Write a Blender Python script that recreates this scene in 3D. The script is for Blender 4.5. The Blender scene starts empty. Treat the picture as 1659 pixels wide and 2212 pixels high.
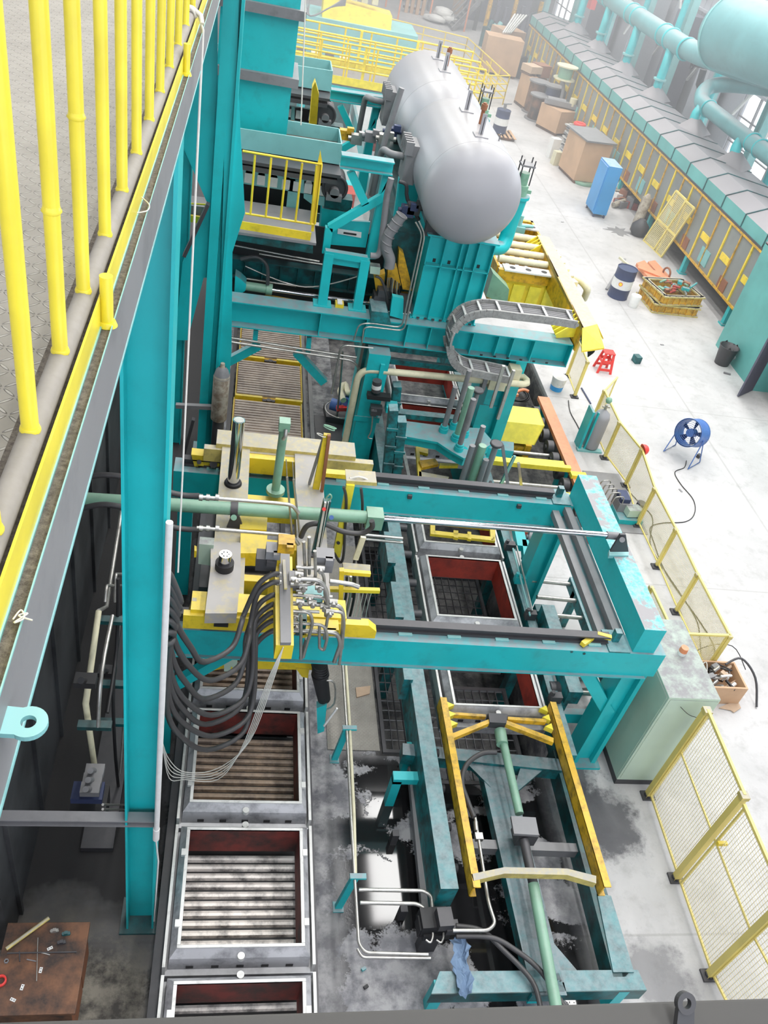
import bpy, math, random
from mathutils import Vector, Matrix, Euler
random.seed(7)
S = bpy.context.scene
COL = S.collection
R = math.radians
# ------------------------------------------------------------------ camera
CAM = Vector((0, 0, 9.5)); FPX = 1830.0
EUL = Euler((R(50.175), R(-10.726), R(-5.422)), 'XYZ')
cd = bpy.data.cameras.new('camera'); cam = bpy.data.objects.new('camera', cd); COL.objects.link(cam)
cam.location = CAM; cam.rotation_euler = EUL
cd.sensor_fit = 'HORIZONTAL'; cd.sensor_width = 36; cd.lens = FPX * 36 / 1659
cd.clip_start = .02; cd.clip_end = 400
S.camera = cam
# ------------------------------------------------------------------ light and exposure
S.view_settings.view_transform = 'Standard'; S.view_settings.look = 'None'
S.view_settings.gamma = 1; S.view_settings.exposure = EXPO = 0.55
S.view_settings.use_curve_mapping = False
wd = bpy.data.worlds.new('world'); S.world = wd; wd.use_nodes = True
bg = wd.node_tree.nodes['Background']; bg.inputs[0].default_value = (.90, .95, 1, 1); bg.inputs[1].default_value = 1.6
def area(name, loc, rot, sx, sy, power, col=(1, 1, 1)):
    l = bpy.data.lights.new(name, 'AREA'); l.shape = 'RECTANGLE'; l.size = sx; l.size_y = sy; l.energy = power; l.color = col
    o = bpy.data.objects.new(name, l); COL.objects.link(o); o.location = loc; o.rotation_euler = rot; return o
SKY = [(-6, 16), (1.0, 8), (6.5, 12), (11.5, 20), (16, 26)]
for i, (x, y) in enumerate(SKY):
    for j in range(8):
        area('skylight', (x, y + j * 7 - 12, 17.2), (0, 0, 0), 1.3, 4.5, (170, 330, 280, 330, 350)[i], (1, .995, .98))
area('window_daylight', (18.7, 28, 8.5), (0, R(78), 0), 6, 40, 1500, (.93, .97, 1))
area('near_fill_light', (4, -2.6, 8), (R(-82), 0, 0), 22, 7, 1500, (.95, .98, 1))  # fill light added behind the camera; the near wall has no openings
lf_ = area('side_area_light', (-11.5, 30, 8), (0, R(-80), 0), 6, 40, 1500, (.95, .98, 1))  # broad area light by the left wall, which is solid
try:
    S.cycles.use_denoising = True; S.cycles.max_bounces = 6; S.cycles.diffuse_bounces = 3; S.cycles.glossy_bounces = 3
    S.cycles.transparent_max_bounces = 12; S.cycles.caustics_reflective = False; S.cycles.caustics_refractive = False
except Exception: pass
# ------------------------------------------------------------------ picture -> place
MR = EUL.to_matrix()
def ray(u, v): return MR @ Vector((u - 829.5, 1106 - v, -FPX))
def W(u, v, z=0.0):
    d = ray(u, v); return CAM + d * ((z - CAM.z) / d.z)
def WY(u, v, y):
    d = ray(u, v); return CAM + d * ((y - CAM.y) / d.y)
def WX(u, v, x):
    d = ray(u, v); return CAM + d * ((x - CAM.x) / d.x)
V = Vector
# ------------------------------------------------------------------ materials
def new_mat(name):
    m = bpy.data.materials.new(name); m.use_nodes = True; nt = m.node_tree
    return m, nt, nt.nodes['Principled BSDF']
def noise(nt, scale, detail=4, rough=.6, vec=None, dist=0):
    n = nt.nodes.new('ShaderNodeTexNoise'); n.inputs['Scale'].default_value = scale; n.inputs['Detail'].default_value = detail
    n.inputs['Roughness'].default_value = rough; n.inputs['Distortion'].default_value = dist
    if vec: nt.links.new(vec, n.inputs['Vector'])
    return n.outputs['Fac']
def pos(nt):
    g = nt.nodes.new('ShaderNodeNewGeometry'); return g
def ramp(nt, src, a, b, lo=0., hi=1.):
    r = nt.nodes.new('ShaderNodeMapRange'); nt.links.new(src, r.inputs[0])
    r.inputs[1].default_value = a; r.inputs[2].default_value = b; r.inputs[3].default_value = lo; r.inputs[4].default_value = hi; return r.outputs[0]
def mth(nt, op, a, b=None):
    m = nt.nodes.new('ShaderNodeMath'); m.operation = op
    for i, x in enumerate((a, b)):
        if x is None: continue
        if isinstance(x, (int, float)): m.inputs[i].default_value = x
        else: nt.links.new(x, m.inputs[i])
    return m.outputs[0]
def mix(nt, fac, a, b):
    m = nt.nodes.new('ShaderNodeMix'); m.data_type = 'RGBA'
    for i, x in ((0, fac), (6, a), (7, b)):
        if isinstance(x, (int, float)): m.inputs[i].default_value = x
        elif isinstance(x, tuple): m.inputs[i].default_value = (*x, 1)
        else: nt.links.new(x, m.inputs[i])
    return m.outputs[2]
def bump(nt, h, strength, dist=.01):
    b = nt.nodes.new('ShaderNodeBump'); b.inputs['Strength'].default_value = strength; b.inputs['Distance'].default_value = dist
    nt.links.new(h, b.inputs['Height']); return b.outputs[0]
def paint(name, col, rough=.45, dust=0., dcol=(.30, .29, .29), grime=.35, gcol=(.03, .035, .04), metal=0., sc=3., gth=.62):
    """painted or bare surface with grime blotches and dust lying on its upward faces"""
    m, nt, b = new_mat(name); g = pos(nt)
    n1 = noise(nt, sc, 6, .65, g.outputs['Position']); f = ramp(nt, n1, gth - .1, gth + .12, 0, grime)
    n0 = noise(nt, sc * .35, 3, .5, g.outputs['Position'])
    base = mix(nt, ramp(nt, n0, .35, .65), tuple(c * .90 for c in col), tuple(min(1, c * 1.08) for c in col))
    c = mix(nt, f, base, gcol)
    if dust:
        sx = nt.nodes.new('ShaderNodeSeparateXYZ'); nt.links.new(g.outputs['Normal'], sx.inputs[0])
        up = ramp(nt, sx.outputs[2], .6, .95); n2 = noise(nt, sc * 2.2, 6, .7, g.outputs['Position'])
        c = mix(nt, mth(nt, 'MULTIPLY', up, ramp(nt, n2, .35, .6, dust * .55, dust)), c, dcol)
    nt.links.new(c, b.inputs['Base Color']); b.inputs['Roughness'].default_value = rough; b.inputs['Metallic'].default_value = metal
    return m
def plain(name, col, rough=.5, metal=0., emit=0., alpha=1.):
    m, nt, b = new_mat(name); g = pos(nt)
    n = noise(nt, 14, 4, .6, g.outputs['Position'])
    nt.links.new(mix(nt, n, tuple(c * .85 for c in col), tuple(min(1, c * 1.12) for c in col)), b.inputs['Base Color'])
    b.inputs['Roughness'].default_value = rough; b.inputs['Metallic'].default_value = metal
    if alpha < 1: b.inputs['Alpha'].default_value = alpha
    return m
M = {}
M['teal'] = paint('teal_paint', (.012, .50, .53), .38, .85, (.27, .25, .27), .3)
M['tealc'] = paint('teal_paint_clean', (.012, .52, .55), .38, .25, (.20, .30, .32), .12)
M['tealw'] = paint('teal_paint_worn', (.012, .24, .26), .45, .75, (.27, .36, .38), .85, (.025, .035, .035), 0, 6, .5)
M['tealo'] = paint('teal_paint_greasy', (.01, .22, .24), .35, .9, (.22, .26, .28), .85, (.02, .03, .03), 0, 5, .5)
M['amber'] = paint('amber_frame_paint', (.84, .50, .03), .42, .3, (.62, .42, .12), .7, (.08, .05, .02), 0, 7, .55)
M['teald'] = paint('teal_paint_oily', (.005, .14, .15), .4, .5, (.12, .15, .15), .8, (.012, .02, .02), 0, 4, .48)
M['tealp'] = None
M['lteal'] = paint('pale_teal_paint', (.22, .52, .52), .5, .3, (.4, .5, .5), .2)
M['hoodside'] = paint('hood_green_panel', (.13, .42, .40), .5, 0, grime=.1)
M['green'] = paint('green_cylinder_paint', (.22, .42, .30), .35, .3, (.35, .42, .36), .35, (.12, .16, .13), 0, 9)
M['yellow'] = paint('yellow_paint', (.88, .66, .035), .42, .35, (.42, .38, .26), .35, (.10, .07, .02), 0, 6)
M['yrail'] = paint('railing_yellow_gloss', (.90, .76, .06), .3, 0, grime=.12, gcol=(.5, .4, .1), sc=20)
M['yellowo'] = paint('amber_yellow_paint', (.74, .42, .02), .45, .35, (.42, .32, .14), .6, (.06, .04, .02), 0, 8, .55)
M['yelloww'] = paint('dusty_yellow_paint', (.70, .58, .18), .55, .95, (.40, .385, .36), .5, (.25, .2, .1), 0, 7, .52)
M['platey'] = paint('dusty_cover_plate', (.40, .38, .36), .55, .3, (.42, .41, .41), .75, (.66, .54, .16), 0, 5, .60)
M['railgrey'] = paint('dusty_bottom_rail', (.27, .25, .225), .8, .4, (.33, .31, .28), .5, (.22, .20, .17), 0, 30, .55)
M['chain'] = paint('cable_carrier_plastic', (.34, .34, .33), .5, .4, (.42, .41, .40), .4, (.16, .16, .15), 0, 20, .5)
M['fence'] = paint('pale_yellow_fence_paint', (.80, .66, .20), .5, .2, (.7, .6, .3), .1)
M['fencew'] = plain('fence_wire', (.78, .70, .42), .5)
M['cream'] = paint('cream_pipe_paint', (.70, .66, .46), .4, .2, (.5, .47, .36), .25, (.2, .18, .12), 0, 10)
M['orange'] = paint('orange_rail_paint', (.78, .28, .13), .55, .4, (.60, .36, .25), .4, (.15, .06, .03), 0, 7)
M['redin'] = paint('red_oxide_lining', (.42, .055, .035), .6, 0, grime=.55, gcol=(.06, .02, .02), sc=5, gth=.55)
M['steel'] = paint('cast_flask_steel', (.52, .52, .54), .4, .6, (.74, .74, .75), .85, (.13, .13, .14), .15, 3.4, .55)
M['rim'] = paint('machined_rim_steel', (.62, .62, .60), .4, 0, grime=.5, gcol=(.2, .2, .2), metal=.2, sc=8)
M['grey'] = paint('grey_steel', (.22, .22, .23), .5, .4, (.30, .29, .29), .4)
M['dgrey'] = paint('dark_greasy_steel', (.055, .055, .06), .45, .3, (.13, .12, .13), .4)
M['dgrey2'] = paint('end_beam_grey', (.065, .063, .061), .7, .2, (.085, .083, .08), .3)
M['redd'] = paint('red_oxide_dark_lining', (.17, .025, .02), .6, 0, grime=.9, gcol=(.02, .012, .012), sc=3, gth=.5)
M['clad2'] = plain('dark_machine_shade', (.12, .12, .16), .7)
M['hoodtop'] = paint('hood_roof', (.27, .255, .27), .5, 0, grime=.15, gcol=(.3, .28, .28), sc=1)
M['plexi'] = paint('hood_window_panel', (.24, .26, .25), .4, 0, grime=.4, gcol=(.14, .14, .13), sc=1.5)
M['black'] = plain('black_rubber', (.018, .018, .02), .55)
M['hose'] = plain('black_hose', (.06, .058, .06), .42)
M['chrome'] = plain('chrome_rod', (.62, .63, .66), .12, 1.)
M['pipe'] = paint('zinc_pipe', (.48, .47, .44), .3, 0, grime=.45, gcol=(.15, .13, .1), metal=.7, sc=12)
M['tank'] = paint('grey_tank_paint', (.36, .36, .385), .36, .6, (.31, .29, .275), .06, (.3, .28, .26), 0, .8)
M['slat'] = paint('ribbed_deck_slat', (.50, .37, .26), .5, .5, (.58, .46, .36), .8, (.07, .06, .06), 0, 5, .48)
M['slatw'] = paint('scraped_steel_slat', (.86, .80, .74), .35, .3, (.86, .82, .77), .9, (.10, .09, .09), .1, 6, .54)
M['slatp'] = paint('dry_deck_slat', (.46, .38, .32), .6, .4, (.56, .49, .43), .6, (.16, .12, .11), 0, 4, .52)
M['wood'] = paint('plywood', (.56, .36, .22), .7, 0, grime=.2, gcol=(.35, .2, .12), sc=4)
M['woodd'] = paint('oily_brown_wood', (.20, .09, .045), .5, .0, grime=.95, gcol=(.03, .022, .02), sc=2.6, gth=.49)
M['cab'] = paint('pale_green_cabinet', (.52, .66, .54), .4, .97, (.22, .21, .22), .06, (.35, .42, .36))
M['blue'] = paint('blue_locker_paint', (.03, .30, .66), .4, .9, (.42, .50, .72), .05)
M['white'] = plain('white_plastic', (.78, .78, .76), .5)
M['navy'] = plain('navy_drum_paint', (.035, .05, .12), .4)
M['red'] = plain('red_plastic', (.80, .06, .05), .4)
M['fanblue'] = plain('fan_blue_paint', (.08, .17, .45), .4)
M['card'] = plain('cardboard', (.52, .38, .27), .8)
M['rust'] = paint('rusty_steel', (.30, .12, .06), .7, .3, (.35, .22, .15), .4)
M['cloth'] = plain('blue_rag', (.16, .24, .36), .9)
M['rope'] = plain('white_cord', (.74, .72, .66), .8)
M['oldcyl'] = paint('worn_bottle_paint', (.50, .46, .38), .6, 0, grime=.7, gcol=(.16, .09, .05), sc=9, gth=.5)
M['cladding'] = plain('wall_cladding', (.40, .41, .45), .6)
M['soot'] = paint('sooty_wall', (.085, .09, .095), .5, 0, grime=.8, gcol=(.02, .02, .022), sc=.7, gth=.5)
def checker():
    m, nt, b = new_mat('checker_plate'); g = pos(nt)
    mp = nt.nodes.new('ShaderNodeMapping'); nt.links.new(g.outputs['Position'], mp.inputs[0]); mp.inputs['Scale'].default_value = (1, 1, 1)
    sx = nt.nodes.new('ShaderNodeSeparateXYZ'); nt.links.new(g.outputs['Position'], sx.inputs[0])
    hs = []
    P = .052
    for sgn, ox, oy in ((1, 0, 0), (-1, .5, 0), (-1, 0, .5), (1, .5, .5)):
        # rows of lens shaped bars, alternately slanted
        fx = mth(nt, 'SUBTRACT', mth(nt, 'FRACT', mth(nt, 'ADD', mth(nt, 'DIVIDE', sx.outputs[0], P), ox + 100)), .5)
        fy = mth(nt, 'SUBTRACT', mth(nt, 'FRACT', mth(nt, 'ADD', mth(nt, 'DIVIDE', sx.outputs[1], P), oy + 100)), .5)
        a = mth(nt, 'ADD', fx, mth(nt, 'MULTIPLY', fy, sgn)); c = mth(nt, 'SUBTRACT', fx, mth(nt, 'MULTIPLY', fy, sgn))
        d = mth(nt, 'ADD', mth(nt, 'POWER', mth(nt, 'ABSOLUTE', mth(nt, 'DIVIDE', a, .42)), 2), mth(nt, 'POWER', mth(nt, 'ABSOLUTE', mth(nt, 'DIVIDE', c, .09)), 2))
        hs.append(ramp(nt, d, 1.0, .5))
    h = mth(nt, 'MAXIMUM', mth(nt, 'MAXIMUM', hs[0], hs[1]), mth(nt, 'MAXIMUM', hs[2], hs[3]))
    n = noise(nt, 6, 5, .6, g.outputs['Position'])
    c = mix(nt, ramp(nt, n, .3, .7), (.25, .235, .205), (.33, .31, .275))
    c = mix(nt, mth(nt, 'MULTIPLY', h, .45), c, (.50, .48, .44))
    nt.links.new(c, b.inputs['Base Color']); b.inputs['Roughness'].default_value = .55
    nt.links.new(bump(nt, h, 1., .006), b.inputs['Normal'])
    return m
M['checker'] = checker()
def peeling():
    m, nt, b = new_mat('teal_paint_peeling'); g = pos(nt); P = g.outputs['Position']
    sx = nt.nodes.new('ShaderNodeSeparateXYZ'); nt.links.new(g.outputs['Normal'], sx.inputs[0]); up = ramp(nt, sx.outputs[2], .6, .95)
    n1 = noise(nt, 2.2, 8, .72, P, .3); n2 = noise(nt, 16, 5, .7, P)
    base = mix(nt, ramp(nt, n2, .4, .7, 0, .3), (.012, .50, .53), (.02, .34, .37))
    top = mix(nt, ramp(nt, n1, .47, .52), (.30, .29, .30), mix(nt, ramp(nt, n2, .40, .60), (.30, .62, .63), (.10, .46, .49)))
    nt.links.new(mix(nt, up, base, top), b.inputs['Base Color']); b.inputs['Roughness'].default_value = .5; nt.links.new(bump(nt, n2, .3, .004), b.inputs['Normal']); return m
M['tealp'] = peeling()
M['grit'] = None
def grit():
    m, nt, b = new_mat('gritty_beam_top'); g = pos(nt)
    n = noise(nt, 90, 6, .8, g.outputs['Position']); n2 = noise(nt, 9, 4, .6, g.outputs['Position'])
    c = mix(nt, ramp(nt, n, .35, .7), (.06, .05, .042), (.24, .21, .18)); c = mix(nt, ramp(nt, n2, .5, .75, 0, .5), c, (.10, .09, .08))
    nt.links.new(c, b.inputs['Base Color']); b.inputs['Roughness'].default_value = .9; nt.links.new(bump(nt, n, .8, .004), b.inputs['Normal']); return m
M['grit'] = grit()
def floor_mat():
    m, nt, b = new_mat('concrete_floor'); g = pos(nt); P = g.outputs['Position']
    sx = nt.nodes.new('ShaderNodeSeparateXYZ'); nt.links.new(P, sx.inputs[0]); X, Y, Z = sx.outputs
    n1 = noise(nt, .45, 6, .62, P); n2 = noise(nt, 3.2, 8, .7, P); n3 = noise(nt, 14, 6, .7, P)
    c = mix(nt, ramp(nt, n1, .36, .62), (.45, .445, .445), (.56, .55, .55))
    c = mix(nt, ramp(nt, n2, .50, .68, 0, .5), c, (.33, .325, .32))
    c = mix(nt, ramp(nt, n3, .60, .74, 0, .35), c, (.42, .40, .38))
    jt = mth(nt, 'MAXIMUM', ramp(nt, mth(nt, 'ABSOLUTE', mth(nt, 'SUBTRACT', X, 10.75)), .03, .015), ramp(nt, mth(nt, 'PINGPONG', mth(nt, 'ADD', Y, 2.), 3.), .02, .008))
    c = mix(nt, mth(nt, 'MULTIPLY', jt, .35), c, (.25, .24, .23))
    # isolated oil blots on the aisle
    vo = nt.nodes.new('ShaderNodeTexVoronoi'); vo.inputs['Scale'].default_value = .33; nt.links.new(P, vo.inputs['Vector'])
    blot = mth(nt, 'MULTIPLY', ramp(nt, mth(nt, 'ADD', vo.outputs['Distance'], mth(nt, 'MULTIPLY', n2, .12)), .16, .10), .45)
    c = mix(nt, blot, c, (.20, .20, .205))
    # moulding-sand soot trodden in around the line
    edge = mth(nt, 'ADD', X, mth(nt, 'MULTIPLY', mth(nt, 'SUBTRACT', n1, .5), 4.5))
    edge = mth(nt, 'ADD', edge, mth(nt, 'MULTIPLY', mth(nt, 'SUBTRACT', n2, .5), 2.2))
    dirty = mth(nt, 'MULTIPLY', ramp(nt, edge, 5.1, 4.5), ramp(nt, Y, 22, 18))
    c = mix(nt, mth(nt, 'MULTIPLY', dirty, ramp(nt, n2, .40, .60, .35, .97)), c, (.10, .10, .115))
    # heap of spilled black sand between the pusher frame and the cabinet, blotch under the lower fence
    for (bx, by, br) in ((5.25, 5.45, .62), (5.35, 3.55, .50), (5.0, 6.1, .4)):
        dd = mth(nt, 'SQRT', mth(nt, 'ADD', mth(nt, 'POWER', mth(nt, 'SUBTRACT', X, bx), 2.), mth(nt, 'POWER', mth(nt, 'SUBTRACT', Y, by), 2.)))
        dd = mth(nt, 'ADD', dd, mth(nt, 'MULTIPLY', mth(nt, 'SUBTRACT', n2, .5), 1.1))
        c = mix(nt, ramp(nt, dd, br, br - .22, 0, .85 if by > 5 else .55), c, (.07, .07, .08))
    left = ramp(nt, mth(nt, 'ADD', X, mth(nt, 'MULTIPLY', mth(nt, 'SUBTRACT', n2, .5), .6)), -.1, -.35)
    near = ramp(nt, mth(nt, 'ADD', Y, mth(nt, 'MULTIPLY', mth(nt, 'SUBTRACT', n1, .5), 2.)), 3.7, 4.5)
    c = mix(nt, mth(nt, 'MULTIPLY', left, near), c, (.022, .021, .022))  # deep shade beneath the crane walkway painted into the floor colour
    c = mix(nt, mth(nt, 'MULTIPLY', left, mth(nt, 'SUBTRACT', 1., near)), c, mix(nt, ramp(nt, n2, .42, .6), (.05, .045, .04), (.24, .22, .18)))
    # puddles of oily water between the two tracks
    pn = noise(nt, 1.05, 3, .55, P, .4); fine = noise(nt, 26, 4, .7, P)
    zone = mth(nt, 'MULTIPLY', mth(nt, 'MULTIPLY', ramp(nt, X, 1.4, 1.9), ramp(nt, X, 4.8, 4.4)), ramp(nt, Y, 7.0, 6.2))
    pv = mth(nt, 'ADD', pn, mth(nt, 'MULTIPLY', mth(nt, 'SUBTRACT', fine, .5), .16))
    wet = mth(nt, 'MULTIPLY', ramp(nt, pv, .465, .49), zone)
    damp = mth(nt, 'MULTIPLY', ramp(nt, pn, .30, .50), zone)
    c = mix(nt, mth(nt, 'MULTIPLY', damp, .35), c, (.30, .30, .33))
    c = mix(nt, wet, c, (.012, .012, .013))
    pit = ramp(nt, Z, -.05, -.15); c = mix(nt, pit, c, mix(nt, ramp(nt, n2, .4, .6), (.05, .05, .055), (.17, .165, .16)))
    nt.links.new(c, b.inputs['Base Color'])
    r = mix(nt, wet, mix(nt, damp, (.72,) * 3, (.42,) * 3), (.06,) * 3)
    nt.links.new(r, b.inputs['Roughness'])
    h = mth(nt, 'MULTIPLY', fine, mth(nt, 'SUBTRACT', 1., wet)); nt.links.new(bump(nt, h, .35, .01), b.inputs['Normal'])
    return m
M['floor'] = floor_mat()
def mesh_mat(name, col, pitch, wire):
    """fine woven wire: see-through grid in the surface"""
    m, nt, b = new_mat(name); g = pos(nt); sx = nt.nodes.new('ShaderNodeSeparateXYZ'); nt.links.new(g.outputs['Position'], sx.inputs[0])
    def line(s): return ramp(nt, mth(nt, 'PINGPONG', s, pitch / 2), wire / 2, wire / 2 + .001, 1, 0)
    f = mth(nt, 'MAXIMUM', line(mth(nt, 'ADD', sx.outputs[0], mth(nt, 'ADD', sx.outputs[1], 50.))), line(sx.outputs[2]))
    b.inputs['Base Color'].default_value = (*col, 1); b.inputs['Roughness'].default_value = .5; nt.links.new(f, b.inputs['Alpha']); return m
M['mesh'] = mesh_mat('woven_wire', (.72, .62, .30), .025, .006); M['mesh2'] = mesh_mat('woven_wire_dense', (.72, .62, .30), .05, .018)
M['hooddust'] = paint('duct_paint', (.14, .36, .38), .45, .8, (.30, .29, .30), .15)
# ------------------------------------------------------------------ mesh builder
def basis(d, up=(0, 0, 1)):
    d = V(d).normalized(); up = V(up)
    if abs(d.dot(up)) > .98: up = V((0, 1, 0)) if abs(d.y) < .9 else V((1, 0, 0))
    s = d.cross(up).normalized(); return d, s, s.cross(d).normalized()
class MB:
    def __init__(s): s.v = []; s.f = []; s.mi = []; s.sm = []; s.m = 0
    def add(s, vs, fs, smooth=False):
        n = len(s.v); s.v += [V(a) for a in vs]
        for f in fs: s.f.append([n + i for i in f]); s.mi.append(s.m); s.sm.append(smooth)
        return s
    def box(s, x0, y0, z0, x1, y1, z1):
        if x0 > x1: x0, x1 = x1, x0
        if y0 > y1: y0, y1 = y1, y0
        if z0 > z1: z0, z1 = z1, z0
        return s.add([(x0, y0, z0), (x1, y0, z0), (x1, y1, z0), (x0, y1, z0), (x0, y0, z1), (x1, y0, z1), (x1, y1, z1), (x0, y1, z1)],
                     [(3, 2, 1, 0), (4, 5, 6, 7), (0, 1, 5, 4), (1, 2, 6, 5), (2, 3, 7, 6), (3, 0, 4, 7)])
    def cb(s, c, sx, sy, sz, rz=0.):
        c = V(c); m = Matrix.Rotation(rz, 3, 'Z'); q = []
        for z in (-1, 1):
            for x, y in ((-1, -1), (1, -1), (1, 1), (-1, 1)): q.append(c + m @ V((x * sx / 2, y * sy / 2, z * sz / 2)))
        return s.add(q, [(3, 2, 1, 0), (4, 5, 6, 7), (0, 1, 5, 4), (1, 2, 6, 5), (2, 3, 7, 6), (3, 0, 4, 7)])
    def bar(s, p, q, w, h, up=(0, 0, 1)):
        p, q = V(p), V(q); d, a, u = basis(q - p, up); vs = []
        for c in (p, q):
            for i, j in ((-1, -1), (1, -1), (1, 1), (-1, 1)): vs.append(c + a * (i * w / 2) + u * (j * h / 2))
        return s.add(vs, [(3, 2, 1, 0), (4, 5, 6, 7), (0, 1, 5, 4), (1, 2, 6, 5), (2, 3, 7, 6), (3, 0, 4, 7)])
    def ib(s, p, q, w, h, tf=.02, tw=.014, up=(0, 0, 1)):
        p, q = V(p), V(q); d, a, u = basis(q - p, up)
        s.bar(p + u * (h / 2 - tf / 2), q + u * (h / 2 - tf / 2), w, tf, up); s.bar(p - u * (h / 2 - tf / 2), q - u * (h / 2 - tf / 2), w, tf, up)
        return s.bar(p, q, tw, h - 2 * tf, up)
    def stiff(s, p, q, w, h, n, t=.012, up=(0, 0, 1)):
        p, q = V(p), V(q)
        for i in range(n):
            c = p.lerp(q, i / max(1, n - 1)); d = (q - p).normalized() * t / 2; s.bar(c - d, c + d, w, h, up)
        return s
    def cyl(s, p, q, r, r2=None, n=20, cap=True, smooth=True):
        p, q = V(p), V(q); r2 = r if r2 is None else r2; d, a, u = basis(q - p); vs = []
        for c, rr in ((p, r), (q, r2)):
            for i in range(n): t = 2 * math.pi * i / n; vs.append(c + (a * math.cos(t) + u * math.sin(t)) * rr)
        s.add(vs, [(i, (i + 1) % n, n + (i + 1) % n, n + i) for i in range(n)], smooth)
        if cap: s.add(vs[:n], [tuple(reversed(range(n)))]); s.add(vs[n:], [tuple(range(n))])
        return s
    def rings(s, prof, axis_p, axis_d, n=32, cap=True):
        """lathe: prof = [(distance along axis, radius)]"""
        p = V(axis_p); d, a, u = basis(axis_d); vs = []
        for t, r in prof:
            for i in range(n): k = 2 * math.pi * i / n; vs.append(p + d * t + (a * math.cos(k) + u * math.sin(k)) * r)
        fs = [(j * n + i, j * n + (i + 1) % n, (j + 1) * n + (i + 1) % n, (j + 1) * n + i) for j in range(len(prof) - 1) for i in range(n)]
        s.add(vs, fs, True)
        if cap: s.add(vs[:n], [tuple(reversed(range(n)))]); s.add(vs[-n:], [tuple(range(n))])
        return s
    def tube(s, pts, r, n=8, sub=0, cap=True):
        pts = [V(p) for p in pts]
        if sub: pts = smooth_path(pts, sub)
        vs = []; u = None
        for i, p in enumerate(pts):
            d = (pts[min(i + 1, len(pts) - 1)] - pts[max(i - 1, 0)])
            if d.length < 1e-7: d = V((0, 0, 1))
            d.normalize()
            if u is None: _, a, u = basis(d)
            else:
                u = u - d * u.dot(d)
                if u.length < 1e-6: _, a, u = basis(d)
                u.normalize()
            a = d.cross(u)
            for k in range(n): t = 2 * math.pi * k / n; vs.append(p + (a * math.cos(t) + u * math.sin(t)) * r)
        m = len(pts); s.add(vs, [(j * n + k, j * n + (k + 1) % n, (j + 1) * n + (k + 1) % n, (j + 1) * n + k) for j in range(m - 1) for k in range(n)], True)
        if cap: s.add(vs[:n], [tuple(reversed(range(n)))]); s.add(vs[-n:], [tuple(range(n))])
        return s
    def prism(s, poly, ext):
        """poly: 3D polygon points, ext: extrusion vector"""
        poly = [V(p) for p in poly]; e = V(ext); n = len(poly)
        s.add(poly + [p + e for p in poly], [tuple(range(n)), tuple(reversed(range(n, 2 * n)))] + [(i, n + i, n + (i + 1) % n, (i + 1) % n) for i in range(n)]); return s
    def torus(s, c, ax, Rr, r, n=28, m=8):
        d, a, u = basis(ax); c = V(c); pts = []
        vs = []
        for i in range(n):
            t = 2 * math.pi * i / n; e = a * math.cos(t) + u * math.sin(t)
            for k in range(m): w = 2 * math.pi * k / m; vs.append(c + e * (Rr + r * math.cos(w)) + d * (r * math.sin(w)))
        return s.add(vs, [(i * m + k, i * m + (k + 1) % m, ((i + 1) % n) * m + (k + 1) % m, ((i + 1) % n) * m + k) for i in range(n) for k in range(m)], True)
    def build(s, name, mats, parent=None, loc=None, label=None, bevel=0):
        import bmesh
        if loc is None: off = wloc(parent) if parent else V((0, 0, 0))
        else: off = V(loc)
        me = bpy.data.meshes.new(name); me.from_pydata([tuple(a - off) for a in s.v], [], s.f); me.update()
        mats = mats if isinstance(mats, (list, tuple)) else [mats]
        for k in mats: me.materials.append(M[k] if isinstance(k, str) else k)
        me.polygons.foreach_set('material_index', [min(i, len(mats) - 1) for i in s.mi]); me.polygons.foreach_set('use_smooth', s.sm)
        bm = bmesh.new(); bm.from_mesh(me); bmesh.ops.recalc_face_normals(bm, faces=bm.faces); bm.to_mesh(me); bm.free()
        o = bpy.data.objects.new(name, me); COL.objects.link(o)
        if parent: o.parent = parent
        elif loc is not None: o.location = off
        if label: o['label'] = label
        if bevel:
            b = o.modifiers.new('bevel', 'BEVEL'); b.width = bevel; b.segments = 2; b.limit_method = 'ANGLE'
        return o
def smooth_path(pts, sub):
    out = []; n = len(pts)
    for i in range(n - 1):
        p0, p1, p2, p3 = pts[max(i - 1, 0)], pts[i], pts[i + 1], pts[min(i + 2, n - 1)]
        for k in range(sub):
            t = k / sub; out.append(.5 * ((2 * p1) + (p2 - p0) * t + (2 * p0 - 5 * p1 + 4 * p2 - p3) * t * t + (3 * p1 - p0 - 3 * p2 + p3) * t ** 3))
    out.append(pts[-1]); return out
def fillet(pts, r=.06, k=4):
    """pipe route with rounded bends"""
    pts = [V(p) for p in pts]; out = [pts[0]]
    for i in range(1, len(pts) - 1):
        a, b, c = pts[i - 1], pts[i], pts[i + 1]; d1 = (a - b); d2 = (c - b); rr = min(r, d1.length * .45, d2.length * .45)
        p, q = b + d1.normalized() * rr, b + d2.normalized() * rr
        for j in range(k + 1): t = j / k; out.append(p * (1 - t) ** 2 + b * 2 * t * (1 - t) + q * t * t)
    out.append(pts[-1]); return out
WL = {}
def wloc(o):
    l = V((0, 0, 0))
    while o: l = l + o.location; o = o.parent
    return l
def thing(name, label, cat, loc=(0, 0, 0), group=None):
    o = bpy.data.objects.new(name, None); COL.objects.link(o); o.location = loc; o.empty_display_size = .1
    o['label'] = label; o['category'] = cat
    if group: o['group'] = group
    return o
def tag(o, label, cat, group=None, kind=None):
    o['label'] = label; o['category'] = cat
    if group: o['group'] = group
    if kind: o['kind'] = kind
    return o
def struct(o): o['kind'] = 'structure'; return o
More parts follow.
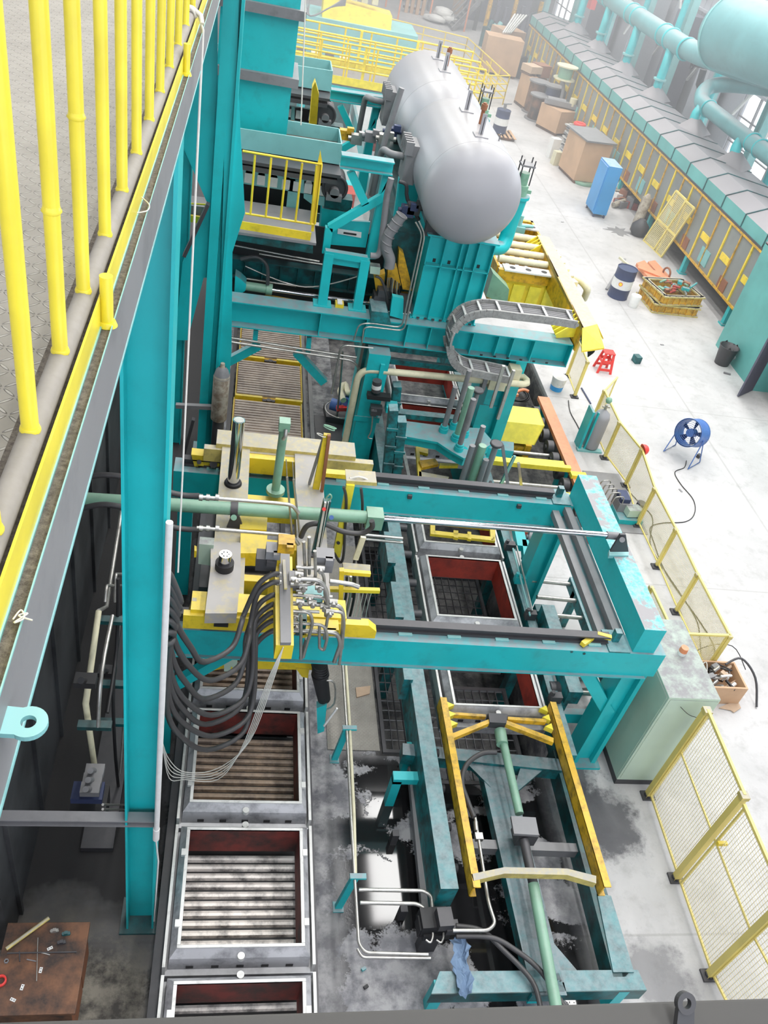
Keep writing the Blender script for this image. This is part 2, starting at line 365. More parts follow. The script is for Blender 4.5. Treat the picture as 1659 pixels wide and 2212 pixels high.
def dup(o, d=(0, 0, 0), label=None, rz=0., parent=None, top=True):
    c = o.copy(); COL.objects.link(c)
    if parent: c.parent = parent
    if top: c.location = o.location + V(d); c.rotation_euler = (0, 0, rz)
    if label: c['label'] = label
    for ch in [x for x in o.children]: dup(ch, parent=c, top=False)
    return c
# ================================================================== the setting
fl = MB()
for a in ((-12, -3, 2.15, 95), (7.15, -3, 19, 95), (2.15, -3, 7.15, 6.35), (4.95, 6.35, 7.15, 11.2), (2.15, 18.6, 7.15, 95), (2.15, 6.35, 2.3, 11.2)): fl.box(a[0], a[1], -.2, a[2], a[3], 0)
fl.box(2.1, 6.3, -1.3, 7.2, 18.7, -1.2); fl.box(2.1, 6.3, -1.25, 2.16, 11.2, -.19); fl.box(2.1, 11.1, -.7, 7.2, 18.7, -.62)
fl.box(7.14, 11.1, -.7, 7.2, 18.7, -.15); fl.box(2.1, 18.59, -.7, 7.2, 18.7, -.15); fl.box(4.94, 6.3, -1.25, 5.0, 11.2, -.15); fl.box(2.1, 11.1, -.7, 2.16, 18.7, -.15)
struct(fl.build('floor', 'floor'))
w = MB().box(-1.9, 3.95, 0, -1.7, 12.2, 8.3)
for y in (4.3, 5.4, 6.5, 7.7, 9.0, 10.4): w.box(-1.7, y, 0, -1.66, y + .05, 8.3)
struct(w.build('wall_left', 'soot'))
# right hand wall of the hall with a high band of windows
wr = MB(); XW = 19.0
YW = [(5, 20), (34.6, 45), (48.5, 58), (63, 74), (79, 100)]; ZW = ((.9, 3.75), (8.4, 10.6))
for z0, z1 in ((0, .9), (3.75, 8.4), (10.6, 17.3)): wr.box(XW, 5, z0, XW + .25, 100, z1)
for a, b in YW:
    for z0, z1 in ZW: wr.box(XW, a, z0, XW + .25, b, z1)
for z in (3.75, 5.3, 6.9, 8.3, 10.6): wr.box(XW - .12, 5, z, XW, 100, z + .1)
for i in range(160): wr.box(XW - .03, 5 + i * .6, 3.85, XW, 5.1 + i * .6, 8.3) if i % 1 == 0 else None
struct(wr.build('wall_right', 'cladding'))
k = 1
for z0, z1 in ZW:
    for i in range(len(YW) - 1):
        y0, y1 = YW[i][1], YW[i + 1][0]; fr = MB(); n = int((y1 - y0) / 1.15)
        for j in range(n + 1): y = y0 + (y1 - y0) * j / n; fr.box(XW + .05, y - .03, z0, XW + .15, y + .03, z1)
        for q in range(4): z = z0 + (z1 - z0) * q / 3; fr.box(XW + .06, y0, z - .025, XW + .14, y1, z + .025)
        struct(fr.build('window_%d' % k, 'grey', loc=(XW, y0, z0))); k += 1
wf = MB().box(-12, 95, 0, 19, 95.3, 17); struct(wf.build('wall_far', 'cladding'))

cl_ = MB().box(-12, -3, 17.3, 19.2, 95, 17.5)
for x in range(-10, 19, 4): cl_.box(x, -3, 16.9, x + .2, 95, 17.3) if 0 else None
struct(cl_.build('ceiling', 'dgrey'))
struct(MB().box(-12.2, -3, 0, -12, 95, 17.3).build('wall_back_left', 'cladding')); struct(MB().box(-12, -3.2, 0, 19.2, -3, 17.3).build('wall_near', 'cladding')); struct(MB().box(19, -3, 0, 19.2, 5, 17.3).build('wall_right_near', 'cladding'))
# ================================================================== crane walkway on the left, seen from above
g = thing('crane_walkway', 'grey and yellow edged overhead walkway with checker plate deck along left side', 'walkway', (-.4, 0, 8.4))
MB().box(-3.2, -1.2, 8.6, -.30, 15, 8.63).build('deck_plate', 'checker', g)
MB().box(-.33, -1.2, 8.50, -.229, 15, 8.642).build('beam_top', 'grit', g)
b = MB().box(-.2295, -1.2, 8.502, -.2275, 15, 8.646); b.build('beam_side', 'grey', g)
e = MB().box(-.2275, -1.2, 8.50, -.2255, 15, 8.507).box(-.2295, -1.2, 8.6465, -.2275, 15, 8.65).box(-.2505, -1.2, 8.642, -.2475, 15, 8.647); e.build('teal_edge', 'lteal', g)
MB().box(-.254, -1.2, 8.642, -.250, 15, 8.702).build('toe_plate', 'yrail', g)
MB().tube([(-.279, -1.2, 8.70), (-.279, 15, 8.70)], .0185, 14).build('bottom_rail', 'railgrey', g)
YB = [.62, .84, 1.06, 1.285, 1.505, 1.765, 2.02, 2.28, 2.56, 2.845, 3.14, 3.455, 3.78, 4.12, 4.46, 4.8, 5.15, 5.5]
for i, y in enumerate(YB):
    r = .0125
    q = MB().cyl((-.279, y, 8.708), (-.279, y, 9.75), r, n=18)
    q.rings([(0, r + .001), (.006, r + .003), (.012, r + .001)], (-.279, y, 8.71), (0, 0, 1), 14)
    if i in (3, 4): z = 8.95 if i == 3 else 9.02; q.rings([(0, r), (.004, r + .003), (.008, r + .001), (.012, r)], (-.279, y, z), (0, 0, 1), 16)
    q.build('baluster', 'yrail', g)
MB().tube([(-.279, .3, 9.75), (-.279, 6, 9.75)], .02, 12).build('top_rail', 'yrail', g)
for px in ((232, 700), (397, 160)):
    p = W(px[0], px[1], 8.645); q = MB().cyl((-.240, p.y, 8.645), (-.240, p.y, 8.745), .0125, n=16); q.cyl((-.240, p.y, 8.643), (-.240, p.y, 8.653), .02, .016); q.build('stanchion', 'yrail', g)
# lifting eye welded to the beam
def eye(name, c, ax, Ro, Ri, t, tail, mat, label, cat, up=(0, 0, 1)):
    d, a, u = basis(ax, up); c = V(c); n = 28; vs = []; fs = []
    for k2 in (-t / 2, t / 2):
        for i in range(n):
            w_ = 2 * math.pi * i / n; e_ = a * math.cos(w_) + u * math.sin(w_); vs.append(c + d * k2 + e_ * Ro); vs.append(c + d * k2 + e_ * Ri)
    for i in range(n):
        j = (i + 1) % n; fs += [(2 * i, 2 * j, 2 * j + 1, 2 * i + 1), (2 * n + 2 * i + 1, 2 * n + 2 * j + 1, 2 * n + 2 * j, 2 * n + 2 * i), (2 * i, 2 * n + 2 * i, 2 * n + 2 * j, 2 * j), (2 * i + 1, 2 * j + 1, 2 * n + 2 * j + 1, 2 * n + 2 * i + 1)]
    q = MB().add(vs, fs)
    if tail: tv = V(tail); s_ = tv.normalized(); wd_ = d.cross(s_).normalized(); q.prism([c + s_ * Ri * 1.05 + wd_ * Ro * .86 - d * t / 2, c + tv + wd_ * Ro * .95 - d * t / 2, c + tv - wd_ * Ro * .95 - d * t / 2, c + s_ * Ri * 1.05 - wd_ * Ro * .86 - d * t / 2], d * t)
    return tag(q.build(name, mat, loc=c), label, cat)
c = W(62, 1563, 8.60)
eye('lifting_eye', c, (0, .0, 1), .022, .009, .008, (-.07, .004, 0), 'lteal', 'pale teal lifting eye sticking out of the walkway beam at left', 'lifting eye')
b = MB().box(-1.2, -.2, 8.40, 1.4, .332, 8.54); tag(b.build('crane_end_beam', 'dgrey2', loc=(0, .1, 8.4), bevel=.003), 'dark grey steel beam across the very bottom of the view', 'beam')
c = W(1480, 2166, 8.565)
eye('lifting_lug', c, (0.05, -.6, .8), .0115, .0055, .007, (0, -.016, -.018), 'dgrey', 'small dark lug standing on the grey beam at bottom right', 'lifting lug')
# cord and white conduit hanging from the railing
p = W(398, 66, 8.645)
q = MB(); q.tube([(-.285, p.y, 8.70), (-.25, p.y, 8.72), (-.225, p.y, 8.66), (-.224, p.y, 5.5)], .006, 6)
q.build('hanging_cord', 'rope', loc=(-.224, p.y, 5.5))['label'] = 'thin white cord tied to yellow railing and hanging down the teal column'; o = bpy.data.objects['hanging_cord']; o['category'] = 'cord'
q = MB().torus((-.282, p.y, 8.705), (.3, 1, 0), .026, .008).torus((-.28, p.y + .014, 8.712), (0, 1, .4), .025, .007).tube([(-.26, p.y, 8.725), (-.235, p.y - .02, 8.715), (-.228, p.y - .04, 8.69)], .01, 8)
tag(q.build('rag_knot', 'rope', loc=(-.282, p.y, 8.7)), 'white rag knotted around the bottom rail near top of railing', 'rag')

# ================================================================== big teal columns
c1 = thing('column', 'tall teal steel column in front of the hoses, left of the flask line', 'column', (-.46, 4.2, 0))
MB().box(-.58, 4.27, 0, -.335, 4.30, 8.4).build('web', 'tealc', c1)
MB().box(-.592, 4.13, 0, -.572, 4.42, 8.4).build('flange', 'tealc', c1); MB().box(-.335, 4.13, 0, -.315, 4.42, 8.4).build('flange', 'tealc', c1)
MB().box(-.66, 4.08, 0, -.27, 4.47, .03).build('base_plate', 'teald', c1)
q = MB().tube([WY(366, 1128, 4.10), WY(363, 1200, 4.10), WY(338, 1800, 4.10)], .024, 10); q.cyl(WY(338, 1790, 4.10), WY(337, 1812, 4.10), .03); q.tube([WY(337, 1815, 4.1), WY(342, 1860, 4.1), WY(333, 1990, 4.1)], .008, 6)
tag(q.build('cable_conduit', 'white', loc=(-.3, 4.1, .3)), 'white cable conduit running down the right edge of the near teal column', 'conduit')
z = 2.16
q = MB().ib((-1.7, 4.17, z), (-.31, 4.17, z), .10, .09, .012, .01); tag(q.build('tie_beam', 'grey', loc=(-1, 4.17, z)), 'horizontal grey tie beam between left wall and near teal column', 'beam')

c2 = thing('column', 'tall teal column with wide tapered bracket plates behind the yellow carriage', 'column', (-.3, 12.62, 0))
MB().box(-.33, 12.60, 0, -.24, 12.64, 9.2).build('web', 'tealc', c2)
MB().box(-.47, 12.45, 0, -.33, 12.78, 9.2).build('flange', 'tealc', c2); MB().box(-.24, 12.40, 0, -.2, 12.84, 9.2).build('flange', 'tealc', c2)
# tapered gusset plates either side, silhouettes at the column's own plane
YP = 12.62
pts = [WY(u, v, YP) for u, v in ((455, 0), (385, 300), (400, 345), (447, 440), (400, 560), (395, 730), (425, 700), (460, 470), (480, 0))]
MB().prism([WY(470, -60, YP), WY(452, -60, YP), WY(388, 300, YP), WY(449, 442, YP), WY(394, 568, YP), WY(378, 735, YP), WY(405, 735, YP), WY(440, 600, YP), WY(470, 600, YP)], (0, .03, 0)).build('bracket_plate', 'tealc', c2)
MB().prism([WY(518, -60, YP - .15), WY(512, 150, YP - .15), WY(529, 460, YP - .15), WY(502, 545, YP - .15), WY(500, 760, YP - .15), WY(492, 860, YP - .15), WY(470, 860, YP - .15), WY(480, 500, YP - .15), WY(495, -60, YP - .15)], (0, .03, 0)).build('bracket_plate', 'tealc', c2)
MB().box(-.55, 12.35, 0, -.1, 12.9, .04).build('base_plate', 'teal', c2)
c3 = thing('column', 'slim teal column standing just left of the bracketed teal column', 'column', (-.86, 12.9, 0))
MB().box(-.93, 12.85, 0, -.80, 12.95, 6.0).build('web', 'tealc', c3); MB().box(-.80, 12.8, 0, -.785, 13.0, 6).build('flange', 'tealc', c3); MB().box(-.945, 12.8, 0, -.93, 13.0, 6).build('flange', 'tealc', c3)
q = MB().bar(WY(380, 876, 12.3), WY(468, 880, 12.3), .08, .07); tag(q.build('tie_bar', 'grey', loc=WY(380, 876, 12.3)), 'grey horizontal bar crossing the bracketed teal column beside the old gas bottle', 'bar')
q = MB().bar(WY(398, 552, 12.4), WY(450, 440, 12.4), .05, .12, (0, 1, 0)); tag(q.build('brace', 'dgrey', loc=WY(398, 552, 12.4)), 'dark diagonal brace on the left edge of the bracketed teal column', 'brace')
q = MB().bar(WY(372, 1075, 12.2), WY(418, 905, 12.2), .05, .1, (0, 1, 0)); tag(q.build('brace', 'dgrey', loc=WY(372, 1075, 12.2)), 'dark sloping brace standing on the floor between the teal columns', 'brace')
# ================================================================== left flask line
XL0, XL1 = -.17, 1.29
def make_flask(name, label, group, x0, x1, y0, y1, z0, z1, inner='redin', lugs=True):
    cx, cy = (x0 + x1) / 2, (y0 + y1) / 2
    t = thing(name, label, 'moulding flask', (cx, cy, z0), group)
    h = z1 - z0; a = .06; b_ = .155   # lower flange edge, top rim
    # body: sloped shoulders from the outer flange up to a narrow machined rim around the opening
    def ringf(q, xo0, xo1, yo0, yo1, zo, xi0, xi1, yi0, yi1, zi):
        o_ = [(xo0, yo0, zo), (xo1, yo0, zo), (xo1, yo1, zo), (xo0, yo1, zo)]; i_ = [(xi0, yi0, zi), (xi1, yi0, zi), (xi1, yi1, zi), (xi0, yi1, zi)]
        q.add(o_ + i_, [(k, (k + 1) % 4, 4 + (k + 1) % 4, 4 + k) for k in range(4)])
    q = MB()
    ringf(q, x0, x1, y0, y1, z0, x0, x1, y0, y1, z0 + .12); ringf(q, x0, x1, y0, y1, z0 + .12, x0 + .05, x1 - .05, y0 + .05, y1 - .05, z0 + .14)
    ringf(q, x0 + .05, x1 - .05, y0 + .05, y1 - .05, z0 + .14, x0 + .06, x1 - .06, y0 + .06, y1 - .06, z1 - .10)
    ringf(q, x0 + .06, x1 - .06, y0 + .06, y1 - .06, z1 - .10, x0 + .125, x1 - .125, y0 + .125, y1 - .125, z1 - .008)
    q.build('body', 'steel', t)
    q = MB(); i0, i1, j0, j1 = x0 + .155, x1 - .155, y0 + .15, y1 - .15
    for (c0, c1, d0, d1) in ((x0 + .12, x1 - .12, y0 + .12, j0), (x0 + .12, x1 - .12, j1, y1 - .12), (x0 + .12, i0, j0, j1), (i1, x1 - .12, j0, j1)): q.box(c0, d0, z1 - .03, c1, d1, z1)
    q.build('rim', 'rim', t, bevel=.004)
    q = MB()
    ringf(q, i0, i1, j0, j1, z1 - .005, i0, i1, j0, j1, z0)
    q.build('lining', inner, t)
    for x in (x0, x1 - .03): MB().box(x, y0 + .01, z0 + .12, x + .03, y1 - .01, z0 + .30).build('side_rib', 'rim', t)
    if lugs:
        for x in (x0 + .085, x1 - .125):
            for y in (cy + .30, cy - .42): MB().box(x, y, z1 - .03, x + .05, y + .07, z1 + .008).build('lug', 'rim', t)
    for i in range(5): xx = x0 + .22 + i * (x1 - x0 - .5) / 4; MB().box(xx, y0 + .045, z0 + .17, xx + .07, y0 + .058, z0 + .21).build('slot', 'black', t)
    for y in (y0 + .06, y1 - .06): MB().cyl((cx, y, z1 - .1), (cx, y, z1 - .045), .035, n=14).build('guide_bush', 'rim', t)
    return t
FY = [4.14, 2.62, 5.66, 7.18, 8.70, 10.22]
names = {0: 'steel moulding flask with empty red lined frame, second from the bottom of view', 1: 'steel moulding flask cut off by the bottom beam, dark inside', 2: 'steel moulding flask with ribbed brown deck showing under the hanging hoses', 3: 'steel moulding flask just below the front teal bridge beam', 4: 'steel moulding flask hidden beneath the yellow carriage', 5: 'steel moulding flask at the rear of the yellow carriage'}
FL = 'moulding flasks on the left track'
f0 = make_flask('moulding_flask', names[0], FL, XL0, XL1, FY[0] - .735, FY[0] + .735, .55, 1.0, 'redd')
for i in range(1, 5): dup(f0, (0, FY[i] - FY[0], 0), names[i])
# deck cars (ribbed tops) under the flasks, and bare ones further up the track
def make_deck(label, group, mat, x0, x1, cy, L, z, yellow=False, n=13):
    cx = (x0 + x1) / 2; t = thing('mould_car', label, 'mould car', (cx, cy, z - .3), group); y0, y1 = cy - L / 2, cy + L / 2
    ch_ = MB().box(x0, y0, z - .16, x1, y1, z - .045).build('chassis', 'yellowo' if yellow else 'black', t)
    for i in range(n):
        y = y0 + .05 + (L - .10) * (i + .5) / n; w_ = (L - .1) / n * .37
        q = MB().prism([(x0 + .02, y - w_, z - .045), (x0 + .02, y - w_ * .7, z - .006), (x0 + .02, y, z), (x0 + .02, y + w_ * .7, z - .006), (x0 + .02, y + w_, z - .045)], (x1 - x0 - .04, 0, 0)); q.build('deck_rib', mat, t)
    if yellow:
        MB().box(x0 - .01, y0 - .03, z - .10, x0 + (x1 - x0) * .40, y0 + .03, z - .01).build('end_plate', 'yellow', t)
        MB().box(x0 + (x1 - x0) * .60, y0 - .03, z - .10, x1 + .01, y0 + .03, z - .01).build('end_plate', 'yellow', t)
        MB().cyl((cx, y0 - .06, z - .12), (cx, y0 - .06, z - .02), .05).box(cx - .12, y0 - .06, z - .10, cx + .12, y0 + .02, z - .05).build('coupling', 'dgrey', ch_)
        for x in (x0 - .012, x1 + .002): MB().box(x, y0, z - .12, x + .012, y1, z - .005).build('side_plate', 'yellow', t)
    for sx_ in (x0 + .12, x1 - .12):
        for yy in (y0 + .25, y1 - .25): MB().cyl((sx_ - .04, yy, z - .2), (sx_ + .04, yy, z - .2), .10).build('wheel', 'dgrey', ch_)
    return t
d0 = make_deck('mould car with scraped grey ribs inside the second flask from the bottom', 'mould cars under flasks', 'slatw', XL0 + .1, XL1 - .1, FY[0], 1.42, .36, n=13)
lab = {1: 'mould car in shadow inside the flask at the bottom edge', 3: 'mould car with brown ribs inside the flask under the front bridge beam', 4: 'mould car beneath the yellow carriage'}
for i in (1,): dup(d0, (0, FY[i] - FY[0], 0), lab[i])
d1 = make_deck('mould car with rusty brown ribs in the flask under the hanging hoses', 'mould cars under flasks', 'slat', XL0 + .1, XL1 - .1, FY[2], 1.42, .36, n=14)
for i in (3, 4): dup(d1, (0, FY[i] - FY[2], 0), lab[i])
pc = [13.25, 14.72, 16.2, 17.7]
pl = ['bare yellow edged ribbed car nearest the chrome post', 'bare yellow edged ribbed car, second beyond the chrome post', 'yellow edged ribbed car just in front of the big cross beam', 'ribbed car going under the big cross beam']
pd = make_deck(pl[0], 'bare ribbed cars beyond the carriage', 'slatp', .12, 1.40, pc[0], 1.36, .42, True, n=15)
for i in (1, 2, 3): dup(pd, (.02 * i, pc[i] - pc[0], 0), pl[i])
dup(pd, (-.01, -1.48, 0), 'ribbed car partly under the rear bridge beam')
for x, nm in ((XL0 + .22, 'left rail of the left flask track'), (XL1 - .22, 'right rail of the left flask track')):
    q = MB().ib((x, -1, .06), (x, 20, .06), .08, .12); tag(q.build('track_rail', 'dgrey', loc=(x, 0, 0)), nm, 'rail')
q = MB().box(-.27, 1.5, 0, -.22, 12, .5); q.box(-.27, 1.5, .5, -.17, 12, .53); tag(q.build('track_beam', 'dgrey', loc=(-.25, 5, 0)), 'dark side beam left of the left flask track', 'beam')
q = MB().box(1.33, 1.5, 0, 1.37, 12, .45); tag(q.build('track_beam', 'dgrey', loc=(1.35, 5, 0)), 'dark side beam right of the left flask track', 'beam')
q = MB().box(1.50, 11.6, 0, 1.56, 19, .1).box(1.62, 11.6, 0, 1.7, 19, .06); tag(q.build('guide_rail', 'grey', loc=(1.5, 12, 0)), 'grey guide rail beside the bare ribbed cars', 'rail')
# ================================================================== right flask line
t = thing('flask_track', 'worn teal frame beams carrying the right hand flask line', 'track frame', (3.8, 6, 0))
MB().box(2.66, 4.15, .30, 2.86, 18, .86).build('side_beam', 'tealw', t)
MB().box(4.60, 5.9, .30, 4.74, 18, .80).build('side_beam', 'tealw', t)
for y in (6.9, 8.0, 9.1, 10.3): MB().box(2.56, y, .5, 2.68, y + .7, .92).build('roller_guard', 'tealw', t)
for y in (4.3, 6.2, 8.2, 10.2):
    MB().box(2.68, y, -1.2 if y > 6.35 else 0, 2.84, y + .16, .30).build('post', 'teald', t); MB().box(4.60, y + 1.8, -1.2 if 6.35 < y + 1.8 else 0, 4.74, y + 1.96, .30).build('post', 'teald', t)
FR = 'moulding flasks on the right track'
rl = ['empty steel flask with red lining in the middle of the teal bridge frame', 'steel flask on the right track partly under the front bridge beam', 'steel flask on the right track under the rear bridge beam']
r0 = make_flask('moulding_flask', rl[0], FR, 3.05, 4.50, 7.95, 9.45, .50, .93, lugs=False)
dup(r0, (0, -1.55, 0), rl[1]); dup(r0, (.02, 1.56, 0), rl[2]); dup(r0, (.06, 4.25, 0), 'steel flask with red lining behind the upright cylinders'); dup(r0, (.08, 5.8, 0), 'steel flask with dark inside below the cream pipe'); dup(r0, (.04, 3.1 - .3, 0), 'steel flask under the plate with the upright cylinders') if 0 else None
# pit gratings
def grating(label, x0, x1, y0, y1, z, nx, ny, group='black bar gratings over the pit'):
    t_ = thing('pit_grating', label, 'grating', ((x0 + x1) / 2, (y0 + y1) / 2, z), group); q = MB()
    for i in range(nx + 1): x = x0 + (x1 - x0) * i / nx; q.box(x - .005, y0, z - .03, x + .005, y1, z)
    q.build('bearing_bars', 'dgrey', t_)
    q = MB()
    for i in range(ny + 1): y = y0 + (y1 - y0) * i / ny; q.box(x0, y - .004, z - .02, x1, y + .004, z - .004)
    q.build('cross_bars', 'dgrey', t_)
    q = MB().box(x0 - .05, y0 - .05, z - .04, x0, y1 + .05, z + .01).box(x1, y0 - .05, z - .04, x1 + .05, y1 + .05, z + .01).box(x0, y0 - .05, z - .04, x1, y0, z + .01).box(x0, y1, z - .04, x1, y1 + .05, z + .01)
    q.build('frame', 'dgrey', t_); return t_
grating('long black bar grating between the two tracks inside the bridge frame', 2.45, 3.02, 8.3, 10.6, 0, 6, 14)
grating('black bar grating with light bars just below the front bridge beam', 2.45, 3.02, 6.45, 7.9, 0, 6, 9)
grating('black bar grating seen through the red lined flask', 3.12, 4.3, 7.9, 9.8, 0, 10, 12)
grating('black bar grating seen through the yellow pusher frame', 3.12, 4.3, 6.0, 7.5, 0, 10, 9)
grating('narrow grating beside the teal lifting frame', 2.45, 2.95, 10.9, 11.9, 0, 5, 8)
q = MB().box(1.66, 6.42, 0, 2.36, 7.95, .012); tag(q.build('checker_plate_cover', 'checker', loc=(2, 7.2, 0)), 'worn checker plate cover on the floor left of the light bar grating', 'floor plate')
q = MB().box(1.5, 8.4, 0, 2.3, 10.4, .012); tag(q.build('checker_plate_cover', 'checker', loc=(2, 9, 0)), 'dark checker plate walkway beside the long grating', 'floor plate')
q = MB().box(1.72, 11.3, 0, 2.75, 14.2, .02); tag(q.build('floor_cover', 'dgrey', loc=(2.2, 12, 0)), 'smooth dark cover plate on the floor behind the rear bridge beam', 'floor plate')
q = MB().prism([W(768, 1487, .012), W(800, 1483, .012), W(798, 1500, .012), W(770, 1508, .012)], (0, 0, .02)); tag(q.build('crumpled_glove', 'card', loc=W(783, 1495)), 'small crumpled pale glove lying on the checker plate', 'glove')
# ================================================================== teal bridge frame
br = thing('bridge_frame', 'large teal portal frame spanning both tracks with black running rails', 'bridge frame', (2.6, 7.8, 0))
MB().box(-.62, 6.25, 2.0, 5.42, 6.55, 2.4).box(-.62, 6.21, 1.985, 5.3, 6.6, 2.0).build('front_beam', 'teal', br)
MB().box(-.62, 8.98, 2.0, 5.0, 9.28, 2.4).box(-.62, 8.94, 1.985, 5.0, 9.33, 2.0).build('rear_beam', 'teal', br)
eb = MB(); eb.box(4.99, 6.28, 2.40, 5.27, 9.22, 2.80); eb.build('end_beam', 'tealp', br)
MB().box(4.86, 6.55, 2.28, 4.96, 9.0, 2.38).build('inner_rail', 'grey', br); MB().box(4.70, 6.55, 2.2, 4.80, 9.0, 2.30).build('inner_rail', 'grey', br)
MB().box(4.82, 6.5, 2.0, 5.12, 9.0, 2.2).build('inner_beam', 'teal', br)
for y in (6.40, 9.13):
    q = MB().box(-.5, y - .03, 2.4, 4.7, y + .1, 2.43).box(-.5, y - .0, 2.43, 4.7, y + .02, 2.5).box(-.5, y - .03, 2.5, 4.7, y + .07, 2.52); rr_ = q.build('running_rail', 'dgrey', br)
    for i in range(9): x = -.2 + i * .58; MB().box(x, y - .07, 2.4, x + .16, y - .03, 2.42).build('rail_clip', 'lteal', rr_)
    MB().box(4.68, y - .15, 2.4, 4.95, y + .2, 2.42).box(4.76, y, 2.42, 4.84, y + .08, 2.58).build('end_stop', 'tealw', br)
for x0, y0 in ((5.06, 6.30), (4.72, 9.0)):
    q = MB().box(x0, y0, 0, x0 + .06, y0 + .32, 2.0).box(x0 + .26, y0, 0, x0 + .32, y0 + .32, 2.0).box(x0 + .06, y0 + .08, 0, x0 + .26, y0 + .24, 2.0); lg_ = q.build('leg', 'tealc', br)
    MB().box(x0 - .06, y0 - .08, 0, x0 + .38, y0 + .40, .04).build('foot_plate', 'teal', lg_)
MB().box(4.70, 7.0, .0, 4.9, 7.2, 2.0).build('leg', 'tealc', br) if 0 else None
MB().bar((5.2, 6.40, 1.1), (4.55, 6.40, 1.95), .16, .14, (0, 1, 0)).build('knee_brace', 'tealc', br)
for x in (-.55,):
    for y in (6.3, 9.05): MB().box(x, y, 0, x + .2, y + .2, 2.0).build('leg', 'tealc', br)
MB().bar((-.4, 6.40, 1.2), (.35, 6.40, 1.97), .12, .12, (0, 1, 0)).build('knee_brace', 'tealc', br)
for x in (2.55, 4.15): MB().box(x, 8.94, 2.3, x + .06, 8.98, 2.36).build('sensor_block', 'dgrey', br)
q = MB().bar(W(1258, 1392, 2.45), W(1290, 1370, 2.45), .06, .06); q.bar(W(1290, 1370, 2.5), W(1320, 1378, 2.5), .05, .05); tag(q.build('yellow_stop', 'yellow', loc=W(1290, 1375, 2.4)), 'small yellow stop block on the right end of the front bridge rail', 'stop block')
# inclined transfer cart with rungs inside the frame
tc = thing('rung_conveyor', 'teal roller conveyor with pale rungs beside the right end beam', 'roller conveyor', (4.9, 8, .5))
A0, A1 = W(1185, 1190, 1.0), W(1250, 1385, 1.0)
MB().box(4.80, 6.75, .75, 5.0, 8.35, 1.0).build('side_beam', 'tealw', tc)
MB().box(5.55, 6.75, .6, 5.65, 9.2, .8).build('side_beam', 'tealw', tc)
for i in range(7): y = 6.95 + i * .36; MB().cyl((4.9, y, .75), (5.6, y, .72), .035, n=12).build('rung', 'pipe', tc)
for x, y in ((4.85, 6.85), (4.85, 8.2), (5.6, 6.85), (5.6, 8.9)): MB().box(x - .05, y - .05, 0, x + .05, y + .05, .75).build('leg', 'tealw', tc)
MB().box(4.9, 6.8, .25, 5.6, 6.9, .45).build('cross_member', 'teal', tc)
for y in (7.0, 7.6): MB().cyl((4.66, y, .7), (4.8, y, .7), .13).cyl((4.62, y, .7), (4.66, y, .7), .05).build('drive_wheel', 'dgrey', tc)
def py(uvs, y): return [WY(u, v, y) for u, v in uvs]
def pz(uvs, z): return [W(u, v, z) for u, v in uvs]
# ================================================================== big cross beam
cb = thing('cross_beam', 'big teal cross beam with web stiffeners spanning behind the cream pipe', 'beam', (2.9, 12.9, 2.6))
MB().box(-.2, 12.65, 3.03, 5.8, 13.0, 3.05).box(-.2, 12.65, 2.6, 5.8, 13.0, 2.62).build('flange', 'teal', cb)
MB().box(-.2, 12.82, 2.62, 5.8, 12.84, 3.03).build('web', 'tealc', cb)
for x in (1.38, 2.15, 2.85, 3.25, 3.62, 4.0, 4.45, 4.72, 5.1): MB().box(x, 12.66, 2.62, x + .015, 12.82, 3.03).build('stiffener', 'tealc', cb)
MB().box(5.785, 12.65, 2.6, 5.8, 13.0, 3.05).build('end_plate', 'tealc', cb)
MB().box(2.2, 12.7, 0 - .6, 2.4, 13.0, 2.6).build('leg', 'teald', cb); MB().box(4.9, 12.7, -.6, 5.1, 13.0, 2.6).build('leg', 'teal', cb)
ra_, rb_ = WY(505, 572, 13.85), WY(810, 618, 13.85); zb_ = (ra_.z + rb_.z) / 2
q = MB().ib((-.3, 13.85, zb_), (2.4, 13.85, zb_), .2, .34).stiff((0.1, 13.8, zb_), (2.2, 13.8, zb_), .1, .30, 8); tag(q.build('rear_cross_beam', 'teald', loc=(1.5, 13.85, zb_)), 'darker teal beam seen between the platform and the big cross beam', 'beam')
q = MB().box(-.3, 13.96, 1.95, 2.5, 14.0, 3.95); tag(q.build('shade_backing', 'black', loc=(1.5, 16, 1.7)), 'black sheet painted in for the shade under the conveyor platform', 'panel')  # black sheet added to stand in for the shade under the platform
# corner braces under the beam
for a, b_, t_ in (((455, 800), (560, 745), 'left'), ((640, 760), (700, 825), 'right')):
    q = MB().bar(WY(*a, 12.9), WY(*b_, 12.9), .14, .12, (0, 1, 0)); tag(q.build('knee_brace', 'teal', loc=WY(*a, 12.9)), 'teal diagonal brace under the %s part of the big cross beam' % t_, 'brace')
for a in ((553, 712), (668, 728)):
    q = MB().bar(WY(*a, 12.8), WY(a[0] - 3, a[1] + 34, 12.8), .08, .06, (0, 1, 0)); tag(q.build('pipe_hanger', 'teal', loc=WY(*a, 12.8)), 'teal hanger plate holding the pipes under the cross beam at %s' % ('left' if a[0] < 600 else 'centre'), 'bracket')
q = MB().tube(py(((488, 728), (770, 772)), 12.75), .022, 8); tag(q.build('hydraulic_pipe', 'pipe', loc=WY(488, 728, 12.75)), 'upper long pale pipe running under the big cross beam', 'pipe')
q = MB().tube(fillet(py(((488, 737), (764, 779), (778, 800)), 12.7), .1), .022, 8); tag(q.build('hydraulic_pipe', 'pipe', loc=WY(488, 737, 12.7)), 'lower long pale pipe running under the big cross beam', 'pipe')
q = MB().tube(fillet(py(((716, 850), (737, 745), (806, 752)), 12.6), .12), .018, 8); tag(q.build('hydraulic_pipe', 'pipe', loc=WY(716, 850, 12.6)), 'bent pipe rising to the press corner above the blue pump', 'pipe')
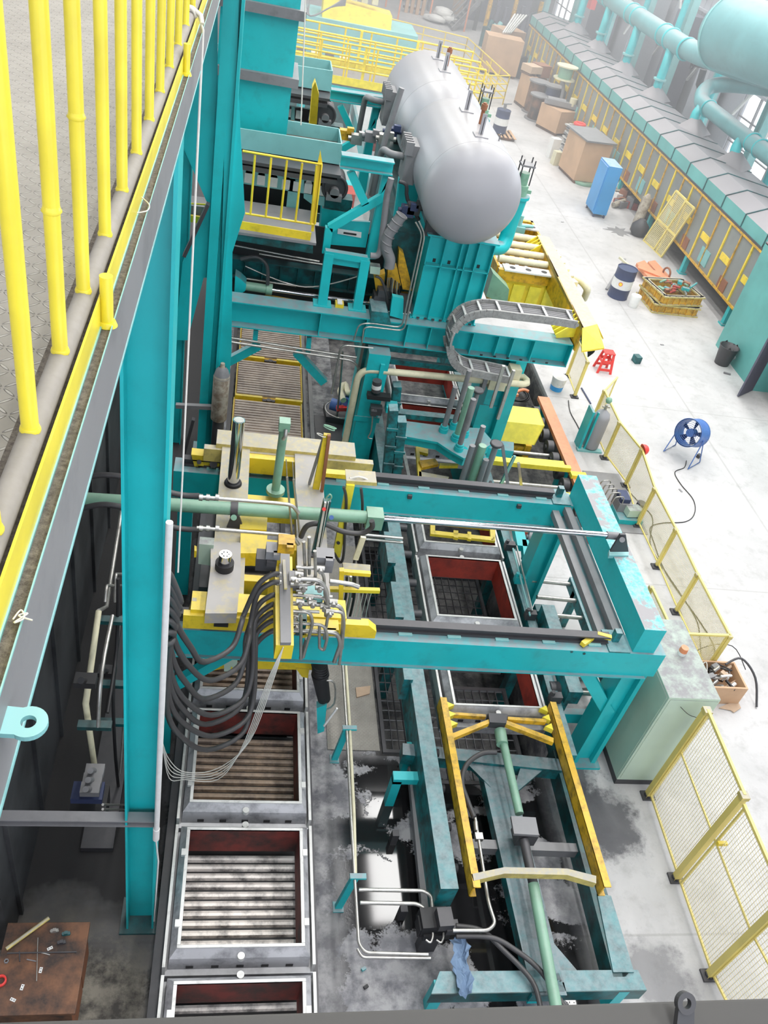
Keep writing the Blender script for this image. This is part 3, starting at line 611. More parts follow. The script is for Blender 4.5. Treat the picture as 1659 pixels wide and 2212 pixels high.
q = MB().tube(fillet(py(((898, 480), (912, 505), (868, 708), (802, 698), (775, 700), (764, 735)), 12.62), .12), .014, 8).tube(fillet(py(((905, 478), (918, 507), (873, 715), (800, 706), (786, 708), (782, 740)), 12.60), .12), .014, 8)
tag(q.build('hydraulic_pipe', 'pipe', loc=WY(870, 700, 12.6)), 'pair of slim pipes bent down the left edge of the press face', 'pipe')
# ================================================================== press with stiffened face carrying the tanks
pr = thing('press_housing', 'teal ribbed press housing under the grey tanks', 'press', (3.5, 13.6, 3.05))
MB().box(2.93, 13.0, 3.05, 4.02, 14.6, 4.5).build('body', 'tealc', pr)
for x in (2.93, 3.2, 3.47, 3.58, 3.75, 4.005): MB().box(x, 12.88, 3.05, x + .015, 13.0, 4.5).build('rib', 'tealc', pr)
MB().box(2.93, 12.88, 4.0, 4.02, 13.0, 4.015).build('shelf', 'tealc', pr); MB().box(2.9, 12.88, 3.05, 4.05, 13.0, 3.07).build('shelf', 'tealc', pr)
MB().box(2.88, 12.85, 4.5, 4.07, 14.6, 4.53).build('top_plate', 'teal', pr)
for i in range(4): MB().box(3.08 + i * .25, 12.995, 4.03, 3.13 + i * .25, 13.0, 4.09).build('slot', 'black', pr)
MB().box(4.05, 14.0, 3.05, 4.2, 14.6, 4.35).build('side_housing', 'teal', pr)
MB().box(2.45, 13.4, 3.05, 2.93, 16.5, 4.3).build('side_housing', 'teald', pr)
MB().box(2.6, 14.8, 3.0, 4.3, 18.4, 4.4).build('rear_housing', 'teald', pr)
def tank(label, x, y0, y1, z, r, lugs, vy, my, dep=.42, dep2=.42):
    t_ = thing('pressure_tank', label, 'tank', (x, (y0 + y1) / 2, z - r), 'grey tanks on the press'); q = MB(); n = 8
    prof = [(dep * (1 - math.cos(math.pi / 2 * i / n)), max(.02, r * math.sin(math.pi / 2 * i / n))) for i in range(n + 1)]
    L = y1 - y0; prof += [(L - dep2, r)] + [(L - dep2 * (1 - math.cos(math.pi / 2 * (n - i) / n)), max(.02, r * math.sin(math.pi / 2 * (n - i) / n))) for i in range(1, n + 1)]
    q.rings(prof, (x, y0, z), (0, 1, 0), 56); q.build('shell', 'tank', t_)
    q = MB().torus((x, y0 + dep + .02, z), (0, 1, 0), r - .002, .006, 56, 6); q.build('weld_seam', 'tank', t_)
    for yy in lugs:
        MB().box(x - .035, yy, z + r - .02, x + .035, yy + .012, z + r + .30).box(x - .10, yy - .12, z + r - .01, x + .10, yy + .12, z + r + .012).prism([(x, yy, z + r + .26), (x, yy, z + r), (x, yy + .12, z + r)], (.01, 0, 0)).build('lifting_lug', 'tank', t_)
    MB().cyl((x + .12, vy, z + r - .02), (x + .12, vy, z + r + .3), .03).cyl((x + .12, vy, z + r + .2), (x + .12, vy, z + r + .28), .05).build('valve', 'rust', t_)
    MB().cyl((x + .35, y0 + .95, z + r * .85), (x + .35, y0 + .95, z + r * 1.03), .01).build('gauge_stub', 'grey', t_)
    for yy in (my,):
        xx = x - r; m = MB().box(xx - .14, yy - .25, z - .35, xx + .06, yy + .25, z + .25)
        for j in range(5): m.box(xx - .18, yy - .27 + j * .12, z + .1, xx - .05, yy - .22 + j * .12, z + .3)
        mh_ = m.build('manhole_flange', 'grey', t_); MB().tube(fillet([(xx - .12, yy, z), (xx - .35, yy, z), (xx - .45, yy + .4, z - .05), (xx - .45, yy + .6, z - .9)], .15), .055, 10).build('outlet_pipe', 'grey', mh_)
    for yy in (y0 + .8, y1 - .9): MB().box(x - .5, yy - .06, z - r - .1, x + .5, yy + .06, z - r + .25).build('saddle', 'dgrey', t_)
    return t_
tank('near grey domed tank lying on the teal press', 3.34, 12.2, 15.5, 5.32, .76, (12.95, 14.2), 13.6, 13.9, .42, .7)
tank('far grey tank lying behind the near one on the press', 3.34, 14.95, 18.6, 5.30, .79, (16.6, 17.5), 17.1, 17.0, .95, .5)
# green pneumatic valves on teal elbows beside the tanks
def valve_stack(label, x, y, z):
    t_ = thing('valve_stack', label, 'valve', (x, y, z - 1.6), 'valve stacks beside the tanks')
    MB().tube(fillet([(x - .45, y - .25, z - 1.15), (x - .05, y - .1, z - 1.15), (x, y, z - 1.0), (x, y, z - .75)], .2, 6), .13, 14).build('elbow_pipe', 'teal', t_)
    MB().cyl((x, y, z - .8), (x, y, z - .25), .13, .17).cyl((x, y, z - .25), (x, y, z - .2), .2).build('body', 'teal', t_)
    ac_ = MB().cyl((x, y, z - .2), (x, y, z - .02), .13).cyl((x, y, z - .02), (x, y, z + .18), .09).box(x - .2, y - .03, z - .16, x + .2, y + .03, z - .1)
    ac_ = ac_.build('actuator', 'green', t_)
    for dx, dy in ((-.1, -.1), (.1, -.1), (.1, .1), (-.1, .1)): MB().cyl((x + dx, y + dy, z), (x + dx, y + dy, z + .42), .012, n=6).build('rod', 'dgrey', ac_)
    MB().box(x - .12, y - .12, z + .3, x + .12, y + .12, z + .33).build('top_plate', 'grey', t_)
    return t_
valve_stack('green valve stack beside the near end of the near tank', *WY(1128, 395, 14.6))
valve_stack('green valve stack beside the gap between the two tanks', *WY(1044, 232, 18.2))
# ================================================================== cable carrier
cp = smooth_path(py(((1245, 700), (1180, 690), (1110, 682), (1050, 676), (1005, 688), (980, 715), (972, 748), (980, 780), (1003, 800), (1040, 808), (1100, 820)), 12.2), 4)
cc = thing('cable_carrier', 'grey looped cable carrier chain in front of the big cross beam', 'cable carrier', (4.5, 12.3, 3))
for y in (12.18, 12.55):
    q = MB()
    for a, b_ in zip(cp[:-1], cp[1:]): q.bar((a.x, y, a.z), (b_.x, y, b_.z), .03, .13, (0, 1, 0)) if 0 else q.bar((a.x, y, a.z), (b_.x, y, b_.z), .035, .13)
    for a in cp[::2]: q.cyl((a.x, y - .025, a.z), (a.x, y - .018, a.z), .035, n=10)
    q.build('side_links', 'chain', cc)
for a in cp[1::3]: MB().box(a.x - .02, 12.19, a.z + .045, a.x + .02, 12.54, a.z + .06).box(a.x - .02, 12.19, a.z - .06, a.x + .02, 12.54, a.z - .045).build('crossbar', 'rim', cc)
for k2 in range(5):
    y = 12.25 + k2 * .06; MB().tube([(a.x, y, a.z) for a in cp[::2]], .02, 6).build('cable', 'grey', cc)
# ================================================================== yellow mould transfer carriage
yc = thing('transfer_carriage', 'yellow transfer carriage with slotted white plates riding on the cross beam', 'carriage', (5.5, 15, 2.5))
q = MB().box(4.85, 15.0, 2.55, 6.2, 15.12, 3.05)
q.build('front_wall', 'yellow', yc); MB().box(4.85, 15.12, 2.5, 4.9, 17.8, 3.25).box(6.15, 15.12, 2.5, 6.2, 17.8, 3.25).box(4.85, 17.7, 2.5, 6.2, 17.8, 3.25).build('side_walls', 'yellowo', yc)
for i in range(4): x = 4.9 + i * .33; MB().box(x, 14.97, 2.55, x + .24, 15.0, 2.98).build('front_panel', 'yrail', yc)
MB().box(4.85, 14.95, 3.05, 6.22, 15.05, 3.25).build('upper_beam', 'yellowo', yc)
for y, x0 in ((14.9, 4.95), (17.2, 4.95)):
    m = MB().box(x0, y, 3.25, 6.2, y + .28, 3.28); m.build('slotted_plate', 'white', yc)
    for i in range(4): MB().cyl((x0 + .18 + i * .32, y + .14, 3.28), (x0 + .18 + i * .32, y + .14, 3.284), .06, n=14).build('slot', 'black', yc)
for j, y in enumerate((15.35, 15.75, 16.15, 16.6)):
    MB().cyl((4.9, y, 3.30), (6.25, y, 3.30), .07).build('cream_pipe', 'cream', yc)
    for i in range(6): MB().box(5.0 + i * .2, y + .1, 3.15, 5.1 + i * .2, y + .3, 3.27).build('roller_bracket', 'yellowo', yc)
MB().box(4.8, 13.35, 3.06, 5.95, 13.6, 3.22).build('base_beam', 'yellow', yc)
for i in range(4): MB().box(5.0 + i * .24, 13.34, 3.08, 5.12 + i * .24, 13.35, 3.11).build('slot', 'black', yc)
q = MB()
for i in range(12): q.cyl((4.62 + (i % 6) * .035, 15.1 + (i // 6) * .07, 2.0), (4.66 + (i % 6) * .035, 15.1 + (i // 6) * .07, 3.05), .02, n=8)
q.build('green_cylinders', 'green', yc) if 0 else MB().prism(py(((1050, 640), (1095, 660), (1100, 625), (1065, 590)), 14.6), (0, .3, 0)).build('green_side_panel', 'green', yc)
# sloping arm on the right end
a0, a1, a2, a3 = W(1160, 507, 3.42), W(1186, 512, 3.42), W(1290, 700, 3.42), W(1258, 708, 3.42)
MB().prism([a0, a1, a2, a3], (0, 0, -.06)).build('arm_top', 'yelloww', yc)
MB().prism([a1, a2, a2 + V((.16, -.1, -.2)), a1 + V((.16, -.1, -.2))], (0, 0, -.03)).build('arm_side', 'yellow', yc)
MB().prism([a0, a3, a3 + V((0, 0, -.45)), a0 + V((0, 0, -.45))], (.03, 0, 0)).build('arm_plate', 'yellowo', yc)
MB().prism([a3, a2, a2 + V((.12, -.35, -.25)), a3 + V((-.02, -.35, -.25))], (0, 0, -.03)).build('arm_nose', 'yellow', yc)
for i in range(4):
    for f0 in (.84, .02): t0 = f0 + i * .035; c = a0.lerp(a3, t0); MB().prism([c, c + V((-.34, -.0, -.30)), c + V((-.30, 0, -.36)), c + V((0, 0, -.3))], (0, .03, 0)).build('fin', 'yrail', yc)
MB().tube(fillet([W(1205, 590, 3.3), W(1255, 605, 3.3), W(1270, 625, 3.2), W(1262, 645, 2.9)], .2), .07, 10).build('bent_pipe', 'cream', yc)
for i in range(6): c = W(1190 + i * 9, 545 + i * 14, 3.3); MB().cb(c, .14, .16, .18, .3).build('pipe_flange', 'cream', yc)
MB().cb(W(1272, 740, 2.9), .32, .3, .04).build('cable_plate', 'white', yc)
for i in range(5): MB().tube(fillet([W(1255, 722 + i * 3, 3.05), W(1283, 722 + i * 3, 3.05), W(1286, 742 + i * 4, 2.9), W(1270, 758 + i * 3, 2.7)], .08), .014, 6).build('cable', 'black', yc)
# ================================================================== teal K frames left of the tank
def kframe(label, y, off=(0, 0)):
    f = lambda u, v: WY(u + off[0], v + off[1], y)
    base = f(700, 545); t_ = thing('braced_portal', label, 'frame', base, 'teal braced frames beside the conveyors')
    MB().ib(f(736, 345), f(849, 362), .2, .2, .02).build('top_beam', 'teal', t_)
    MB().bar(f(757, 370), f(789, 440), .12, .12, (0, 1, 0)).build('diagonal', 'tealc', t_)
    MB().prism([f(830, 366), f(842, 366), f(812, 560), f(790, 560)], (0, .14, 0)).prism([f(842, 366), f(848, 366), f(822, 420), f(838, 400)], (0, .02, 0)).build('post', 'tealc', t_)
    MB().bar(f(712, 492), f(826, 425), .12, .12, (0, 1, 0)).build('brace', 'tealc', t_)
    MB().bar(f(711, 490), f(703, 545), .12, .12, (0, 1, 0)).build('post', 'tealc', t_)
    return t_
kf = kframe('teal braced frame standing above the big cross beam', 13.25)
MB().prism(py(((722, 475), (800, 480), (790, 535), (708, 528)), 13.4), (0, .05, 0)).build('panel', 'teal', kf)
MB().prism(py(((730, 494), (781, 502), (780, 514), (729, 505)), 13.38), (0, .01, 0)).build('sign_plate', 'white', kf)
MB().bar(WY(742, 503, 13.37), WY(770, 507, 13.37), .006, .03, (0, 0, 1)).build('dark_marking', 'black', kf)
kf2 = kframe('second teal braced frame further back beside the tanks', 17.6, (-22, -142))
for a, b_ in (((690, 668), (708, 545)), ((763, 690), (786, 560))):
    q = MB().bar(WY(a[0] + 4, a[1], 12.95), WY(b_[0] + 3, b_[1], 12.95), .15, .14, (0, 1, 0)); c = WY(*a, 12.95); q.box(c.x - .12, 12.85, 3.05, c.x + .18, 13.1, 3.07); q.build('leg', 'tealc', kf)
q = MB().bar(WY(702, 545, 12.95), WY(793, 560, 12.95), .12, .1).bar(WY(700, 560, 12.97), WY(793, 575, 12.97), .04, .1); q.build('crossbar', 'teal', kf)
# ================================================================== conveyor platform
cf = thing('conveyor_platform', 'teal platform with yellow toe board and railing in front of the conveyor', 'platform', (.5, 13.3, 4))
b0, b1, b2, b3 = py(((505, 500), (676, 530), (676, 548), (503, 518)), 12.9)
MB().prism([b0, b1, b2, b3], (0, .2, 0)).build('edge_beam', 'teald', cf)
MB().box(-.3, 12.88, b0.z - .03, 1.16, 14.2, b0.z + .01).build('deck', 'grey', cf)
MB().prism(py(((520, 478), (673, 503), (670, 520), (514, 494)), 12.9), (0, .02, 0)).build('toe_board', 'yellow', cf)
rl_ = MB().tube(py(((524, 326), (695, 355), (680, 484)), 12.95), .018, 8).tube(py(((530, 461), (678, 485)), 12.95), .018, 8)
rl_.build('rail', 'yellow', cf)
for a, b_ in (((551, 335), (541, 463)), ((586, 341), (574, 468)), ((620, 346), (606, 473)), ((653, 352), (638, 478)), ((684, 357), (671, 484))): MB().cyl(WY(*a, 12.95), WY(*b_, 12.95), .017, n=10).build('baluster', 'yellow', cf)
MB().prism(py(((692, 325), (697, 357), (678, 500), (672, 500), (686, 355)), 12.97), (0, .05, 0)).build('end_post', 'yellow', cf)
q = MB().tube(py(((388, 438), (447, 442)), 13.1), .014, 8).tube(py(((413, 372), (410, 440)), 13.1), .015, 8); tag(q.build('platform_railing', 'yellow', loc=WY(413, 440, 13.1)), 'yellow railing piece glimpsed left of the bracketed teal column', 'railing')
q = MB().prism(py(((388, 462), (440, 470), (432, 483), (388, 476)), 13.1), (0, .05, 0)); tag(q.build('toe_board', 'yellow', loc=WY(410, 475, 13.1)), 'yellow toe board strip left of the bracketed teal column', 'toe board')
q = MB().prism(py(((384, 440), (445, 448), (440, 470), (384, 462)), 13.2), (0, .4, 0)); tag(q.build('platform_slab', 'grey', loc=WY(410, 455, 13.2)), 'grey slab edge left of the bracketed teal column', 'slab')
def conveyor(label, y, dx=0, dv=0):
    f = lambda u, v: WY(u + dx, v + dv, y); t_ = thing('belt_conveyor', label, 'conveyor', f(640, 430), 'belt conveyors with hoppers')
    q = MB().prism([f(470, 270), f(737, 311), f(733, 356), f(470, 313)], (0, .03, 0)); q.prism([f(737, 311), f(733, 356), f(733, 356) + V((0, .8, 0)), f(737, 311) + V((0, .8, 0))], (.02, 0, 0)); q.prism([f(470, 270) + V((0, .8, 0)), f(737, 311) + V((0, .8, 0)), f(733, 356) + V((0, .8, 0)), f(470, 313) + V((0, .8, 0))], (0, .03, 0)); q.build('hopper', 'lteal', t_)
    MB().prism([f(470, 300) + V((0, .05, 0)), f(733, 340) + V((0, .05, 0)), f(733, 340) + V((0, .8, 0)), f(470, 300) + V((0, .8, 0))], (0, 0, -.02)).build('sand_load', 'grit', t_)
    MB().bar(f(470, 320), f(733, 362), .9, .05).bar(f(470, 332), f(725, 374), .9, .07).build('belt', 'dgrey', t_)
    c = f(723, 405)
    MB().rings([(0, .19), (.0, .21), (.5, .21), (.5, .19)], c + V((0, -.02, 0)), (0, 1, 0), 28).torus(c + V((0, -.03, 0)), (0, 1, 0), .2, .025, 28).build('head_pulley', 'dgrey', t_); hp_ = [o for o in t_.children if o.name.startswith('head_pulley')][0]
    MB().cyl(c + V((0, -.15, -.05)), c + V((0, 0, -.05)), .08).cb(c + V((0, -.08, -.13)), .26, .14, .1).build('bearing', 'grey', hp_)
    for i, u in enumerate((538, 565, 592, 619, 643, 667, 695)):
        p_ = f(u, 385 + i * 4.6 - 12); MB().cyl(p_, p_ + V((0, .05, 0)), .055).cb(p_ + V((0, .02, -.09)), .13, .05, .16).build('roller_bracket', 'white', t_)
    MB().prism([f(470, 358), f(700, 396), f(700, 425), f(470, 388)], (0, .06, 0)).build('side_frame', 'lteal', t_)
    MB().prism([f(625, 385), f(650, 389), f(645, 460), f(618, 455)], (0, .08, 0)).prism([f(657, 390), f(704, 397), f(700, 445), f(672, 440), f(656, 428)], (0, .05, 0)).build('support_leg', 'lteal', t_)
    MB().prism([f(702, 425), f(762, 434), f(758, 458), f(700, 448)], (0, .3, 0)).build('bearing_box', 'teald', t_)
    MB().prism([f(696, 450), f(760, 460), f(748, 535), f(690, 525)], (0, .5, 0)).build('chute', 'teal', t_)
    return t_
conveyor('near teal belt conveyor with long sand hopper behind the yellow railing', 14.3)
cv2 = conveyor('far teal belt conveyor with hopper beside the tall teal chute', 18.6, -20, -158)
q = MB().prism(py(((460, 376), (700, 415), (700, 462), (460, 425)), 15.0), (0, .05, 0)); tag(q.build('recess_shade', 'black', loc=WY(600, 420, 15)), 'black sheet painting the shade of the recess below the near belt conveyor', 'panel')  # flat black sheet; the recess shade is put into its colour
for k2, (pp, y) in enumerate(((((681, 176), (689, 205), (684, 275), (668, 274), (675, 190)), 17.0),)):
    MB().prism(py(pp, y), (0, .25, 0)).build('guard_plate', 'yellow', cv2)
MB().box(-.2, 18.8, 0, 1.6, 19.6, 2.2).box(-.5, 18.6, 2.2, 1.9, 20, 2.4).build('support_base', 'teald', cv2)
# tall square chute
ch = thing('material_chute', 'tall square teal chute with grey bands rising out of view', 'chute', (.2, 15.4, 4.9))
zb = WY(525, 285, 15).z
MB().box(-.6, 15, zb, .60, 15.9, 9.6).build('shaft', 'teal', ch)
for p_ in ((560, 168), (560, 18)):
    zz = WY(*p_, 14.9).z; MB().box(-.68, 14.9, zz - .07, .70, 16.0, zz + .07).build('band', 'grey', ch)
q = MB().tube([WY(660, 0, 14.2), WY(650, 270, 14.2)], .01, 6); tag(q.build('suspension_rod', 'rope', loc=WY(650, 270, 14.2)), 'thin pale rod hanging beside the tall square chute', 'rod')
# ================================================================== pusher cylinder above the cross beam, yellow gripper machinery
cy = thing('pusher_cylinder', 'green cylinder with long chrome rod above the big cross beam', 'hydraulic cylinder', WY(520, 620, 13.3))
MB().cyl(WY(528, 617, 13.3), WY(588, 626, 13.3), .075).cyl(WY(575, 624, 13.3), WY(588, 626, 13.3), .095).build('barrel', 'green', cy)
MB().cyl(WY(588, 626, 13.3), WY(797, 655, 13.3), .032).build('rod', 'chrome', cy)
MB().prism(py(((508, 595), (520, 603), (532, 615), (530, 628), (512, 640), (506, 635)), 13.2), (0, .25, 0)).build('clevis', 'teal', cy)
MB().tube(py(((520, 560), (555, 555), (577, 575), (578, 615)), 13.25), .03, 8, 5).build('hose', 'hose', cy)
q = MB().tube(py(((530, 575), (600, 605), (660, 620), (720, 612), (780, 595)), 13.45), .012, 6, 4); tag(q.build('sagging_cable', 'pipe', loc=WY(600, 605, 13.45)), 'thin pale cable sagging above the chrome rod', 'cable')
q = MB().prism(py(((572, 640), (590, 641), (640, 650), (646, 655), (575, 652)), 13.4), (0, .05, 0)); tag(q.build('yellow_lever', 'yellowo', loc=WY(600, 650, 13.4)), 'flat amber lever lying behind the big cross beam', 'lever')
q = MB().box(1.62, 12.9, 3.05, 1.76, 13.05, 3.12); q.m = 1; q.box(1.65, 12.89, 3.12, 1.73, 13.06, 3.14); tag(q.build('yellow_terminal_block', ['yellow', 'white'], loc=(1.7, 13, 3.05)), 'small yellow block on the big cross beam between the uprights', 'block')
for k2, (a, b_) in enumerate((((506, 530), (690, 565)), ((560, 548), (700, 572)), ((520, 600), (640, 618)))):
    q = MB().tube(py((a, b_), 13.6), .016, 6); tag(q.build('hydraulic_pipe', 'pipe', loc=WY(*a, 14)), ('upper', 'second', 'lowest')[k2] + ' shiny pipe in the dark gap under the conveyor platform', 'pipe')
gm = thing('gripper_machine', 'amber yellow gripper linkage at the left foot of the press', 'gripper', WY(840, 660, 13.2))
for pp in (((808, 600), (832, 590), (828, 640), (812, 628)), ((838, 583), (858, 578), (866, 615), (850, 640), (836, 622)), ((862, 540), (872, 548), (885, 600), (890, 628), (870, 625), (860, 580)), ((820, 655), (802, 650), (798, 662), (812, 670), (838, 660), (826, 645)), ((868, 640), (884, 640), (880, 655), (868, 672))):
    MB().prism(py(pp, 13.1 + random.random() * .2), (0, .18, 0)).build('link_plate', 'yellowo', gm)
MB().cyl(WY(807, 660, 13.05), WY(807, 660, 13.2), .06).torus(WY(829, 662, 13.05), (0, 1, 0), .05, .018).build('pin_eye', 'yellow', gm)
MB().bar(WY(822, 634, 13.05), WY(828, 660, 13.05), .1, .08).build('damper', 'black', gm)
MB().tube(py(((812, 597), (824, 605), (836, 640), (835, 665)), 12.98), .022, 8, 4).build('hose', 'hose', gm)
for k2 in range(4): MB().tube(py(((838 + k2 * 3, 600), (836 + k2 * 3, 625), (842, 650)), 13.0), .008, 6, 3).build('chain', 'pipe', gm)
MB().prism(py(((800, 575), (822, 578), (820, 594), (799, 591)), 13.1), (0, .15, 0)).build('junction_box', 'cab', gm)
bx = MB().prism(py(((803, 672), (838, 676), (845, 700), (800, 695)), 12.6), (0, .45, 0)); tag(bx.build('bearing_pedestal', 'tealw', loc=WY(820, 695, 12.8)), 'teal pedestal bolted to the front of the big cross beam', 'bracket')
q = MB().prism(py(((848, 640), (872, 645), (870, 690), (842, 682)), 12.75), (0, .1, 0)); tag(q.build('bolted_bracket', 'tealc', loc=WY(855, 690, 12.8)), 'small teal bracket pair beside the amber gripper', 'bracket')
q = MB().tube(fillet(py(((845, 385), (836, 420), (822, 540), (816, 553), (800, 552)), 12.9), .12), .05, 10); tag(q.build('exhaust_pipe', 'grey', loc=WY(816, 553, 12.9)), 'grey vertical pipe right of the braced frame', 'pipe')
q = MB().tube(py(((868, 465), (850, 490), (838, 510), (834, 535), (842, 560), (840, 578)), 12.85), .09, 12, 5)
for i, (u, v) in enumerate(((868, 465), (858, 480), (848, 493), (840, 508), (835, 524), (835, 540))): q.torus(WY(u, v, 12.85), (0.4, 0, 1), .092, .012, 14, 6)
tag(q.build('corrugated_hose', 'grey', loc=WY(838, 510, 12.85)), 'thick ribbed grey hose curving down beside the press', 'hose')
# teal braces and yellow tags behind
for k2, pp in enumerate((((862, 385), (905, 395), (898, 470), (850, 470)), ((848, 480), (878, 520), (862, 580), (832, 575)))):
    q = MB().prism(py(pp, 13.9), (0, .1, 0)); tag(q.build('press_plate', 'tealc', loc=WY(*pp[0], 13.9)), ('upper', 'lower')[k2] + ' teal plate on the left flank of the press', 'plate')
ORD = ['top', 'second', 'third', 'fourth', 'fifth', 'sixth', 'seventh', 'eighth', 'ninth', 'tenth', 'eleventh', 'twelfth', 'thirteenth', 'fourteenth', 'fifteenth', 'lowest']
# ================================================================== yellow carriage riding on the bridge rails
mc = thing('flask_lift_carriage', 'yellow flask lifting carriage covered in valves and pipes on the bridge rails', 'carriage', (.7, 7.8, 2.5))
MB().box(-.27, 6.14, 2.55, 1.62, 6.22, 2.75).box(-.20, 6.18, 2.75, 1.45, 6.45, 2.80).build('front_wheel_beam', 'yellow', mc)
MB().prism([(1.62, 6.14, 2.55), (1.80, 6.14, 2.55), (1.80, 6.14, 2.66), (1.70, 6.14, 2.75), (1.62, 6.14, 2.75)], (0, .1, 0)).build('front_nose', 'yellow', mc)
MB().box(-.25, 9.06, 2.55, 2.0, 9.16, 2.75).box(-.1, 9.1, 2.75, 1.75, 9.42, 2.82).build('rear_wheel_beam', 'yelloww', mc)
MB().prism(py(((413, 982), (440, 985), (440, 1008), (420, 1008)), 9.1), (0, .15, 0)).prism(py(((442, 985), (475, 990), (474, 1010), (440, 1008)), 9.12), (0, .12, 0)).build('rear_nose', 'yellow', mc)
MB().cyl(WY(461, 1003, 9.05), WY(461, 1003, 9.12), .05).cyl(WY(430, 998, 9.05), WY(430, 998, 9.1), .03).build('wheel_pin', 'black', mc)
for x in (0, .95):
    MB().box(-.02 + x, 6.2, 2.60, .34 + x, 9.3, 2.78).build('long_beam', 'platey' if x else 'yelloww', mc)
MB().box(.34, 8.05, 2.45, .95, 8.2, 2.75).build('cross_beam', 'yellow', mc); MB().box(.34, 7.25, 2.45, .95, 7.4, 2.75).build('cross_beam', 'yellow', mc)
MB().box(.34, 8.95, 2.5, .95, 9.05, 2.75).build('cross_beam', 'yellow', mc); MB().box(.34, 6.75, 2.45, .95, 6.85, 2.7).build('cross_beam', 'yellow', mc)
MB().prism(pz(((455, 1225), (522, 1225), (512, 1325), (443, 1325)), 2.95), (0, 0, -.15)).build('cover_plate', 'platey', mc)
MB().prism(pz(((455, 1170), (520, 1172), (520, 1225), (455, 1225)), 2.92), (0, 0, -.12)).build('cover_plate', 'platey', mc)
MB().prism(pz(((520, 1110), (578, 1112), (576, 1145), (518, 1142)), 2.85), (0, 0, -.2)).build('hinged_flap', 'yellow', mc)
MB().prism(pz(((520, 1150), (578, 1150), (575, 1195), (518, 1195)), 2.85), (0, 0, -.2)).build('hinged_flap', 'yellow', mc)
MB().prism(py(((404, 1330), (415, 1298), (560, 1312), (560, 1340)), 6.3), (0, .05, 0)).build('front_skirt', 'yelloww', mc)
MB().box(.05, 6.12, 2.62, .2, 6.14, 2.70).build('latch_slot', 'black', mc)
MB().prism(py(((430, 1175), (462, 1178), (455, 1222), (428, 1218)), 7.0), (0, .12, 0)).build('terminal_box', 'cab', mc)
# guide columns
def post(nm, label_, pts2, r, mat, y):
    a, b_ = WY(*pts2[0], y), WY(*pts2[1], y); q = MB().cyl(a, b_, r, n=22); return q, a, b_
q, a, b_ = post('p', '', ((503, 1047), (512, 922)), .072, 'chrome', 8.35)
t = thing('guide_column', 'thick chrome guide column standing on the rear of the yellow carriage', 'guide column', a)
MB().cyl(a, V((a.x, a.y, a.z + .98)), .072, n=28).build('column', 'chrome', t); MB().cyl(V((a.x, a.y, a.z - .04)), V((a.x, a.y, a.z + .03)), .11).torus(V((a.x, a.y, a.z + .04)), (0, 0, 1), .085, .02).build('collar', 'black', t)
q = MB().cyl(V((a.x, a.y, a.z + .98)), V((a.x, a.y, a.z + .985)), .06, n=20)
q.build('cap', 'pipe', t)
a = W(485, 1220, 3.0); t = thing('guide_column', 'short chrome guide stub with perforated top on the front of the carriage', 'guide column', a)
MB().cyl(a, a + V((0, 0, .16)), .068, n=24).build('column', 'chrome', t); MB().cyl(a - V((0, 0, .05)), a + V((0, 0, .04)), .10).build('collar', 'black', t)
for i in range(6): w_ = i * 1.05; c = a + V((.035 * math.cos(w_), .035 * math.sin(w_), .16)); MB().cyl(c, c + V((0, 0, .002)), .008, n=8).build('bolt_hole', 'black', t)
a = WY(595, 1060, 8.2); t = thing('lift_cylinder', 'green vertical lift cylinder on a round flange on the carriage', 'hydraulic cylinder', a)
MB().cyl(a, a + V((0, 0, .95)), .052, n=20).build('barrel', 'green', t); MB().cyl(a - V((0, 0, .02)), a + V((0, 0, .03)), .115).build('flange', 'green', t)
MB().cb(a + V((0, 0, 1.0)), .13, .13, .12).build('head', 'green', t); MB().tube([a + V((.02, -.07, .98)), a + V((.02, -.12, .92)), a + V((0, -.1, .86))], .022, 8).build('port', 'pipe', t)
# yellow masts
t = thing('encoder_mast', 'tall yellow channel mast with a wire ring on top at the rear of the carriage', 'mast', WY(680, 1080, 8.4))
MB().bar(WY(677, 1080, 8.4), WY(707, 938, 8.4), .085, .05, (0, 1, 0)).build('channel', 'yellow', t); MB().bar(WY(690, 1100, 8.35), WY(711, 940, 8.35), .04, .04, (0, 1, 0)).build('rack', 'rust', t)
MB().bar(WY(668, 1045, 8.45), WY(699, 945, 8.45), .03, .05, (0, 1, 0)).build('rail', 'grey', t)
MB().torus(WY(713, 922, 8.4), (.2, .5, 1), .075, .008).torus(WY(711, 925, 8.38), (.3, .4, 1), .07, .006).build('wire_coil', 'green', t); MB().torus(WY(694, 940, 8.38), (.3, .4, 1), .055, .006).build('wire_coil', 'rope', t)
t = thing('cable_bracket', 'yellow upright channel with flat top tray over the rear bridge beam', 'bracket', WY(725, 1195, 7.9))
MB().bar(WY(726, 1200, 7.9), WY(757, 1045, 7.9), .10, .07, (0, 1, 0)).build('upright', 'yrail', t)
MB().prism(py(((748, 1038), (814, 1043), (814, 1050), (748, 1046)), 7.9), (0, .22, 0)).build('tray', 'yelloww', t)
MB().cyl(WY(731, 1173, 7.84), WY(731, 1173, 7.86), .022, n=14).build('hole', 'black', t)
MB().tube(py(((752, 1036), (775, 1030), (795, 1038), (770, 1040), (755, 1032)), 7.95), .012, 6, 4).build('wire_coil', 'rope', t)
q = MB().prism(py(((697, 1022), (792, 1030), (790, 1040), (697, 1030)), 8.6), (0, .1, 0)); tag(q.build('yellow_bar', 'yellow', loc=WY(740, 1030, 8.6)), 'flat yellow bar above the rear running rail', 'bar')
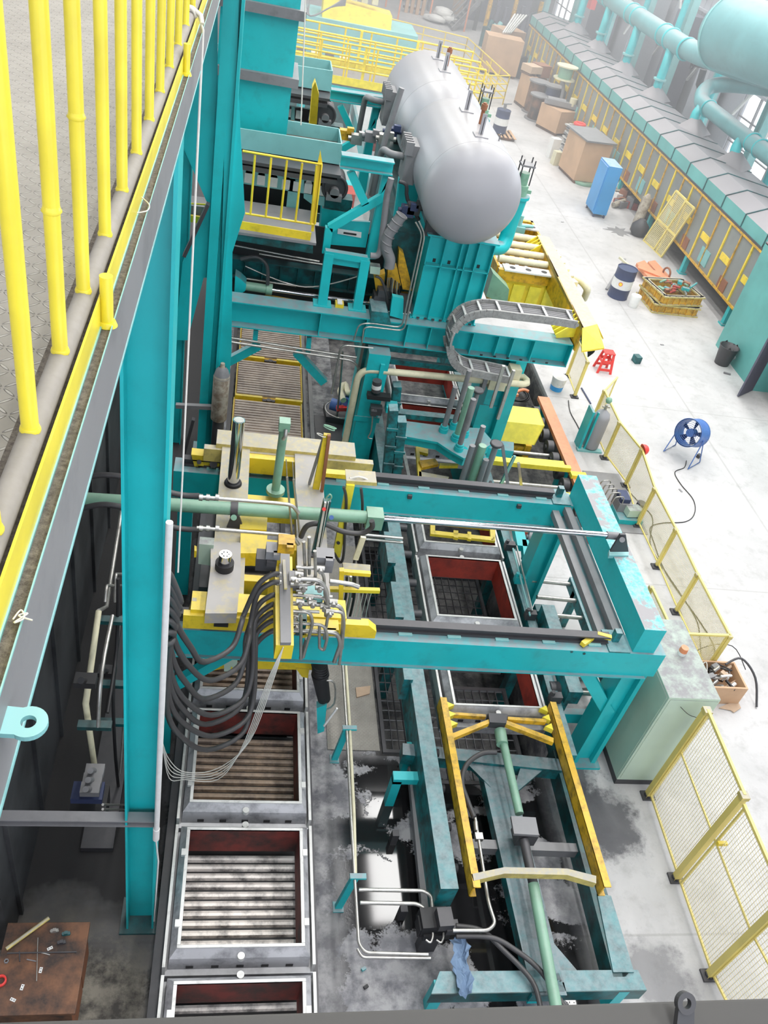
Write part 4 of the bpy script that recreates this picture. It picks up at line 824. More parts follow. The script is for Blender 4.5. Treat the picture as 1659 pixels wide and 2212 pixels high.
for k2, (a, b_) in enumerate((((700, 1272), (820, 1276)), ((735, 1235), (800, 1240)))):
    q = MB().bar(WY(*a, 6.9), WY(*b_, 6.9), .05, .05); tag(q.build('yellow_strut', 'yellow', loc=WY(*a, 6.9)), ('longer lower', 'shorter upper')[k2] + ' yellow strut sticking out right of the pipe cluster', 'strut')
    for i in range(3): pass
q = MB().bar(WY(735, 1330, 6.7), WY(738, 1230, 6.7), .05, .06, (0, 1, 0)); tag(q.build('yellow_strut', 'yellow', loc=WY(735, 1330, 6.7)), 'vertical yellow strut right of the pipe cluster', 'strut')
t = thing('position_cylinder', 'slim blue green actuator with white scale leaning over the green cylinder', 'actuator', WY(680, 1200, 7.2))
MB().bar(WY(680, 1198, 7.2), WY(707, 1080, 7.2), .085, .06, (0, 1, 0)).build('profile', 'teald', t)
MB().bar(WY(683, 1195, 7.15), WY(703, 1085, 7.15), .025, .03, (0, 1, 0)).bar(WY(689, 1195, 7.15), WY(709, 1085, 7.15), .008, .03, (0, 1, 0)).build('scale', 'rim', t)
MB().cyl(WY(700, 1100, 7.12), WY(700, 1100, 7.16), .022, n=14).build('red_sticker', 'red', t)
MB().cb(WY(680, 1205, 7.15), .11, .08, .12).build('foot', 'dgrey', t)
MB().tube(py(((703, 1078), (712, 1068), (716, 1075), (706, 1082)), 7.15), .01, 6, 4).build('green_wire', 'green', t)
for k2, (a, b_) in enumerate((((620, 1030), (641, 1270)), ((634, 1035), (661, 1270)))):
    q = MB().tube(py((a, (a[0] - 2, a[1] - 38)), 7.5), .006, 6).tube(py((a, b_), 7.5), .013, 8); tag(q.build('standpipe', 'pipe', loc=WY(*b_, 7.5)), ('left', 'right') [k2] + ' one of two thin upright pipes in front of the green cylinder', 'pipe')
# ================================================================== long green transfer cylinder with chrome rod
t = thing('transfer_cylinder', 'very long horizontal green cylinder with chrome rod reaching the right end beam', 'hydraulic cylinder', (1.5, 7.65, 2.95))
zc = 2.98; yl = 7.62
A = WY(150, 1076, yl); B = WY(818, 1119, yl); C_ = WY(1330, 1157, yl)
MB().cyl(A, B, .078, n=28).build('barrel', 'green', t); MB().cb(WY(808, 1120, yl), .2, .2, .2).build('gland_head', 'green', t)
MB().cyl(B, C_, .038, n=24).build('rod', 'chrome', t)
MB().cyl(WY(498, 1100, yl), WY(514, 1101, yl), .095, n=28).prism(py(((500, 1115), (516, 1115), (530, 1150), (486, 1148)), yl - .1), (0, .03, 0)).build('trunnion', 'dgrey', t); MB().cyl(WY(505, 1118, yl - .13), WY(505, 1118, yl - .1), .035).build('trunnion_pin', 'green', t)
MB().cyl(WY(716, 1118, yl - .08), WY(716, 1118, yl - .072), .028, n=16).build('blue_sticker', 'fanblue', t)
cl = W(1338, 1170, 2.84); MB().cyl(WY(1310, 1156, yl), WY(1335, 1158, yl), .05).build('rod_eye', 'grey', t)
t = thing('clevis_bracket', 'dark steel clevis bracket with pin holding the chrome rod end on the end beam', 'bracket', cl)
MB().prism(py(((1318, 1192), (1340, 1155), (1352, 1155), (1358, 1192)), yl - .12), (0, .03, 0)).prism(py(((1318, 1192), (1340, 1155), (1352, 1155), (1358, 1192)), yl + .1), (0, .03, 0)).build('side_plate', 'dgrey', t)
MB().cyl(WY(1344, 1166, yl - .16), WY(1344, 1166, yl + .16), .035).build('pin', 'grey', t); MB().prism(pz(((1316, 1188), (1358, 1190), (1358, 1200), (1316, 1200)), 2.82), (0, 0, -.05)).build('base', 'lteal', t)
# hose ends along both sides of the green cylinder
for k2, (v0, v1, l_) in enumerate(((1062, 1079, 'upper'), (1135, 1146, 'lower'))):
    y = 7.2; t = thing('hose_assembly', l_ + ' black hose and steel pipe running beside the long green cylinder', 'hose', WY(420, v1, y))
    MB().tube(py(((180, v0 - 30 if k2 == 0 else v0 - 38), (230, v0 - 36 if k2 == 0 else v0 - 45), (300, v0 - 25 if k2 == 0 else v0 - 30), (362, v0), (400, v0 + 8), (430, v0 + 9)), y), .032, 10, 5).build('hose', 'hose', t)
    MB().tube(fillet(py(((425, v1 - 6), (600, v1 + 8), (632, v1 + 12), (645, v1 + 30)), y), .1), .022, 10).build('steel_pipe', 'pipe', t)
    for u in (430, 445, 465): MB().cyl(WY(u, v1 - 5, y), WY(u + 8, v1 - 4, y), .038, n=6).build('fitting', 'pipe', t)
q = MB().tube(py(((650, 1160), (665, 1135), (700, 1132), (740, 1148), (780, 1152), (803, 1140), (803, 1125)), 7.3), .032, 10, 5); tag(q.build('looped_hose', 'hose', loc=WY(740, 1148, 7.3)), 'thick black hose looping under the green cylinder to its gland', 'hose')
# manifold with long rectangular grey cover
mz = thing('hose_manifold', 'long grey topped yellow manifold box where the black hoses plug in', 'manifold', WY(618, 1385, 5.9))
ma, mb_, mc_, md = W(603, 1195, 3.45), W(626, 1196, 3.45), W(629, 1388, 3.35), W(606, 1388, 3.35)
MB().prism([ma, mb_, mc_, md], (0, 0, -.04)).build('cover', 'grey', mz)
MB().prism([ma + V((-.04, 0, -.04)), mb_ + V((.03, 0, -.04)), mc_ + V((.03, 0, -.04)), md + V((-.04, 0, -.04))], (0, 0, -.2)).build('body', 'yellow', mz)
e0, e1 = W(613, 1210, 3.48), W(617, 1272, 3.46); MB().bar(e0, e1, .03, .02).build('strip', 'yelloww', mz)
MB().prism(py(((585, 1230), (606, 1200), (606, 1340), (572, 1330)), 6.3), (0, .05, 0)).build('hose_plate', 'yellow', mz)
MB().prism(pz(((420, 1178), (425, 1180), (425, 1190), (420, 1190)), 2.9), (0, 0, -.1)).build('clip', 'yellow', mz)
# bundle of black hoses: from the manifold down in a loop and up beside the near teal column
HB = [(1240, 1430, 530), (1258, 1470, 545), (1285, 1510, 536), (1305, 1545, 552), (1322, 1565, 542), (1340, 1590, 556), (1362, 1620, 548)]
for i, (v0, vb, ux) in enumerate(HB):
    pts = [WY(604, v0, 6.0), WY(585, v0 + 2, 5.95), WY(556, v0 + 26, 5.9), WY(ux - 4, v0 + 90 if v0 < 1300 else v0 + 60, 5.8), WY(ux - 8, vb - 85, 5.6), WY(ux - 30, vb - 30, 5.4), WY(ux - 90 - i * 2, vb, 5.1), WY(412 - i * 4, vb - 32, 4.8), WY(378 - i * 3, vb - 90, 4.6), WY(364, vb - 170 - i * 6, 4.5), WY(390 - i * 3, 1300 + i * 14, 4.45), WY(368, 1245 + i * 24, 4.4), WY(355, 1235 + i * 26, 4.4)]
    q = MB().tube(pts, .027, 10, 5); tag(q.build('hydraulic_hose', 'hose', loc=pts[6]), 'thick black hose looping down from the %s fitting of the long manifold' % ORD[i], 'hose', 'bundle of hanging black hoses')
    c0 = WY(606, v0, 6.0); q = MB().cyl(WY(596, v0 + 1, 5.98), c0, .028, n=8); tag(q.build('hose_fitting', 'pipe', loc=c0), 'steel hose fitting on the left of the manifold, %s from above' % ORD[i], 'fitting', 'hose fittings on the manifold')
for i in range(5):
    pts = py(((612, 1398), (590 - i * 3, 1470), (540 - i * 5, 1600 + i * 5), (470, 1660 + i * 6), (400, 1668 + i * 4), (365, 1640 + i * 10), (350, 1600)), 5.3)
    q = MB().tube(pts, .005, 5, 5); tag(q.build('control_cable', 'rope', loc=pts[2]), 'thin pale control cable sagging below the hoses, %s of five from above' % ORD[i], 'cable', 'thin sagging control cables')
# bright pipes on the right of the manifold
RP = [((628, 1250), (690, 1252), (705, 1275), (708, 1300)), ((628, 1262), (675, 1263), (682, 1245), (680, 1190)), ((628, 1285), (700, 1290), (712, 1310), (700, 1380)), ((628, 1303), (735, 1308), (742, 1330), (738, 1400)),
      ((628, 1320), (670, 1322), (676, 1345), (655, 1420)), ((628, 1345), (700, 1350), (708, 1375), (700, 1405), (690, 1400), (690, 1350)), ((628, 1362), (728, 1366), (736, 1390), (722, 1430)), ((640, 1275), (655, 1275), (660, 1250), (656, 1170)),
      ((650, 1330), (650, 1420)), ((663, 1380), (650, 1422)), ((640, 1225), (690, 1228), (700, 1245), (702, 1290)), ((668, 1160), (668, 1240)), ((712, 1255), (760, 1262), (775, 1268)), ((645, 1296), (648, 1320), (690, 1322)), ((715, 1320), (740, 1322), (744, 1345), (733, 1435)), ((705, 1330), (704, 1290), (718, 1290))]
RPL = ['thick pipe leaving the manifold cover at its upper third and turning down', 'slim pipe turning upwards just right of the upper manifold', 'slim pipe dropping from the middle of the manifold over the yellow beam', 'thick pipe bending down at the right end of the cluster', 'slim pipe hooking down steeply over the front teal beam', 'slim pipe with u-shaped end hanging over the front beam', 'thick lowest pipe sweeping out to the right over the front beam',
       'short slim pipe rising straight above the manifold middle', 'slim straight pipe hanging vertically beside the manifold end', 'thick short slanted pipe over the front beam', 'slim pipe high in the cluster bending down', 'slim short vertical pipe above the cluster', 'thick pipe running right towards the yellow strut', 'slim pipe doubling back in the cluster centre', 'slim outermost pipe falling furthest below the front beam', 'thick short hooked pipe near the yellow struts']
for i, pp in enumerate(RP):
    q = MB().tube(fillet(py(pp, 5.85 + (i % 4) * .05), .07), .017 if i % 3 else .024, 10); tag(q.build('valve_pipe', 'pipe', loc=WY(*pp[0], 6.4)), RPL[i], 'pipe', 'bent steel pipes beside the manifold')
for i, (u, v) in enumerate(((640, 1252), (655, 1268), (668, 1290), (690, 1268), (675, 1302), (700, 1310), (648, 1300), (636, 1330), (640, 1350), (712, 1322), (646, 1240), (692, 1228), (720, 1300))):
    c = WY(u, v, 5.85 + (i % 3) * .05); q = MB().cyl(c - V((.04, 0, 0)), c + V((.04, 0, 0)), .034, n=6).cyl(c, c - V((0, .06, 0)), .025, n=8); tag(q.build('pipe_fitting', 'pipe', loc=c), 'hexagonal steel fitting on the manifold pipes, %s in order from upper left' % ORD[i], 'fitting', 'steel fittings in the pipe cluster')
for i, (u, v, w_, h_, m_) in enumerate(((640, 1255, .16, .14, 'grey'), (676, 1285, .2, .12, 'lteal'), (650, 1345, .1, .22, 'teald'), (700, 1210, .18, .2, 'grey'), (590, 1190, .14, .1, 'grey'), (660, 1360, .12, .1, 'yellow'), (700, 1355, .3, .1, 'yellow'), (575, 1210, .2, .16, 'dgrey'), (618, 1175, .16, .12, 'yellowo'))):
    c = WY(u, v, 6.1); q = MB().cb(c, w_, .15, h_).cb(c + V((w_ * .2, -.08, h_ * .3)), w_ * .4, .06, h_ * .4); tag(q.build('valve_block', m_, loc=c), ['grey valve block nearest the long manifold cover', 'pale teal valve block amid the pipes', 'dark teal valve block low in the pipe cluster', 'grey valve block under the blue green actuator', 'grey valve block left of the manifold top', 'small yellow block low in the pipe cluster', 'wide yellow block at the foot of the pipe cluster', 'dark valve block beside the hose fittings', 'amber block at the head of the manifold'][i], 'valve')
q = MB().tube(py(((742, 1052), (748, 1080), (745, 1150), (742, 1200), (735, 1215), (722, 1195)), 7.85), .018, 8, 4).tube(py(((780, 1055), (783, 1100), (776, 1180), (765, 1215), (762, 1290)), 7.85), .018, 8, 4); tag(q.build('drag_hose', 'hose', loc=WY(775, 1150, 7.85)), 'black hoses hanging from the yellow tray in front of the rear bridge beam', 'hose')
q = MB().bar(WY(785, 1160, 6.8), WY(768, 1208, 6.8), .06, .03, (0, 1, 0)); tag(q.build('cream_strip', 'cream', loc=WY(768, 1208, 6.8)), 'short cream coloured strip hanging right of the carriage', 'strip')
for k2, v in enumerate((1157, 1166)):
    q = MB().tube(py(((785, v - 2), (870, v + 6)), 8.6), .022, 8); tag(q.build('floor_pipe', 'pipe', loc=WY(830, v, 8.6)), ('upper', 'lower')[k2] + ' short pale pipe running to the right track under the rear beam', 'pipe')
# parts of the yellow cradle hanging below the bridge (over flasks)
t = thing('flask_clamp', 'yellow clamp frame with junction box hanging below the front bridge beam', 'clamp', W(550, 1450, 1.5))
MB().prism(py(((430, 1455), (445, 1430), (500, 1425), (500, 1440), (455, 1450)), 6.6), (0, .1, 0)).prism(py(((548, 1427), (708, 1432), (706, 1448), (548, 1445)), 6.6), (0, .12, 0)).prism(py(((640, 1445), (668, 1446), (665, 1465), (652, 1462)), 6.58), (0, .1, 0)).build('frame', 'yellow', t)
MB().prism(py(((484, 1424), (512, 1424), (512, 1452), (484, 1450)), 6.5), (0, .1, 0)).build('junction_box', 'cab', t); MB().prism(py(((498, 1445), (503, 1445), (500, 1440)), 6.49), (0, .005, 0)).build('warning_triangle', 'yellow', t)
t = thing('clamp_motor', 'black motor under the right end of the yellow clamp frame', 'motor', W(690, 1500, 1.0))
MB().cyl(WY(690, 1435, 6.4), WY(690, 1455, 6.4), .09).cyl(WY(690, 1455, 6.4), WY(700, 1510, 6.4), .1, .08).build('housing', 'black', t)
for i in range(5): MB().torus(WY(690 + i, 1436 + i * 5, 6.4), (0, 0, 1), .09, .008).build('cooling_fin', 'black', t)
MB().tube(py(((700, 1470), (722, 1475), (722, 1520), (700, 1535)), 6.35), .012, 6, 3).build('loop_pipe', 'pipe', t)
MB().prism(py(((684, 1530), (706, 1522), (700, 1580), (686, 1585)), 6.3), (0, .1, 0)).build('foot_plate', 'teal', t); MB().tube(py(((728, 1530), (700, 1568)), 6.2), .014, 8).build('lever', 'white', t)
# ================================================================== centre: lifting frame with upright cylinders
lf = thing('lifting_table', 'worn teal lifting frame plate carrying upright rods on the right track', 'lifting frame', (3.6, 11.2, 1.3))
MB().prism(pz(((866, 908), (958, 920), (1040, 925), (1066, 955), (1040, 975), (1002, 990), (975, 975), (945, 955), (872, 942)), 1.6), (0, 0, -.04)).build('top_plate', 'teal', lf)
MB().prism(pz(((872, 942), (945, 955), (975, 975), (1002, 990), (1040, 975), (1066, 955), (1060, 950), (1002, 980), (945, 948), (872, 936)), 1.56), (0, 0, -.16)).build('skirt', 'tealc', lf)
MB().cyl(W(1000, 975, 1.56), W(1000, 975, 1.2), .09).cyl(W(1000, 975, 1.24), W(1000, 975, 1.0), .03).build('guide_boss', 'teal', lf)
MB().prism(pz(((860, 882), (985, 896), (985, 906), (860, 893)), 1.55), (0, 0, -.1)).build('rear_bar', 'tealw', lf)
MB().prism(pz(((1060, 950), (1110, 955), (1110, 975), (1055, 968)), 1.5), (0, 0, -.15)).build('side_bar', 'teal', lf)
CY = [((957, 932), .62, .045, 'dgrey', 0), ((978, 925), .80, .04, 'dgrey', 0), ((985, 950), .72, .055, 'green', 0), ((990, 972), .70, .045, 'dgrey', 0), ((1003, 942), .62, .04, 'dgrey', 1),
      ((990, 1062), .62, .045, 'dgrey', 0), ((1003, 1050), .80, .04, 'dgrey', 0), ((1010, 1065), .64, .06, 'green', 0), ((1024, 1072), .50, .045, 'dgrey', 0), ((1036, 1068), .66, .045, 'dgrey', 1)]
CL = ['front left dark rod of the rear upright group', 'rear dark rod of the rear upright group', 'green cylinder of the rear upright group', 'front dark rod of the rear upright group', 'dark rod with round disc cap in the rear upright group', 'left dark rod of the front upright group', 'rear dark rod of the front upright group', 'green cylinder of the front upright group', 'short dark rod of the front upright group', 'dark rod with round disc cap in the front upright group']
for (uv, h, r, m_, disc), l_ in zip(CY, CL):
    a = W(*uv, 1.6); t = thing('upright_rod' if m_ != 'green' else 'upright_cylinder', l_, 'guide rod' if m_ != 'green' else 'cylinder', a, 'upright rods and cylinders on the lifting frame')
    h *= 1.45; r *= 1.2; MB().cyl(a, a + V((0, 0, h)), r * .85, n=18).build('shaft', m_ if m_ == 'green' else 'grey', t); sh_ = t.children[0]; MB().cyl(a, a + V((0, 0, .08)), r * 1.5).cyl(a + V((0, 0, .09)), a + V((0, 0, .13)), r * 1.25).build('collar', 'tealc', t)
    if disc: MB().rings([(0, .085), (.02, .1), (.045, .1), (.05, .08)], a + V((0, 0, h)), (0, 0, 1), 24).build('disc_cap', 'dgrey', sh_)
q = MB().prism(pz(((985, 1050), (1070, 1060), (1070, 1085), (980, 1075)), 1.58), (0, 0, -.05)); tag(q.build('front_rod_plate', 'tealw', loc=W(1020, 1070, 1.5)), 'small worn teal plate under the front group of upright rods', 'plate')
# side uprights of the frame
for k2, (u0, v0, u1, v1) in enumerate(((835, 1030, 850, 880), (855, 1030, 868, 905), (845, 960, 858, 830))):
    a = WY(u0, v0, 11.0 + (k2 == 2) * 1.4); b_ = WY(u1, v1, 11.0 + (k2 == 2) * 1.4); q = MB().bar(a, b_, .14, .2, (0, 1, 0))
    for j in range(3): c = a.lerp(b_, .25 + j * .25); q.cb(c + V((0, -.11, 0)), .18, .03, .04)
    tag(q.build('track_upright', 'tealw', loc=a), ['worn teal upright at the left edge of the lifting frame', 'inner worn teal upright beside the white flask', 'rear worn teal upright under the cream pipe'][k2], 'post')
for k2, (a, b_) in enumerate((((870, 965), (885, 1035)), ((1085, 960), (1100, 1070)), ((1075, 905), (1110, 800)), ((1060, 880), (1088, 790)), ((1112, 985), (1060, 1090)), ((1120, 1000), (1130, 1085)))):
    q = MB().bar(WY(*a, 11.0 if k2 < 2 else 12.0), WY(*b_, 11.0 if k2 < 2 else 12.0), .05, .05, (0, 1, 0)); tag(q.build('guide_bar', ['rim', 'grey', 'pipe', 'pipe', 'lteal', 'pipe'][k2], loc=WY(*a, 11.0)), ['white slotted bar beside the left upright of the lifting frame', 'grey bar right of the front rod group', 'slim pipe rising to the cream junction block', 'slim pipe left of the cream junction block pipe', 'pale teal strut right of the rod groups', 'pale pipe beside the yellow roller bars'][k2], 'bar')
t = thing('core_gripper', 'yellow gripper arms inside the dark opening beside the upright rods', 'gripper', W(940, 1010, .9))
for pp, z, m_ in ((((898, 965), (905, 963), (912, 1040), (904, 1035)), 1.0, 'yellow'), (((905, 995), (940, 990), (948, 1002), (912, 1010)), 1.05, 'yellowo'), (((905, 1018), (970, 1030), (965, 1038), (905, 1028)), 1.0, 'yelloww'), (((905, 965), (925, 970), (925, 980), (905, 975)), 1.0, 'yellow'), (((950, 1000), (990, 1002), (990, 1006), (950, 1006)), 1.1, 'yellow')):
    MB().prism(pz(pp, z), (0, 0, -.06)).build('arm', m_, t)
t = thing('core_gripper', 'yellow bracket frame lying over the flask right below the rear bridge beam', 'gripper', W(990, 1140, .97))
for pp in (((930, 1120), (1065, 1135), (1068, 1143), (930, 1128)), ((930, 1145), (1068, 1160), (1068, 1168), (930, 1153)), ((930, 1118), (940, 1118), (940, 1152), (930, 1152)), ((1058, 1132), (1070, 1134), (1070, 1168), (1060, 1166)), ((980, 1145), (990, 1146), (990, 1162), (980, 1160)), ((1010, 1148), (1018, 1149), (1018, 1165), (1010, 1163))):
    MB().prism(pz(pp, 1.02), (0, 0, -.05)).build('bar', 'yellow', t)
MB().prism(pz(((945, 1115), (1050, 1126), (1050, 1134), (945, 1124)), 1.1), (0, 0, -.08)).build('crosshead', 'yelloww', t)
# press legs and lower panels
q = MB().box(2.25, 12.4, -.6, 2.62, 13.6, 2.55); q.box(2.2, 12.38, 1.2, 2.66, 12.4, 1.3); q.build('leg', 'teal', pr)
q = MB().box(4.62, 12.9, -.6, 4.9, 13.9, 2.1); q.box(4.55, 12.88, .9, 4.95, 12.9, 1.5); q.build('leg', 'teal', pr)
q = MB().box(2.5, 13.0, 2.3, 4.9, 13.3, 2.42).box(2.5, 12.92, 2.1, 4.9, 13.0, 2.2); q.build('crosspiece', 'tealw', pr)
cpz = WY(775, 800, 12.45).z
t = thing('cream_pipe', 'long cream coloured pipe with square elbow in front of the press', 'pipe', WY(748, 940, 12.45))
pp = [WY(744, 962, 12.45), WY(776, 797, 12.45), WY(1130, 830, 12.45)]; e_ = pp[2]
MB().tube(fillet(pp, .25, 8) + [e_ + V((.08, .05, 0)), e_ + V((.1, .15, 0)), e_ + V((.06, .25, 0)), e_ + V((-.15, .27, 0))], .06, 14).build('pipe_run', 'cream', t)
MB().cb(WY(1072, 826, 12.45), .3, .22, .2).build('junction_block', 'cream', t); MB().cb(WY(1110, 805, 12.6), .2, .22, .24).build('junction_block', 'cream', t)
for u in (823, 1046): MB().cb(WY(u, 800 + (u - 823) * .105, 12.43), .07, .15, .3).build('pipe_clamp', 'tealc' if u < 900 else 'grey', t)
t = thing('sensor_motor', 'small dark motor with white band on the left press leg', 'motor', WY(815, 835, 12.2))
MB().cyl(WY(812, 845, 12.2), WY(815, 822, 12.2), .08).build('housing', 'dgrey', t); MB().cyl(WY(813, 838, 12.2), WY(814, 830, 12.2), .083).build('band', 'white', t); MB().cb(WY(818, 856, 12.2), .4, .15, .08).build('bracket', 'black', t)
for k2, (u, v) in enumerate(((812, 885), (845, 878))): q = MB().cb(WY(u, v, 12.2), .2, .15, .14).cb(WY(u - 5, v + 6, 12.1), .1, .1, .1); tag(q.build('limit_switch', 'dgrey' if k2 == 0 else 'tealc', loc=WY(u, v, 12.2)), ('dark', 'teal')[k2] + ' switch box on the left press leg', 'switch')
q = MB().tube(py(((806, 885), (802, 930), (795, 945), (804, 948)), 12.1), .012, 6, 3); tag(q.build('brass_tee_pipe', 'pipe', loc=WY(802, 930, 12.1)), 'slim rod with tee foot hanging from the left press leg', 'rod')
# pump group left of the cream pipe
t = thing('pump_group', 'blue and red pump on a dark base with cream flexible pipes', 'pump', W(735, 880, .2))
MB().cyl(W(715, 872, .35), W(735, 878, .35), .12).build('blue_motor', 'fanblue', t); MB().cyl(W(745, 868, .55), W(752, 862, .55), .09).build('blue_cap', 'fanblue', t); MB().cb(W(738, 882, .42), .2, .1, .08, .2).build('red_valve', 'red', t)
MB().tube(pz(((742, 865), (735, 845), (745, 830), (752, 850), (765, 845)), .7), .06, 10, 4).build('cream_flex_pipe', 'cream', t); MB().torus(W(735, 885, .3), (0, 0, 1), .3, .015, 24, 6).build('wire_loop', 'pipe', t); MB().prism(pz(((700, 870), (770, 880), (765, 910), (705, 900)), .15), (0, 0, -.15)).build('base', 'dgrey', t)
q = MB().tube(fillet([W(727, 905, .1), W(733, 850, .9), W(740, 760, 2.3)], .1), .02, 8); tag(q.build('hydraulic_pipe', 'pipe', loc=W(727, 905, .1)), 'slim pipe rising from the blue and red pump', 'pipe')
# ================================================================== transfer trench on the right
tr = thing('yellow_trolley', 'bright yellow trolley box on wheels in the trench', 'trolley', (5.9, 14.3, -.6))
MB().prism([(5.35, 13.95, .0), (6.35, 13.95, .0), (6.50, 14.15, .38), (5.45, 14.15, .38)], (0, .02, 0)).prism([(5.45, 14.15, .38), (6.5, 14.15, .38), (6.5, 14.75, .40), (5.5, 14.75, .40)], (0, 0, -.03)).prism([(6.35, 13.95, 0), (6.5, 14.15, .38), (6.5, 14.75, .4), (6.35, 14.75, 0)], (-.02, 0, 0)).build('hood', 'yrail', tr)
MB().box(5.3, 13.95, -.25, 6.3, 14.1, -.1).box(6.15, 13.9, -.5, 6.28, 14.1, 0).build('bumper', 'yellowo', tr); MB().box(5.3, 14.1, -.5, 6.3, 14.8, 0).build('undercarriage', 'black', tr)
MB().torus((5.3, 13.85, -.2), (1, 0, 0), .13, .05).build('hose_reel', 'black', tr)
orr = thing('orange_rail_beam', 'worn orange beam with wheels along the right edge of the trench', 'rail beam', (6.85, 13.6, -.2))
MB().box(6.72, 11.0, .18, 6.98, 15.5, .26).build('rail_plate', 'orange', orr)
for i in range(9): y = 15.1 - i * .42; MB().cyl((6.55, y, .06), (6.68, y, .06), .15, n=22).cyl((6.52, y, .06), (6.72, y, .06), .05).build('wheel', 'dgrey', orr)
for y in (11.2, 13.2, 15.2): MB().box(6.74, y, -.62, 6.94, y + .12, .18).build('leg', 'teal', orr)
for y in (11.7, 12.55): MB().box(6.68, y, .26, 7.0, y + .14, .34).build('yellow_bridge', 'yrail', orr)
for k2, (y, z) in enumerate(((13.55, .05), (12.5, .05), (12.2, .05), (12.35, .02), (11.95, .0))):
    q = MB().cyl((4.9, y, z), (6.6, y, z), .04, n=12); tag(q.build('axle', 'pipe', loc=(5.7, y, z)), ['grey axle rod just below the yellow trolley', 'rear axle rod between the two yellow bars', 'front axle rod between the two yellow bars', 'middle axle rod between the two yellow bars', 'axle rod closest to the front yellow bar'][k2], 'rod')
for k2, y in enumerate((12.72, 11.72)):
    q = MB().box(5.0, y, .28, 6.7, y + .1, .38); q.box(5.0, y + .1, .34, 6.6, y + .25, .36); tag(q.build('roller_bar', 'yrail', loc=(5.8, y, .3)), ('rear', 'front')[k2] + ' bright yellow bar leading to the orange rail beam', 'bar')
t = thing('parked_flask', 'red sided flask parked behind the rear bridge beam under the orange beam', 'moulding flask', (5.9, 11.1, -.3)); MB().box(5.3, 10.95, -.3, 6.7, 11.0, .2).box(5.3, 11.0, -.3, 5.35, 11.6, .2).box(6.65, 11.0, -.3, 6.7, 11.6, .2).build('walls', 'redin', t)
MB().box(5.2, 10.9, .2, 6.75, 11.1, .26).box(5.2, 11.1, .2, 5.35, 11.7, .26).build('rim', 'yelloww', t)
for x in (5.5, 5.75, 6.2, 6.5): MB().cyl((x, 10.93, .02), (x, 10.951, .02), .045, n=14).build('hole', 'black', t)
q = MB().box(4.95, 11.3, -.62, 5.05, 18, .2); tag(q.build('trench_side_beam', 'teal', loc=(5, 14, -.6)), 'teal beam along the left side of the transfer trench', 'beam')
q = MB()
for i in range(7): q.torus(W(1112 + (i % 3), 850, -.5 + i * .03), (0, 0, 1), .3 + (i % 2) * .03, .02, 28, 6)
tag(q.build('hose_coil', 'black', loc=W(1112, 850, -.5)), 'coil of black hose lying behind the yellow trolley', 'hose')
q = MB().tube(pz(((1100, 855), (1112, 848), (1130, 842), (1142, 846)), -.2), .04, 8, 4).cb(W(1105, 852, -.18), .3, .16, .06, .4); tag(q.build('orange_tool', 'orange', loc=W(1115, 848, -.2)), 'salmon orange tool lying on the coil of black hose', 'tool')
q = MB().prism(pz(((1080, 862), (1092, 860), (1090, 880), (1076, 882)), .3), (0, 0, -.05)); tag(q.build('grey_control_box', 'cab', loc=W(1085, 870, .3)), 'small pale green control box left of the yellow trolley', 'control box')
q = MB().box(7.2, 11.35, 0, 8.0, 13.2, .015); tag(q.build('floor_cover', 'grey', loc=(7.6, 12, 0)), 'plain grey steel cover plate on the floor right of the orange beam', 'floor plate')
# ================================================================== fence along the aisle
def fence_post(fc, uv, h, z_from_top=False, r=.03):
    b_ = W(uv[0], uv[1], h if z_from_top else 0); b_.z = 0
    po = MB().box(b_.x - r, b_.y - r, .02, b_.x + r, b_.y + r, h).build('post', 'fence', fc)
    MB().box(b_.x - r * 1.25, b_.y - r * 1.25, h - .05, b_.x + r * 1.25, b_.y + r * 1.25, h + .01).build('cap', 'yelloww', po)
    MB().box(b_.x - .09, b_.y - .07, 0, b_.x + .09, b_.y + .07, .03).cyl(b_ + V((0, 0, .03)), b_ + V((0, 0, .06)), .055, n=10).build('foot', 'dgrey', po)
    return b_
def fence_panel(fc, a, b_, h0, h1, wires=0, mid=None):
    a, b_ = V(a), V(b_); z = V((0, 0, 1)); q = MB()
    d = (b_ - a).normalized() * .04
    q.bar(a + z * h0, b_ + z * h0, .025, .025).bar(a + z * h1, b_ + z * h1, .035, .035).bar(a + d + z * h0, a + d + z * h1, .025, .025, (1, 0, 0)).bar(b_ - d + z * h0, b_ - d + z * h1, .025, .025, (1, 0, 0))
    if mid: q.bar(a + z * mid, b_ + z * mid, .02, .02)
    fr_ = q.build('panel', 'fence', fc)
    if wires:
        w_ = MB(); L = (b_ - a).length; n = int((h1 - h0) / .045)
        for i in range(1, n): zz = h0 + (h1 - h0) * i / n; w_.bar(a + z * zz, b_ + z * zz, .004, .004)
        n = int(L / .045)
        for i in range(1, n): c = a.lerp(b_, i / n); w_.bar(c + z * h0, c + z * h1, .004, .004, (1, 0, 0))
        w_.build('wire_mesh', 'fencew', fr_)
    else: MB().add([a + z * h0, b_ + z * h0, b_ + z * h1, a + z * h1], [(0, 1, 2, 3)]).build('wire_mesh', 'mesh', fr_)
fA = thing('guard_fence', 'pale yellow mesh guard fence along the aisle from gas bottle to open crate', 'fence', W(1417, 1225))
PB = [fence_post(fA, uv, .92) for uv in ((1305, 990), (1350, 1050), (1375, 1136), (1417, 1225), (1459, 1323))]
PB.append(fence_post(fA, (1577, 1373), .92, True)); p_b = fence_post(fA, (1275, 920), .92)
fence_panel(fA, p_b, PB[0], .1, .92); fence_panel(fA, p_b, W(1334, 815, .92) - V((0, 0, .92)), .1, .92)
for i in range(5): fence_panel(fA, PB[i], PB[i + 1], .1, .92)
pc_ = W(1440, 1368, .92); pc_.z = 0; fence_panel(fA, pc_, PB[5], .1, .92)
